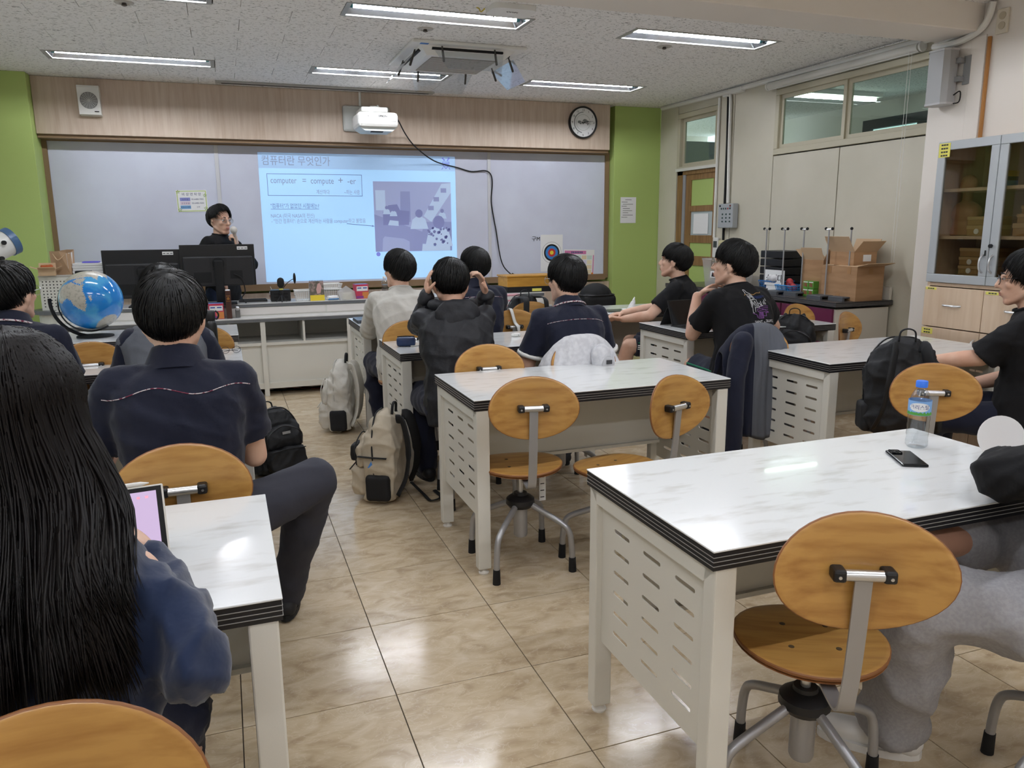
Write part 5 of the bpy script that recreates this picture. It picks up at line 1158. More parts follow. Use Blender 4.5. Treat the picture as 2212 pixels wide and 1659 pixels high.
B8 = person('P8', 'person in navy polo in the front row, half hidden by the hooded jacket', (1.60,4.96), 0, lean=4, curve=6, head=(-16,0,0), top='navy', collar='navy', style='bowl', vol=1.13, nl=360, seed=9, rh=(1.72,5.44,.78), lh=(1.45,5.44,.78), legs='slacks')
on_back(B8, [(x, .09) for x in [-.16+.32*i/20 for i in range(21)]], .0013, 'plaid', 'piping')
B9 = person('P9', 'person in navy polo with plaid collar trim sitting against the pale hoodie', (1.745,3.76), 0, lean=1, curve=9, head=(-17,-4,2), top='navy', collar='plaid', style='nape', vol=1.13, nl=560, seed=10, glasses=MT['grey_metal'], neck=.15, hipz=.50,
  rh=(1.88,4.08,.62), lh=(1.62,4.08,.62), rpole=(.6,-.5,-.8), lpole=(-.6,-.5,-.8), hem='stripe_white', legs='navy', tw=1.02)
on_back(B9, [(x, .10+.25*x*x) for x in [-.165+.33*i/24 for i in range(25)]], .0014, 'plaid', 'piping')
B10 = person('P10', 'person in plain black shirt turned sideways with hands on the desk edge', (3.24,5.02), -48, lean=-1, curve=7, head=(6,6,4), top='black_tee', style='bowl', vol=1.12, nl=460, vox=.0068, seed=11, face=True, lh=(2.80,5.18,.73), lhd=(-.8,.3,.15), lhn=(.2,-.2,-1), rh=(2.86,5.28,.765), rhd=(-.8,.1,-.1), lpole=(-.3,-.9,-.5), rpole=(.4,.2,-.8),
  knees=[(2.79,5.06,.545),(2.95,5.34,.53)], feet=[(2.74,5.18,.075),(2.86,5.46,.075)], legs='navy', legtype='short', skin='skin')
B11 = person('P11', 'person in black shirt printed with a harbour drawing, chin on hand', (2.87,3.80), -8, sc=1.06, lean=2, curve=7, head=(-28,4,3), top='black_tee', style='bowl', vol=1.14, nl=560, vox=.0068, seed=12, face=True, glasses=M('gold_wire','#5a5238',.35,metal=.6), lh=(2.76,4.15,.985), lpole=(-.2,.5,-1), lhd=(.5,-.1,.35), lhn=(0,-.3,-1), lcurl=(20,25,20),
  rh=(3.06,4.2,.785), rpole=(.9,-.2,-.5), knees=[(2.78,4.2,.53),(2.98,4.22,.53)], feet=[(2.68,4.24,.075),(2.98,4.3,.075)], legs='navy', legtype='short', loose=1.08, skin='skin')
B12 = person('P12', 'person in loose black shirt with dark-rimmed spectacles beside the cabinet', (3.53,2.48), -30, lean=2, curve=5, head=(-12,-3,0), top='black_tee', style='long', vol=1.12, nl=420, hmat='hair', vox=.0068, seed=13, face=True, glasses=MT['soft_black'], loose=1.32, lh=(3.14,2.74,.77), lelb=(3.28,2.585,.80), lhd=(-.4,.8,-.1), lpole=(-.5,-.6,-.7), rh=(3.42,2.78,.62), neck=.15, sc=.985, slv=.98, legs='navy')
B13 = person('P13', 'person in dark sweatshirt and grey sweatpants at the edge of the picture', (1.93,1.0), -36, lean=0, curve=6, head=(-10,0,0), top='black_tee', sleeve='long', loose=1.25, lh=(1.86,1.36,.80), lelb=(1.70,1.245,.825), lhd=(.6,.5,0), lpole=(-1,-.2,-.6), rh=(2.3,1.3,.62), legs='sweat_grey', legtype='bareR', skin='skin_dark', shoe='shoe_white',
  knees=[(1.54,1.28,.52),(1.95,1.41,.585)], feet=[(1.605,1.41,.075),(1.53,1.34,.635)], style='bowl', seed=14, nl=200, wr=.022)
# ------------------------------------------------------------------ long hair
def long_hair(P, mat, n=1300, zend=.6, spread=1.35, shift=.0, seed=1, lw=.0035, thmin=70, back=.02, lenj=.1, curtain=False):
    rg = random.Random(seed); T = P['T']; me = P['shirt'].data
    bv = BVHTree.FromPolygons([v.co for v in me.vertices], [p.vertices for p in me.polygons])
    c = Vector((0,-.014,.026)); A = Vector((.079,.098,.094)); cr = Vector((0,-.35,.94)).normalized(); vol = 1.15
    def rad(d): return 1/math.sqrt((d.x/A.x)**2+(d.y/A.y)**2+(d.z/A.z)**2)
    Hc = T @ Vector((0,0,0)); cache = {}
    def yback(x, z):
        k = (round(max(-.15,min(.15,x)),2), round(z,2))
        if k not in cache:
            h = bv.ray_cast(Vector((k[0],-1,k[1])), Vector((0,1,0)), 2.0); cache[k] = h[0].y if h[0] is not None else None
        return cache[k]
    def path(th, e, layer, t0, ph, ln, nz):
        dE = Vector((math.sin(th)*math.cos(e), math.cos(th)*math.cos(e), math.sin(e))); pts = []; vv = vol+.06*layer
        for k in range(5):
            d = slerp(cr, dE, t0+(1-t0)*k/4); pts.append(T @ (c+d*rad(d)*(vv-.02+.02*k/4)))
        p = pts[-1].copy(); L_ = p.z-ln; x0 = p.x-Hc.x; y_ = p.y
        for k in range(1,11):
            u = k/10; z = p.z-L_*u; g_ = u**.85
            x = Hc.x+x0*(1+(spread-1)*g_)+shift*u+.010*math.sin(u*4+ph)*u+nz*u*u
            yb_ = yback(x, z); y = p.y-.05*u; y_ = y_*.3+y*.7
            if yb_ is not None: y_ = min(y_, yb_-back*(.25+layer))
            pts.append(Vector((x, y_, z)))
        for _ in range(4):
            ys = [q.y for q in pts]
            for k in range(3, len(pts)-1): pts[k].y = min(ys[k]+.004, (ys[k-1]+2*ys[k]+ys[k+1])/4)
        xs = [q.x for q in pts]
        for k in range(3, len(pts)-1): pts[k].x = (xs[k-1]+xs[k]+xs[k+1])/3
        return pts
    m = MB()
    if curtain:
        ths = [math.radians(thmin+(360-2*thmin)*i/70) for i in range(71)]; n0 = len(m.v); K = None
        for th in ths:
            q = path(th, math.radians(-32), .02, 0, 0, zend+.08+.02*math.sin(th*9), 0); K = len(q); m.v += [tuple(p) for p in q]
        for i in range(70):
            for j in range(K-1): m.f.append((n0+i*K+j,n0+(i+1)*K+j,n0+(i+1)*K+j+1,n0+i*K+j+1)); m.mi.append(0)
    for q in range(n):
        clump = rg.randrange(90); rc_ = random.Random(clump*7+seed); thc = rc_.uniform(thmin, 360-thmin); phc = rc_.random()*6; lnc = rc_.uniform(-lenj,lenj*.5)
        th = math.radians(max(thmin,min(360-thmin,thc+rg.gauss(0,4.5)))); e = math.radians(rg.uniform(-46,-18)); layer = rg.random()
        pts = path(th, e, layer, rg.choice((0,.0,.15,.3,.5)), phc+rg.gauss(0,.4), zend+lnc+rg.uniform(-.03,.03), rg.gauss(0,.006))
        s_ = lw*(.6+.8*rg.random())
        m.tube(pts, [s_*.5]+[s_]*(len(pts)-4)+[s_*.8,s_*.5,s_*.1], 3)
    for o in P['root'].children:
        if o.name.startswith('hair'):
            return m.build('hair_lengths', MT[mat], o, True)
long_hair(G, 'hair_brown', 5200, .885, 1.55, .03, 3, .0022, 58, .05, .085, True)
long_hair(B12, 'hair', 900, .93, 1.0, 0, 5, .0026, 88, .015, .04)
# striped shorts: lengthwise side stripes
def side_stripes(P, side):
    h_, kn, an = P['legs'][side]; d = (kn-h_).normalized(); tr = P['trousers']
    me = tr.data; bv = BVHTree.FromPolygons([v.co for v in me.vertices], [p.vertices for p in me.polygons])
    out = (Matrix.Rotation(side*math.radians(0),3,'Z') @ Vector((side,0,0))); out = (out-d*out.dot(d)).normalized(); up = d.cross(out); up = up if up.z > 0 else -up
    for ang, mt, r in ((26,'stripe_green',.0055),(12,'stripe_white',.005),(2,'stripe_white',.005),(-8,'stripe_white',.004)):
        dv = (out*math.cos(math.radians(ang))+up*math.sin(math.radians(ang))).normalized(); pts = []
        for i in range(15):
            c = h_.lerp(kn, .1+.78*i/14); hit = bv.ray_cast(c+dv*.3, -dv, .3)
            if hit[0] is not None: pts.append(hit[0]+dv*.0005)
        if len(pts) > 2: MB().tube(pts, r, 5).build('stripe', MT[mt], tr)
for PP in (B10, B11):
    for s_ in (-1,1): side_stripes(PP, s_)
# harbour print on the black shirt
def strokes(P, lines, mat, r, name):
    for ln in lines: on_back(P, [(x, d) for x, d in ln], r, mat, name, 4, .001)
wht = M('print_white','#d9dadd',.8); prp = M('print_purple','#9a62b0',.8); gold = M('print_gold','#a9824a',.8); blu = M('print_blue','#23356b',.8)
def dens(pts, n=6):
    out = []
    for a, b in zip(pts, pts[1:]): out += [(a[0]+(b[0]-a[0])*i/n, a[1]+(b[1]-a[1])*i/n) for i in range(n)]
    return out+[pts[-1]]
PX, PZ, S_ = -.06, .03, .00044      # print origin and pixel scale
def PR(l): return dens([(PX+(x-1290)*S_, PZ+(y-780)*S_) for x, y in l], 3)
strokes(B11, [PR(l) for l in ([(1330,780),(1345,775),(1362,790),(1365,815),(1395,835),(1415,850)],[(1330,785),(1335,815),(1328,850),(1415,852)],[(1338,860),(1340,935),(1435,925),(1418,855)],[(1355,865),(1362,925)],[(1400,860),(1412,922)],[(1375,870),(1395,870),(1400,895),(1378,900),(1375,870)],
  [(1330,940),(1350,1110),(1370,1115)],[(1340,940),(1455,935),(1470,1045),(1375,1050)],[(1365,945),(1385,1105)],[(1350,950),(1345,1020)],[(1400,1040),(1398,985),(1415,955),(1432,985),(1438,1040)],[(1425,960),(1440,1035)],[(1320,970),(1330,1040)],[(1475,985),(1545,1030)],[(1500,980),(1510,1020)],[(1520,960),(1530,1015)],[(1480,1030),(1545,1028)],
  [(1560,970),(1562,1010)],[(1580,945),(1584,1010)],[(1600,985),(1602,1012)],[(1610,930),(1612,965)])], wht, .0013, 'print_line')
strokes(B11, [PR(l) for l in ([(1470,1040),(1540,1030),(1638,1032)],[(1410,1070),(1480,1062),(1638,1050)],[(1410,1075),(1415,1105),(1440,1110)],[(1440,1090),(1635,1075)],[(1340,1118),(1400,1140),(1412,1180)],[(1440,1110),(1425,1190),(1495,1195),(1510,1110),(1440,1110)],[(1455,1115),(1445,1185)],[(1475,1115),(1462,1188)],[(1492,1115),(1480,1190)],[(1510,1070),(1635,1108)],[(1520,1110),(1635,1112)],[(1515,1165),(1560,1170),(1570,1120),(1635,1122)],[(1470,1060),(1475,1040)])], prp, .0013, 'print_line')
strokes(B11, [PR([(1288,868),(1310,852),(1330,850)]), PR([(1415,850),(1460,862),(1520,838),(1560,845),(1608,826)])], gold, .002, 'print_line'); strokes(B11, [PR([(1300,910),(1330,910)]), PR([(1430,890),(1640,884)]), PR([(1440,905),(1600,902)]), PR([(1470,918),(1560,912)])], blu, .002, 'print_line')
def text_on_back(P, body, x, d, size, mat):
    cu = bpy.data.curves.new('t','FONT'); cu.body = body; cu.size = size; cu.resolution_u = 2; tmp = bpy.data.objects.new('t', cu); COL.objects.link(tmp); me = baked(tmp); bpy.data.objects.remove(tmp)
    sm = P['shirt'].data; bv = BVHTree.FromPolygons([v.co for v in sm.vertices], [p.vertices for p in sm.polygons])
    for v in me.vertices:
        o_ = P['Nb']+P['xd']*(x+v.co.x)-P['up']*(d-v.co.y)-P['fy']*.5; h = bv.ray_cast(o_, P['fy'], 1.0); v.co = (h[0]+h[1]*.002) if h[0] is not None else o_
    me.materials.clear(); me.materials.append(mat); o = bpy.data.objects.new('print_lettering', me); link(o, P['shirt'])
text_on_back(B11, 'SAINT - TROPEZ', PX+.025, PZ+.208, .021, wht)
on_back(B11, PR([(1500,1250),(1625,1248)]), .0012, wht, 'print_line', 4)
# microphone in the speaker's hand
mc = empty('microphone', (.115,7.475,1.335), 0, 'pale handheld microphone held by the speaker in black', 'microphone'); mc.rotation_euler = (.15,-.12,0)
MB().tube([(0,0,-.11),(0,0,.03),(0,0,.055)], [.011,.013,.018], 14).build('handle', M('mic_grip','#b7a79c',.4), mc, 'auto'); MB().ell((0,0,.082),(.031,.031,.034),16,12).build('windscreen', M('mic_foam','#d8d2cc',.9,bump=.5,bscale=200), mc, True)
# ------------------------------------------------------------------ teacher's bench
be = empty('teacher_bench', (0,6.9,0), 0, 'long two-tier demonstration bench below the whiteboard', 'bench')
bx0, bx1 = -1.3, 2.95; gedge = M('bench_edge','#6d6f72',.4); btop = M('bench_top','#d9d8d6',.18); shadep = MT['white_metal']
MB().box(bx0,-.01,.67,bx1,.22,.68,.002).build('lower_top', btop, be); MB().box(bx0,-.012,.645,bx1,.22,.67).build('lower_edge', gedge, be)
MB().box(bx0,.2,.68,bx1,.215,.755).build('riser', shadep, be)
for i in range(4): box('riser_panel', (bx0+.02+i*1.06,.194,.69,bx0+1.06+i*1.06,.2,.75), M('riser%d' % i,'#e3ded9',.3), be)
MB().box(bx0,.19,.757,bx1,.56,.782).build('upper_edge', gedge, be)
up_ = MB().box(bx0,.185,.782,bx1,.565,.788,.002).build('upper_top', btop, be)
MB().prism([(bx0+.0,.19)]+[(bx0-.19*math.sin(a), .375-.185*math.cos(a)) for a in [PI*i/14 for i in range(15)]]+[(bx0,.56)], 'z', .757, .788).build('rounded_end', gedge, be)
MB().prism([(bx0-.15*math.sin(a), .375-.15*math.cos(a)) for a in [PI*i/14 for i in range(15)]], 'z', .06, .757).build('end_drum', shadep, be)
MB().box(bx0,.0,.44,bx1,.5,.465).build('shelf', shadep, be); MB().box(bx0,.02,.0,bx1,.03,.0).v
MB().box(bx0,.02,.11,bx1,.03,.44).build('kick_panel', shadep, be); MB().box(bx0,.0,.062,bx1,.04,.112).build('bottom_rail', shadep, be); MB().box(bx0,.5,.06,bx1,.51,.757).build('back_panel', shadep, be)
for x in (-1.28,-.62,.0,.61,1.22,1.83,2.44,2.93): box('shelf_divider', (x-.009,.0,.465,x+.009,.5,.645), shadep, be)
for x in (-1.28,-.4,.27,1.0,1.75,2.5,2.93): box('post', (x-.02,-.006,0,x+.02,-.0005,.645), shadep, be)
for i in range(5):
    y = 7.0+.03*i; o = MB().tube(bez([(.0+.12*i,7.25,.008),(.2+.1*i,7.05+.02*i,.012),(.35+.15*i,7.1-.03*i,.008),(.8+.1*i,7.12,.008),(1.1,7.2,.008)],6), .0055, 5).build('floor_cable', MT['soft_black'] if i != 3 else M('cab_red','#6d2a2a',.5)); tag(o, ('black cable under the bench nearest the wall','long black cable trailing under the bench','black cable looping under the bench','dark red cable under the bench','short black cable under the bench')[i], 'cable', 'cables under the bench')
ZU, ZL = .7885, .6805
def monitor(x, y, zb, w_, h_, label, rz=0, stand=True):
    o = empty('monitor', (x,y,ZU), rz, label, 'monitor'); z0 = zb-ZU
    MB().box(-w_/2,.0,z0,w_/2,.022,z0+h_,.004).build('casing', MT['black_plastic'], o); MB().box(-w_/2+.02,-.03,z0+.0,w_/2-.02,.002,z0+h_*.72,.012).build('rear_shell', M('mon_rear','#232326',.5), o)
    MB().box(-w_/2+.004,.0215,z0+.006,w_/2-.004,.0235,z0+h_-.006).build('screen', M('mon_screen','#0a0a0c',.15), o)
    if stand:
        MB().box(-.035,-.062,.0,.035,-.03,z0+h_*.62,.008).build('stand_column', MT['soft_black'], o); MB().box(-.13,-.09,0,.13,.09,.012,.005).build('stand_foot', MT['soft_black'], o); MB().tube([(0,-.031,z0+h_*.55),(0,-.040,z0+h_*.55)], .05, 20).build('mount_disc', MT['soft_black'], o); 
        MB().box(-.065,-.034,z0+h_*.38,.065,-.0305,z0+h_*.69,.002).build('mount_plate', M('mon_plate','#1f1f22',.5), o)
        for a, b, c_, d in ((-.2,-.06,.03,.12),(.09,.19,.06,.13)): box('port_recess', (a,-.0315,z0+c_,b,-.0305,z0+d), MT['soft_black'], o)
        MB().tube(bez([(.12,-.035,z0+.1),(.18,-.05,z0+.06),(.2,-.05,z0-.05),(.17,-.06,.05),(.2,-.1,.01)],6), .005, 6).build('cable', MT['soft_black'], o)
    box('asset_sticker', (w_/2-.14,-.0305 if False else -.0015,z0+h_-.045,w_/2-.055,-.0005,z0+h_-.018), MT['paper'], o)
    for i in range(3): box('sticker_print', (w_/2-.135+i*.028,-.002,z0+h_-.036,w_/2-.115+i*.028,-.0015,z0+h_-.03), MT['ink'], o)
    return o
monitor(-.64,7.2,.86,.60,.40,'black monitor seen from behind, partly hidden by the globe'); monitor(-.045,7.16,.945,.60,.35,'black monitor with stand seen from behind in front of the speaker')
kb = tag(MB().box(.10,7.24,ZU,.34,7.36,ZU+.018,.004).build('keyboard', MT['black_plastic']), 'black keyboard lying on the bench behind the monitor', 'keyboard')
for r_ in range(4): MB().box(.11,7.255+.026*r_,ZU+.018,.33,7.275+.026*r_,ZU+.021).build('key_row', MT['soft_black'], kb)
def tissue_box(x, y, z, rz, label):
    o = empty('tissue_box', (x,y,z), rz, label, 'box'); MB().box(-.06,-.045,0,.06,.045,.13,.002).build('carton', M('tb_red%d' % int(x*100),'#c9405c',.5), o)
    box('white_panel', (-.052,-.046,.07,.052,-.0448,.112), MT['paper'], o); box('orange_panel', (.0,-.0462,.004,.058,-.0448,.06), M('tb_or%d' % int(x*100),'#d98a4a',.5), o); box('purple_panel', (-.058,-.0464,.004,.01,-.0448,.025), M('tb_pu%d' % int(x*100),'#8a3f88',.5), o); box('blue_top', (-.058,-.044,.13,.058,.044,.1312), M('tb_bl%d' % int(x*100),'#6a86c9',.5), o)
    for i in range(2): box('print_line', (-.045+.052*i,-.0468,.092,-.008+.052*i,-.0455,.102), M('tb_ink%d%d' % (i,int(x*100)),'#3f5aa8',.6), o)
    return o
tissue_box(-.09,7.0,ZL,0,'red and white tissue box beside the brown book'); tissue_box(1.165,7.2,ZU,.15,'red and white tissue box beside the wrapped white block')
bk = empty('standing_book', (.012,7.02,ZL), 0, 'thick dark brown book standing on the bench', 'book'); MB().box(-.022,-.07,0,.022,.07,.235,.004).build('cover', M('book_brown','#4a2b22',.5), bk); MB().box(-.018,-.066,.004,.018,.071,.2365).build('pages', MT['paper'], bk)
for z in (.19,.145): box('gilt_band', (-.016,-.0712,z,.016,-.0698,z+.004), M('gilt%d' % int(z*1000),'#a8763c',.4,metal=.5), bk)
MB().prism([(0,.185),(.012,.17),(.008,.158),(-.008,.158),(-.012,.17)], 'y', -.0712, -.0698).build('gilt_mark', M('gilt','#a8763c',.4,metal=.5), bk)
o = MB().box(-.02,-.015,0,.02,.015,.07,.004).build('tape_dispenser', M('disp','#7c7c7c',.3,metal=.5), loc=(.08,7.02,ZL)); MB().tube([(-.012,-.02,.08),(.012,-.02,.08)], .018, 12).build('roll', MT['alu'], o); tag(o, 'small metal clip holder beside the brown book', 'holder')
# desktop microphone
dm = empty('desk_microphone', (.455,7.12,ZU), 0, 'black desk microphone with pop filter on a small tripod', 'microphone')
MB().caps((0,0,.155),(0,0,.185),.03,.03,16).build('capsule', MT['soft_black'], dm, True); MB().cyl(0,0,.07,.13,.016,14).build('body', MT['black_plastic'], dm); box('yellow_tag', (-.0165,-.018,.108,.0165,-.0155,.12), MT['yellow_label'], dm)
for a in (.5,2.6,4.7): MB().tube([(0,0,.075),(.05*math.cos(a),.05*math.sin(a),.004)], .005, 6).build('tripod_leg', MT['black_plastic'], dm)
MB().tube(bez([(.01,0,.11),(.05,0,.16),(.09,0,.19),(.115,0,.2)],5), .0035, 6).build('gooseneck', MT['black_plastic'], dm); MB().ell((.12,-.0,.205),(.012,.04,.048),16,10).build('pop_filter', MT['soft_black'], dm, True)
o = empty('desk_caddy', (.455,7.26,ZU), 0, 'squat black desk organiser behind the desk microphone', 'organiser'); MB().box(-.085,-.06,0,.085,.06,.10,.006).build('housing', MT['black_plastic'], o)
for z in (.03,.06): box('slot', (-.06,-.0612,z,.06,-.0598,z+.012), MT['soft_black'], o)
o = MB().lathe([(.001,0),(.025,0),(.028,.01),(.032,.07),(.033,.072),(.001,.07)], 16).build('paper_cup', MT['paper'], smooth='auto', loc=(.40,7.40,ZU)); MB().tube([(0,0,.07),(-.02,0,.12)], .003, 6).build('straw', MT['white_plastic'], o); MB().lathe([(.0285,.02),(.0305,.02),(.032,.045),(.03,.045)], 16).build('printed_band', M('cupband','#8a4a4a',.6), o); tag(o, 'paper cup with a straw behind the desk organiser', 'cup')
o = MB().lathe([(.001,0),(.032,0),(.034,.075),(.03,.075),(.028,.01),(.001,.01)], 18).build('white_mug', MT['white_plastic'], smooth='auto', loc=(.50,7.40,ZU)); MB().tube([(.033+.02*math.sin(a),0,.04-.024*math.cos(a)) for a in [PI*i/8 for i in range(9)]], .004, 6).build('handle', MT['white_plastic'], o); tag(o, 'white mug behind the desk organiser', 'mug')
wbk = M('basket_white','#e3e1dc',.4)
basket('white_basket', (.66,7.22,ZU), (.17,.15,.09), 'white plastic basket between the organiser and desk calendar', wbk, 0, 9); basket('white_basket', (.90,7.30,ZU), (.2,.15,.09), 'white plastic basket behind the desk calendar', wbk, 0, 10); basket('white_basket', (.91,7.31,ZU+.085), (.18,.14,.05), 'white basket stacked askew behind the desk calendar', wbk, .08, 10)
cl = empty('desk_calendar', (.765,7.12,ZU), .05, 'standing desk calendar with a photo and yellow footer', 'calendar')
rotc = Matrix.Rotation(-.25,4,'X'); MB().box(-.063,-.002,.0,.063,.0,.175).xform(rotc).build('photo_leaf', M('cal_photo','#5b5548',.6,col2='#a98e88',nscale=18,lo=.45,hi=.6), cl); MB().box(-.063,-.0035,.0,.063,-.002,.05).xform(rotc).build('footer', M('cal_yellow','#e3c832',.6), cl)
MB().box(-.063,.0,.0,.063,.002,.175).xform(Matrix.Translation((0,.088,0)) @ Matrix.Rotation(.25,4,'X')).build('rear_leaf', MT['paper'], cl); MB().add([Vector(p) for p in ((.0,-.004,.06),(.03,-.004,.07),(.045,-.004,.12),(.03,-.004,.16),(.01,-.004,.15),(-.005,-.004,.1))], [(0,1,2,3,4,5)]).xform(rotc).build('photo_shape', M('cal_pink','#c79c96',.6), cl)
for i in range(9): MB().tube([(-.054+.0135*i, .043+.008*math.cos(a), .172+.008*math.sin(a)) for a in [2*PI*j/8 for j in range(9)]], .0012, 4).build('ring', MT['soft_black'], cl)
o = empty('wipes_pack', (.90,7.13,ZU), .1, 'small white and blue pack lying beside the calendar', 'pack'); remesh(MB().box(-.05,-.03,.0,.05,.03,.04,.01), 'pouch', MT['paper'], o, .006, 3, .003, 40); box('blue_band', (-.048,-.0315,.006,.048,-.0302,.016), M('wipe_blue','#3f86c4',.5), o)
o = empty('wrapped_block', (1.03,7.12,ZU), .1, 'cream block loosely wrapped in clear plastic on the bench', 'block'); MB().box(-.045,-.025,.002,.045,.025,.06,.004).build('block', M('soap','#e6e0cc',.6), o)
MB().add([(-.07,-.04,0),(.07,-.04,0),(.07,.04,0),(-.07,.04,0),(-.09,-.02,.07),(.06,-.03,.075),(.07,.03,.07),(-.08,.03,.075),(-.01,0,.125)], [(0,1,5,4),(1,2,6,5),(2,3,7,6),(3,0,4,7),(4,5,8),(5,6,8),(6,7,8),(7,4,8)]).build('plastic_wrap', MT['fogged_plastic'], o)
def bottle(name, loc, h, r, label, capm, lab_m=None, water=.0):
    o = empty(name, loc, 0, label, 'bottle'); q = h
    prof = [(.001,.002),(r*.8,.0),(r,.008)]+[(r*(1-(.05 if i % 2 else 0)), .02+q*.5*i/9) for i in range(10)]+[(r,q*.62),(r*.97,q*.70),(r*.75,q*.80),(r*.46,q*.885),(r*.42,q*.9),(r*.42,q*.93)]
    MB().lathe(prof, 28).build('bottle_wall', MT['clear_plastic'], o, 'auto')
    MB().lathe([(.001,q*.905),(r*.50,q*.905),(r*.53,q*.91),(r*.53,q*.99),(r*.48,q),(.001,q)], 24).build('cap', capm, o, 'auto')
    if water: MB().lathe([(.001,.006),(r*.93,.006),(r*.93,water),(.001,water)], 24).build('water', MT['clear_plastic'], o, 'auto')
    if lab_m:
        n = 32; m = MB()
        for z in (q*.50,q*.715): m.v += [((r+.0008)*math.cos(2*PI*j/n),(r+.0008)*math.sin(2*PI*j/n),z) for j in range(n)]
        m.f = [(j,(j+1)%n,n+(j+1)%n,n+j) for j in range(n)]; m.mi = [0]*n; m.build('label', lab_m, o, True)
    return o
wcap = MT['white_plastic']
bottle('water_bottle', (1.385,7.18,ZU), .195, .03, 'clear bottle on the bench, the one nearer the tissue box', wcap, None, .12); bottle('water_bottle', (1.47,7.19,ZU), .195, .03, 'clear bottle on the bench, the one nearer the pale jacket', wcap, None, .12)
o = empty('marker_pen', (1.28,7.14,ZU+.008), .3, 'dark marker pen lying on the bench by the bottles', 'marker'); MB().tube([(-.05,0,0),(.05,0,0)], .007, 10).build('barrel', MT['soft_black'], o); MB().tube([(.03,0,0),(.062,0,0)], .008, 10).build('cap', MT['black_plastic'], o)
yb = empty('yellow_cabinet', (2.85,7.30,ZU), 0, 'low yellow wooden drawer box on the bench', 'drawer box'); yw = M('yellow_wood','#cf9a3f',.45,col2='#c08c36',nscale=4,stretch=(1,6,6)); MB().box(-.26,-.14,0,.26,.14,.055,.003).build('base_case', MT['soft_black'], yb); MB().box(-.26,-.14,.055,.26,.14,.15,.003).build('drawer', yw, yb); MB().box(-.27,-.15,.15,.27,.15,.165,.003).build('lid', yw, yb); box('yellow_sign', (.0,-.1412,.008,.1,-.1398,.035), MT['yellow_label'], yb)
ps = empty('paper_pile', (2.55,6.98,ZL), .1, 'pile of papers with pink edges on the bench', 'papers')
for i in range(7): MB().box(-.1+.004*(i%3),-.06,.016*i,.1-.003*(i%2),.06,.016*i+.014).build('sheaf', MT['paper'] if i % 3 else M('pinkpaper%d' % i,'#d9a3ad',.8), ps)
# left end of bench: pegboard, paper bag, stacks
pg = empty('pegboard_cabinet', (-1.265,7.30,ZU), 0, 'small white perforated cabinet at the bench end', 'cabinet')
holes = [[(x+.0045*dx,z+.0045*dz) for dx,dz in ((-1,-1),(1,-1),(1,1),(-1,1))] for x in [-.115+.0255*i for i in range(14)] for z in [.03+.025*j for j in range(9)]]
pp = outline('perforated_front', [(-.14,0),(.26,0),(.26,.265),(-.14,.265)], holes, MT['white_metal'], pg, .001); pp.rotation_euler = (PI/2,0,0); pp.location = (0,-.12,0)
MB().box(-.14,-.118,0,.26,.1,.002).box(-.14,.098,0,.26,.1,.265).box(-.14,-.118,0,-.138,.1,.265).box(.258,-.118,0,.26,.1,.265).build('shell', M('peg_in','#57544f',.6), pg); MB().box(-.145,-.125,.265,.265,.105,.28,.003).build('top_board', M('peg_top','#b8b5ae',.5), pg)
ZP = ZU+.2805
bg = empty('paper_bag', (-1.24,7.30,ZP), -.15, 'open kraft paper bag on the perforated cabinet', 'bag'); kr = M('kraft_bag','#b9997a',.85,bump=.3,bscale=14)
MB().add([(-.07,-.05,0),(.07,-.05,0),(.07,.05,0),(-.07,.05,0),(-.075,-.05,.19),(.07,-.045,.17),(.078,.05,.2),(-.07,.05,.185),(0,-.07,.19),(.02,.06,.2)], [(0,3,2,1),(0,1,5,8,4),(1,2,6,5),(2,3,7,9,6),(3,0,4,7)]).build('bag_wall', kr, bg); MB().tube(bez([(-.05,-.055,.17),(-.01,-.075,.12),(.04,-.055,.16)],5), .004, 5).build('cord_handle', MT['card_light'], bg); MB().add([(.05,-.055,.17),(.08,.0,.18),(.07,-.01,.03),(.055,-.056,.05)], [(0,1,2,3)]).build('receipt', MT['paper'], bg)
sn = carton_open('snack_box', (-1.335,7.17,ZP), (.12,.09,.05), .1, 'open kraft snack box holding an orange packet', [(20,.05),(25,.05),(70,.05),(20,.06)], ('card_light','card_light')); remesh(MB().box(-.045,-.03,.015,.045,.03,.085,.01), 'orange_packet', M('orange_pack','#b5582c',.4), sn, .006, 2, .005, 40)
stk = empty('paper_stack', (-1.03,7.36,ZP-.15), 0, 'tall white stack of paper reams behind the first monitor', 'papers')
for i in range(12): MB().box(-.14+.003*(i%2),-.1,.02*i,.14-.002*(i%3),.1,.02*i+.018).build('ream', MT['paper'], stk)
MB().box(-.07,-.06,.24,.05,.06,.25).build('purple_folder', M('purple_folder','#6a62d8',.4), stk)
o = MB().box(-.06,-.03,0,.06,.03,.03,.004).build('black_case', MT['soft_black'], loc=(-1.08,7.19,ZP)); MB().box(-.058,-.0315,.014,.058,.0315,.016).build('seam', MT['black_plastic'], o); tag(o, 'small black case on the perforated cabinet beside the paper bag', 'case')
o = MB().lathe([(.001,0),(.03,0),(.032,.07),(.028,.07),(.026,.01),(.001,.01)], 16).build('pencil_cup', M('yellow_cup','#cdb860',.5), smooth='auto', loc=(-1.19,7.13,ZU)); MB().tube([(0,0,.02),(-.05,-.01,.1)], .003, 6).tube([(0.01,0,.02),(.012,.0,.11)], .004, 6).build('pen', MT['white_plastic'], o); tag(o, 'yellow cup holding pens behind the globe', 'cup')
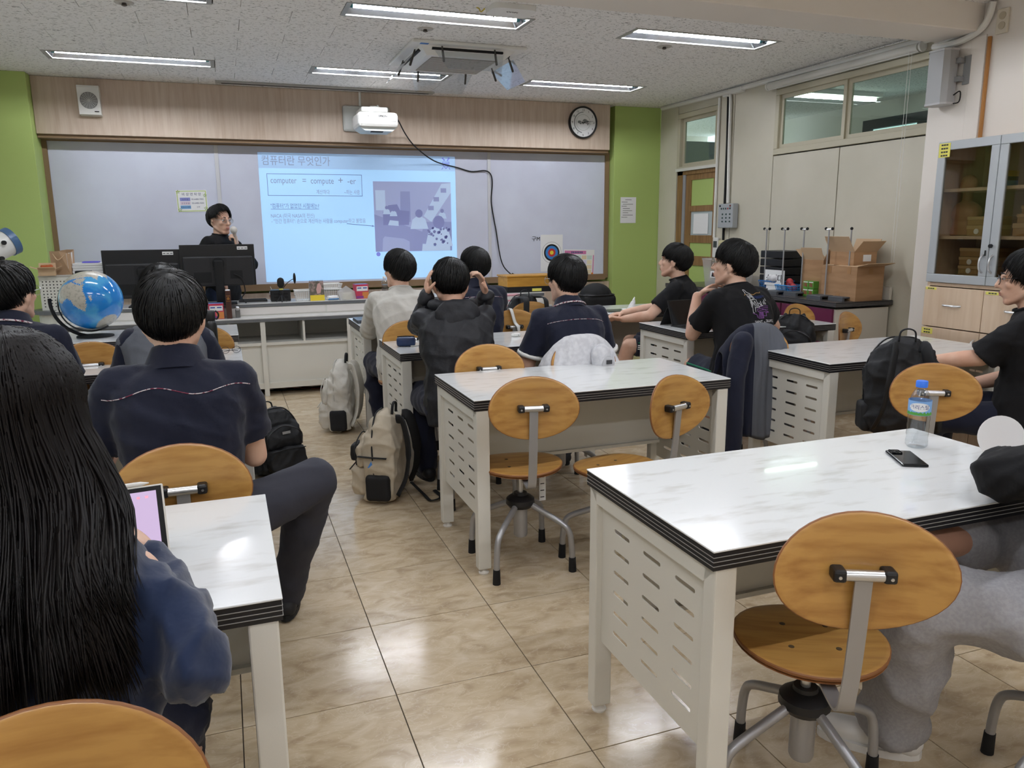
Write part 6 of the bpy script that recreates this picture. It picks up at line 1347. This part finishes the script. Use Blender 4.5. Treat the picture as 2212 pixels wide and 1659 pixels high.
# telescope stub at the picture's edge
tl = empty('telescope', (-1.42,6.0,0), 0, 'white telescope tube with blue end ring at the picture edge', 'telescope')
dT = Vector((.62,.5,.36)).normalized(); c0 = Vector((0,.02,1.30)); MB().tube([c0-dT*.35, c0+dT*.10], .085, 26).build('tube', M('scope_white','#e6e6e2',.3), tl, 'auto'); MB().tube([c0+dT*.10, c0+dT*.145], .092, 26).build('blue_ring', M('scope_blue','#4d6d94',.3), tl, 'auto')
for a in (-.06,.03): MB().tube([c0+dT*(.03+a*.3)+Vector((.05,-.07,.0+a)), c0+dT*(.03+a*.3)+Vector((.06,-.085,a))], .014, 12).build('focus_port', MT['soft_black'], tl)
MB().caps(c0-Vector((0,.02,.12)), c0-Vector((0,.02,.2)), .05, .05).build('mount_head', M('scope_mount','#4e575c',.4,metal=.4), tl, True)
for a in (.4,2.5,4.6): MB().tube([c0-Vector((0,.02,.2)), (.32*math.cos(a),.32*math.sin(a),0)], .016, 8).build('tripod_leg', MT['grey_metal'], tl)
# ------------------------------------------------------------------ globe
gl = empty('globe', (-.815,5.60,.7458), 0, 'large blue desk globe in a black cradle on the far desk', 'globe')
GC = Vector((0,0,.235)); GR = .186
lands = {'af':[(-17,15),(-10,30),(0,36),(11,37),(20,32),(32,31),(37,20),(43,12),(51,12),(42,-1),(40,-15),(35,-22),(31,-29),(20,-35),(15,-27),(12,-15),(13,-5),(9,4),(0,5),(-8,4),(-15,10)],
 'md':[(44,-17),(49,-13),(50,-17),(47,-25),(44,-24)], 'ar':[(34,30),(48,30),(57,24),(59,21),(52,16),(45,13),(41,18)], 'eu':[(-9,37),(-9,43),(0,46),(-3,48),(5,53),(10,55),(20,55),(30,60),(40,66),(70,68),(100,72),(130,72),(140,55),(120,40),(120,30),(108,20),(100,10),(95,18),(88,22),(80,14),(77,8),(72,20),(66,25),(57,26),(48,30),(36,36),(27,40),(20,40),(14,42),(5,43)],
 'an':[(-180,-66),(-120,-73),(-60,-68),(-20,-71),(20,-69),(60,-66),(100,-65),(150,-67),(180,-70),(180,-90),(-180,-90)]}
def inside(lon, lat):
    r = np.zeros(lon.shape, bool)
    for poly in lands.values():
        q = np.zeros(lon.shape, bool); j = len(poly)-1
        for i in range(len(poly)):
            xi, yi = poly[i]; xj, yj = poly[j]; c_ = ((yi > lat) != (yj > lat)) & (lon < (xj-xi)*(lat-yi)/(yj-yi+1e-9)+xi); q ^= c_; j = i
        r |= q
    return r
no_, na_ = 240, 120; m = MB(); gx = np.linspace(-180,180,no_+1)[:-1]; gy = np.linspace(-90,90,na_+1)
tiltM = Matrix.Rotation(-.52,3,'Y') @ Matrix.Rotation(-.42,3,'X')
lon0 = 36
for la in gy:
    for lo_ in gx:
        a, b = math.radians(lo_-lon0)-PI/2, math.radians(la); m.v.append(tuple(GC+tiltM @ Vector((math.cos(b)*math.cos(a),math.cos(b)*math.sin(a),math.sin(b)))*GR))
LO, LA = np.meshgrid(gx+.75, (gy[:-1]+gy[1:])/2); ld = inside(LO+1.2*np.sin(LA*1.7), LA+1.0*np.sin(LO*1.9))
for i in range(na_):
    for j in range(no_): m.f.append((i*no_+j,i*no_+(j+1)%no_,(i+1)*no_+(j+1)%no_,(i+1)*no_+j)); m.mi.append(int(ld[i,j]))
sea = M('globe_sea','#1f7fd0',.12,col2='#4aa0d8',nscale=9,lo=.48,hi=.6,detail=8,coat=.4); land = M('globe_land','#b9b4a8',.3,col2='#8f8b80',nscale=60,lo=.5,hi=.75,detail=4)
m.build('sphere', [sea, land], gl, True)
ax = tiltM @ Vector((0,0,1)); sd_ = tiltM @ Vector((-1,0,0))
MB().tube([GC+(ax*math.cos(a)+sd_*math.sin(a))*.203 for a in [PI*i/24 for i in range(25)]], .008, 8, True, .6).build('meridian_arm', MT['black_plastic'], gl)
MB().tube([GC+Vector((-math.sin(a)*.236, 0, -math.cos(a)*.232)) for a in [-.1+1.75*i/16 for i in range(17)]], .011, 8).build('cradle_arm', MT['soft_black'], gl); MB().lathe([(.001,0),(.11,0),(.11,.008),(.02,.016),(.001,.016)], 24).build('base', MT['soft_black'], gl)
# ------------------------------------------------------------------ things on the student desks
ZT = .7458
tb = empty('tablet', (-.235,1.56,ZT), .1, 'tablet with a glowing lilac page propped up by the girl', 'tablet'); tb.rotation_euler = (0,0,.12)
rot_t = Matrix.Rotation(-.52,4,'X')
MB().box(-.095,-.004,.0,.095,.004,.185,.003).xform(rot_t).build('case', M('tab_case','#d9d6cf',.4), tb); MB().box(-.091,-.0052,.004,.091,-.0038,.181).xform(rot_t).build('bezel', MT['soft_black'], tb); MB().box(-.081,-.0058,.013,.081,-.0050,.172).xform(rot_t).build('screen', M('tab_screen','#2a2530',.2,emit=.245,ecol='#e6cdf4'), tb)
for i in range(5): MB().box(.0+.015*i,-.0061,.158,.006+.015*i,-.0057,.163).xform(rot_t).build('toolbar_icon', M('icon%d' % i,'#e39ab0',.4,emit=.2), tb)
pen = MB().tube([(-.085,.0,.19),(.055,.0,.19),(.07,0,.19)], [.0045,.0045,.001], 10).xform(rot_t).build('stylus', MT['white_plastic'], None, 'auto'); pen.location = tb.location; pen.rotation_euler = tb.rotation_euler; tag(pen, 'white stylus clipped on the top edge of the tablet', 'stylus')
MB().add([(-.08,.09,.13),(.08,.09,.13),(.08,.17,0),(-.08,.17,0),(-.08,.093,.133),(.08,.093,.133),(.08,.173,.0),(-.08,.173,0)], [(0,1,2,3),(7,6,5,4),(0,4,5,1),(2,6,7,3)]).build('kickstand', M('tab_stand','#bdb9b2',.5), tb)
blue_cap = M('blue_cap','#3f7df0',.35)
lb = M('bottle_label','#86b4ea',.4); wb1 = bottle('water_bottle', (1.945,1.715,ZT), .205, .0315, 'clear water bottle with bright blue cap on the nearest desk', blue_cap, lb)
def wrap(o, me, r, z0, ang):
    for v in me.vertices: a = ang+v.co.x/r; z = v.co.y; v.co = ((r)*math.cos(a), (r)*math.sin(a), z0+z)
cu = bpy.data.curves.new('t','FONT'); cu.body = '크리스탈'; cu.size = .0155; cu.align_x = 'CENTER'; tmp = bpy.data.objects.new('t', cu); COL.objects.link(tmp); me = baked(tmp); bpy.data.objects.remove(tmp)
ang0 = math.atan2(-1.715,-1.945); wrap(None, me, .0331, .123, ang0); me.materials.clear(); me.materials.append(M('label_ink','#1f2f7a',.5)); lo_ = bpy.data.objects.new('lettering', me); link(lo_, bpy.data.objects[wb1.name])
def wrap_strip(name, cols, r, mat):
    m = MB(); m.v = [(r*math.cos(ang0+a), r*math.sin(ang0+a), z) for a, z0, z1 in cols for z in (z0,z1)]; m.f = [(2*i,2*i+2,2*i+3,2*i+1) for i in range(len(cols)-1)]; m.mi = [0]*len(m.f); m.build(name, mat, wb1, True)
wrap_strip('label_oval', [(.92*math.cos(PI*i/20), .128-.0135*math.sin(PI*i/20), .128+.0135*math.sin(PI*i/20)) for i in range(21)], .0327, MT['paper'])
m = MB(); hill = [(-1.4,.1035),(-1.4,.107),(-1.0,.111),(-.7,.108),(-.3,.117),(.0,.110),(.3,.116),(.7,.109),(1.1,.113),(1.4,.107),(1.4,.1035)]; m.v = [(.03275*math.cos(ang0+a), .03275*math.sin(ang0+a), z) for a, z in hill]; n = len(hill); m.f = [(0,1,2,n-1)] if False else [(i,i+1,n-1-i-1,n-1-i) for i in range(n//2-0) if n-1-i-1 > i+1]; m.mi = [0]*len(m.f); wrap_strip('label_hills', [(-1.5+.1*i, .1035, .108+.004*abs(math.sin(i*.9))+.003*abs(math.sin(i*2.1))) for i in range(31)], .0328, M('label_green','#5aa54a',.5))
phn = empty('smartphone', (1.805,1.62,ZT), -.75, 'black smartphone lying face down on the nearest desk', 'phone'); phn.rotation_euler = (0,0,math.radians(-28))
MB().box(-.036,-.072,0,.036,.072,.0085,.004).build('shell', M('phone_black','#15171b',.12), phn); MB().box(-.03,.03,.0085,.0,.066,.0105,.003).build('camera_island', M('phone_cam','#0c0d10',.1), phn)
for x, y in ((-.022,.056),(-.022,.04),(-.009,.048)): MB().cyl(x,y,.0105,.012,.006,14).build('lens', MT['soft_black'], phn)
fan = empty('paper_fan', (2.02,1.50,ZT+.062), 0, 'white die-cut paper fan standing beside the dark sleeve', 'fan'); fan.rotation_euler = (-.25,0,-.55)
fo = outline('fan_board', arc(0,.02,.1,-PI*.38,PI*1.38,30)+[(-.03,-.1),(.03,-.1)], [], MT['paper'], fan, .0012); fo.rotation_euler = (PI/2,0,0); fan.scale = (.62,.62,.62)
MB().box(-.012,-.0025,-.08,.02,-.0013,-.045,.0).build('blue_patch', M('fan_blue','#5ab4e6',.6), fan)
pc = empty('pencil_case', (.955,4.375,ZT), -.25, 'navy leather pencil case on the desk', 'pencil case'); remesh(MB().box(-.055,-.028,0,.055,.028,.055,.014), 'pouch', M('case_navy','#24365c',.35), pc, .005, 4, .0015, 50); MB().tube([(-.05,0,.0565),(0,.003,.058),(.05,0,.0565)], .003, 6).build('zip', MT['soft_black'], pc)
o = MB().tube([(-.06,0,.004),(.06,0,.004),(.07,0,.004)], [.004,.004,.001], 8).build('pen', MT['white_plastic'], loc=(1.03,4.36,ZT)); o.rotation_euler = (0,0,.4); MB().tube([(.03,0,.004),(.045,0,.004)], .0045, 8).build('grip', MT['grey_metal'], o); tag(o, 'white pen lying beside the navy pencil case', 'pen')
ea = empty('earbud_case', (1.68,4.50,ZT), .2, 'small white glossy earbud case on the desk', 'earbud case'); remesh(MB().box(-.028,-.02,0,.028,.02,.022,.009), 'shell', M('ear_white','#f0f0ee',.15), ea, .003, 3); box('port', (.004,-.0205,.009,.012,-.0198,.012), MT['ink'], ea)
lp = empty('laptop', (1.03,5.70,ZT), 0, 'closed dark grey laptop on the desk by the pale jacket', 'laptop'); MB().box(-.16,-.11,0,.16,.11,.018,.004).build('base', M('lap_grey','#4e545c',.35,metal=.4), lp); MB().box(-.16,-.11,.0182,.16,.11,.024,.003).build('lid', M('lap_lid','#5a6068',.35,metal=.4), lp)
fk = empty('thermos_flask', (-.095,4.40,ZT), 0, 'matte black flask with loop lid on the desk', 'flask'); MB().lathe([(.001,0),(.034,0),(.036,.006),(.036,.17),(.03,.195),(.026,.2),(.001,.2)], 26).build('flask_body', M('flask','#17181a',.35), fk, 'auto'); MB().lathe([(.001,.2),(.03,.2),(.031,.205),(.031,.245),(.027,.25),(.001,.25)], 26).build('lid', MT['black_plastic'], fk, 'auto'); MB().tube([(.031+.016*math.sin(a),0,.225-.022*math.cos(a)) for a in [PI*i/8 for i in range(9)]], .0045, 8).build('lid_loop', MT['black_plastic'], fk)
gs = empty('spectacles', (-.0,4.5,ZT+.002), .2, 'folded thin-rimmed spectacles left on the desk corner', 'spectacles')
m = MB()
for sx in (-1,1): m.tube([(sx*.03+.022*math.cos(a),0,.018+.018*math.sin(a)) for a in [2*PI*i/16 for i in range(17)]], .0014, 5)
m.tube([(-.008,0,.022),(.008,0,.022)], .0014, 5); m.build('rims', MT['black_plastic'], gs); MB().tube([(-.052,0,.022),(.04,.012,.008)], .0016, 5).build('temple', MT['black_plastic'], gs); MB().tube([(.052,0,.022),(-.04,.02,.006)], .0016, 5).build('temple', MT['black_plastic'], gs)
tk = empty('tablet_with_keyboard', (2.95,4.52,ZT), math.radians(8), 'black tablet standing on its keyboard case', 'tablet'); MB().box(-.125,-.13,0,.125,.04,.007,.002).build('keyboard', MT['soft_black'], tk)
for r_ in range(4): MB().box(-.11,-.11+.028*r_,.007,.11,-.09+.028*r_,.0085).build('key_row', MT['black_plastic'], tk)
rk = Matrix.Translation((0,.02,.006)) @ Matrix.Rotation(-.35,4,'X'); MB().box(-.125,0,0,.125,.007,.178,.002).xform(rk).build('slab', MT['black_plastic'], tk); MB().box(-.119,-.001,.006,.119,.0,.172).xform(rk).build('screen', M('tk_screen','#0b0c10',.06), tk); MB().add([(-.124,.085,.12),(.124,.085,.12),(.124,.15,0),(-.124,.15,0),(-.124,.089,.122),(.124,.089,.122),(.124,.154,0),(-.124,.154,0)], [(0,1,2,3),(7,6,5,4),(0,4,5,1),(0,3,7,4),(1,5,6,2)]).build('back_flap', MT['soft_black'], tk)
bottle('water_bottle', (3.19,4.78,ZT), .205, .031, 'clear bottle with white cap behind the black tablet', wcap, None, .1)
nb = empty('notebook', (2.93,5.53,ZT), -.1, 'closed dark notebook on white papers at the desk edge', 'notebook'); MB().box(-.12,-.09,.0,.12,.09,.004).build('papers', MT['paper'], nb); MB().box(-.1,-.075,.0042,.1,.075,.014,.002).build('cover', M('nb_green','#3e453c',.4), nb)
ts = remesh(MB().caps((0,0,.02),(.01,.0,.06),.035,.02).caps((.01,0,.05),(.03,.01,.11),.02,.006).ell((-.06,0,.012),(.035,.025,.012)), 'crumpled_tissue', MT['paper'], None, .005, 2, .005, 60); ts.location = (3.07,5.54,ZT); tag(ts, 'crumpled white tissue beside the dark notebook', 'tissue')
rc = empty('hard_case', (3.30,6.66,.0), 0, 'rounded black zippered hard case beyond the front desks', 'case'); m = MB().box(-.17,-.13,.60,.17,.13,.79,.04).ell((0,0,.77),(.165,.125,.125),20,14); remesh(m, 'shell', MT['soft_black'], rc, .009, 4)
MB().tube([(.168*math.copysign(abs(math.cos(a))**.6,math.cos(a)),.128*math.copysign(abs(math.sin(a))**.6,math.sin(a)),.785) for a in [2*PI*i/28 for i in range(29)]], .007, 6).build('zip', MT['black_plastic'], rc); MB().box(-.17,-.13,.0,.17,.13,.60,.01).build('stand_box', MT['soft_black'], rc)
# ------------------------------------------------------------------ backpacks
def backpack(loc, rz, tilt, size, cols, label, pocket=True, loops=True, side_mesh=True, roll=0, seed=1):
    o = empty('backpack', loc, 0, label, 'backpack'); o.rotation_euler = (tilt, roll, rz); w_, d, h = size; mn, ac, zp = cols
    m = MB().box(-w_/2,-d/2,0,w_/2,d/2,h*.8,min(d,w_)*.28); m.ell((0,0,h*.74),(w_*.47,d*.47,h*.27),18,12); m.box(-w_*.46,-d*.46,.0,w_*.46,d*.46,h*.2,.03)
    remesh(m, 'bag_body', mn, o, .009, 5, .016, 24, seed=seed)
    if pocket:
        p1 = MB().box(-w_*.4,d*.32,h*.04,w_*.4,d*.86,h*.42,.03); remesh(p1, 'front_pocket', mn, o, .008, 5, .012, 30, seed=seed+1)
        p2 = MB().box(-w_*.4,d*.3,h*.38,w_*.4,d*.72,h*.66,.035); p2.ell((0,d*.46,h*.62),(w_*.38,d*.24,h*.14)); remesh(p2, 'upper_pocket', mn, o, .008, 5, .010, 30, seed=seed+2)
        MB().tube(bez([(-w_*.36,d*.66,h*.42),(-w_*.34,d*.70,h*.62),(0,d*.66,h*.74),(w_*.34,d*.70,h*.62),(w_*.36,d*.66,h*.42)],5), .0035, 5).build('zip', zp, o); MB().tube([(-w_*.36,d*.86,h*.37),(0,d*.875,h*.385),(w_*.36,d*.86,h*.37)], .0035, 5).build('zip', zp, o)
    MB().tube(bez([(-w_*.47,d*.12,h*.3),(-w_*.46,d*.15,h*.7),(-w_*.25,d*.15,h*.96),(0,d*.12,h*1.005),(w_*.25,d*.15,h*.96),(w_*.46,d*.15,h*.7),(w_*.47,d*.12,h*.3)],5), .0045, 5).build('main_zip', zp, o)
    if side_mesh:
        for s_ in (-1,1): remesh(MB().box(min(s_*w_*.4,s_*w_*.55),-d*.34,h*.03,max(s_*w_*.4,s_*w_*.55),d*.36,h*.34,.02), 'side_pocket', ac, o, .008, 4, .003, 30)
    for s_ in (-1,1):
        st_ = bez([(s_*w_*.16,-d*.42,h*.93),(s_*w_*.2,-d*.62,h*.9),(s_*w_*.27,-d*.78,h*.6),(s_*w_*.33,-d*.72,h*.3),(s_*w_*.4,-d*.5,h*.09)],5)
        m = MB(); m.tube(st_, [.028]*12+[.02]*(len(st_)-12), 8, True, .28, up=(0,1,0)); m.build('shoulder_strap', ac if loops else mn, o, True)
    MB().tube(bez([(-.035,-d*.28,h*.97),(-.03,-d*.3,h*1.07),(0,-d*.3,h*1.1),(.03,-d*.3,h*1.07),(.035,-d*.28,h*.97)],5), .0075, 6, True, .5).build('grab_handle', ac, o, True)
    return o
wht_b = M('bag_white','#cfcbc2',.75,bump=.3,bscale=30); bge_b = M('bag_beige','#b8ac98',.8,bump=.3,bscale=26); blk_b = M('bag_black','#121317',.7,bump=.3,bscale=30); blk_m = M('bag_mesh','#1e1f22',.8,bump=.6,bscale=260); zip_w = M('zip_pale','#b3afa6',.5)
bw = backpack((.715,5.50,.004), math.radians(72), .0, (.30,.17,.50), (wht_b, blk_m, zip_w), 'off-white backpack with dark mesh side pockets leaning on a desk leg', roll=0, loops=False); bw.rotation_euler = (-.0, .0, math.radians(72))
for s_ in (1,): MB().tube(bez([(.12,-.10,.05),(.1,-.02,.02),(.16,.05,.012),(.2,.1,.04),(.17,.06,.1)],5), .012, 6, True, .3).build('loose_strap', wht_b, bw, True)
bb = backpack((.735,3.97,.004), math.radians(62), .0, (.31,.19,.47), (bge_b, MT['soft_black'], MT['soft_black']), 'beige backpack with black straps standing open on the floor', roll=0, seed=4)
MB().box(-.1,.145,.10,.02,.1485,.14).build('black_patch', MT['soft_black'], bb); MB().tube(bez([(-.155,-.05,.25),(-.16,.04,.255),(-.13,.11,.25)],4), .011, 6, True, .3).build('compression_strap', MT['soft_black'], bb, True); MB().add([(-.158,.02,.2),(-.162,.05,.2),(-.16,.03,.235)], [(0,1,2)]).build('blue_corner', M('bluepaper','#4a86d0',.6), bb)
MB().tube(bez([(.05,-.12,.06),(.0,-.2,.012),(-.08,-.26,.008),(-.02,-.3,.008),(.08,-.24,.008)],6), .011, 6, True, .25).build('loose_strap', MT['soft_black'], bb, True)
remesh(MB().box(-.06,.14,.2,.06,.18,.29,.012), 'black_pouch', MT['soft_black'], bb, .006, 3, .004, 40)
kc = M('charm_pink','#d98aa0',.5); MB().tube([(.05,.18,.2),(.06,.19,.15)], .003, 5).ell((.06,.19,.145),(.012,.008,.014)).build('keyring_charm', kc, bb, True); MB().tube([(.075,.185,.15),(.08,.19,.09)], .006, 6).build('zip_pull', MT['soft_black'], bb)
backpack((.215,4.62,.004), math.radians(205), .12, (.30,.18,.38), (blk_b, blk_m, MT['black_plastic']), 'black backpack with a small tag standing on the floor by the desk', seed=6)
lbl = MB().box(-.03,.139,.235,.02,.1405,.25).build('brand_tag', MT['grey_metal'], bpy.data.objects['backpack.002'])
backpack((2.895,2.665,.452), math.radians(-32), -.06, (.32,.20,.45), (blk_b, blk_b, MT['black_plastic']), 'large black backpack standing on the chair behind the blue-capped bottle', seed=8)
backpack((3.60,4.24,.452), math.radians(140), .0, (.29,.17,.37), (blk_b, blk_m, MT['black_plastic']), 'small black backpack on a chair by the navy and grey jacket', seed=9)
bpk = backpack((2.20,5.72,.452), math.radians(-4), .0, (.29,.15,.44), (blk_b, blk_m, MT['black_plastic']), 'black backpack sitting on the far chair with straps around its back', seed=10)
for s_ in (-1,1): MB().tube(bez([(s_*.07,-.08,.43),(s_*.075,-.30,.44),(s_*.08,-.345,.38),(s_*.09,-.345,.22),(s_*.1,-.30,.1)],5), .022, 6, True, .25, up=(0,1,0)).build('looped_strap', MT['soft_black'], bpk, True)
# ------------------------------------------------------------------ clothes on chairs
def drape(name, key, mat, label, zlow, wide=1.1, seed=1, mats2=None):
    c = CH[key]; o = empty(name, c.location, c.rotation_euler.z, label, 'jacket')
    prof = bez([(-.235,.60),(-.245,.70),(-.258,.80),(-.270,.868),(-.292,.886),(-.318,.872),(-.338,.80),(-.35,.68),(-.36,zlow+.12),(-.362,zlow)], 4) if False else [(-.235,.60),(-.245,.70),(-.256,.80),(-.268,.86),(-.278,.88),(-.295,.888),(-.312,.88),(-.326,.86),(-.338,.80),(-.348,.72),(-.355,.62),(-.36,(zlow+.6)/2),(-.362,zlow)]
    n, k = 44, len(prof); out = []; rg = random.Random(seed); ph = [rg.random()*6 for _ in range(6)]
    for i in range(n):
        u = -1+2*i/(n-1); x = u*.19*wide
        for y, z in prof:
            top = max(0, min(1, (z-.55)/.3)); zz = z-.16*abs(u)**2.8*top if z > .5 else z
            f = (1-top)*.5+.5; w_ = .016*math.sin(u*9+ph[0]+z*3)*f+.009*math.sin(u*19+ph[1]-z*7)+.006*math.sin(u*31+ph[2]+z*11)
            back = -1 if y < -.295 else 1
            out.append(Vector((x*(1+.06*(1-top))+.006*math.sin(z*30+ph[3]), y+back*abs(w_)*.9+1.0*x*x, zz+.012*math.sin(u*7+ph[4])*(z == zlow))))
    m = MB(); m.v = [tuple(p) for p in out]; m.f = [(i*k+j,(i+1)*k+j,(i+1)*k+j+1,i*k+j+1) for i in range(n-1) for j in range(k-1)]
    if mats2: m.mi = [1 if (-1+2*i/(n-1)) < -.25 else 0 for i in range(n-1) for j in range(k-1)]
    else: m.mi = [0]*len(m.f)
    me = m.mesh('cloth', [mat]+([mats2] if mats2 else [])); tmp = bpy.data.objects.new('cloth', me); COL.objects.link(tmp)
    q = tmp.modifiers.new('t','SOLIDIFY'); q.thickness = .012; q.offset = 0; q = tmp.modifiers.new('s','SUBSURF'); q.levels = 1
    me2 = baked(tmp); bpy.data.objects.remove(tmp); me2.name = 'cloth'; me2.shade_smooth(); link(bpy.data.objects.new('cloth', me2), o); return o
hd_ = drape('hoodie', 'c9', MT['hoodie_grey'], 'pale grey hoodie draped over a chair back', .52, 1.12, 2)
remesh(MB().caps((-.13,-.375,.70),(-.15,-.375,.58),.035,.03).caps((.07,-.37,.80),(.08,-.378,.62),.05,.045), 'sleeve', MT['hoodie_grey'], hd_, .008, 4, .006, 22)
MB().ell((.09,-.418,.74),(.035,.012,.05),14,10).build('inner_print', M('hood_in','#b5b5b9',.8), hd_, True); MB().box(.075,-.432,.755,.105,-.43,.775).build('size_tag', MT['ink'], hd_)
jk = drape('school_jacket', 'ch11', MT['grey_fabric'], 'navy and grey jacket hanging over a chair back to the floor', .25, 1.05, 5, MT['navy'])
remesh(MB().caps((-.12,-.36,.80),(-.17,-.40,.62),.06,.055).caps((-.17,-.40,.62),(-.17,-.40,.10),.055,.05), 'sleeve', MT['navy'], jk, .009, 4, .006, 18); remesh(MB().caps((.13,-.37,.70),(.15,-.39,.40),.04,.045), 'sleeve', MT['grey_fabric'], jk, .009, 4, .005, 18)
c = CH['cstrap']; sw = empty('white_strap', c.location, c.rotation_euler.z, 'white fabric strap looped over an oval chair back', 'strap')
MB().tube(bez([(-.03,-.262,.70),(-.03,-.268,.85),(-.025,-.285,.872),(-.02,-.306,.855),(.0,-.312,.78),(.02,-.33,.74),(.03,-.325,.62)],5), .014, 6, True, .16, up=(0,1,0)).build('band', MT['stripe_white'], sw, True)
c = CH['midL']; pt = empty('paper_tag', c.location, 0, 'paper inspection tag hanging under the empty chair seat', 'tag'); MB().box(.095,.02,.255,.125,.022,.40).build('card', MT['paper'], pt)
for i in range(4): box('print_line', (.10,.0192,.27+.03*i,.118,.0198,.274+.03*i), MT['ink'], pt)
bpy.data.scenes.remove(SCR)
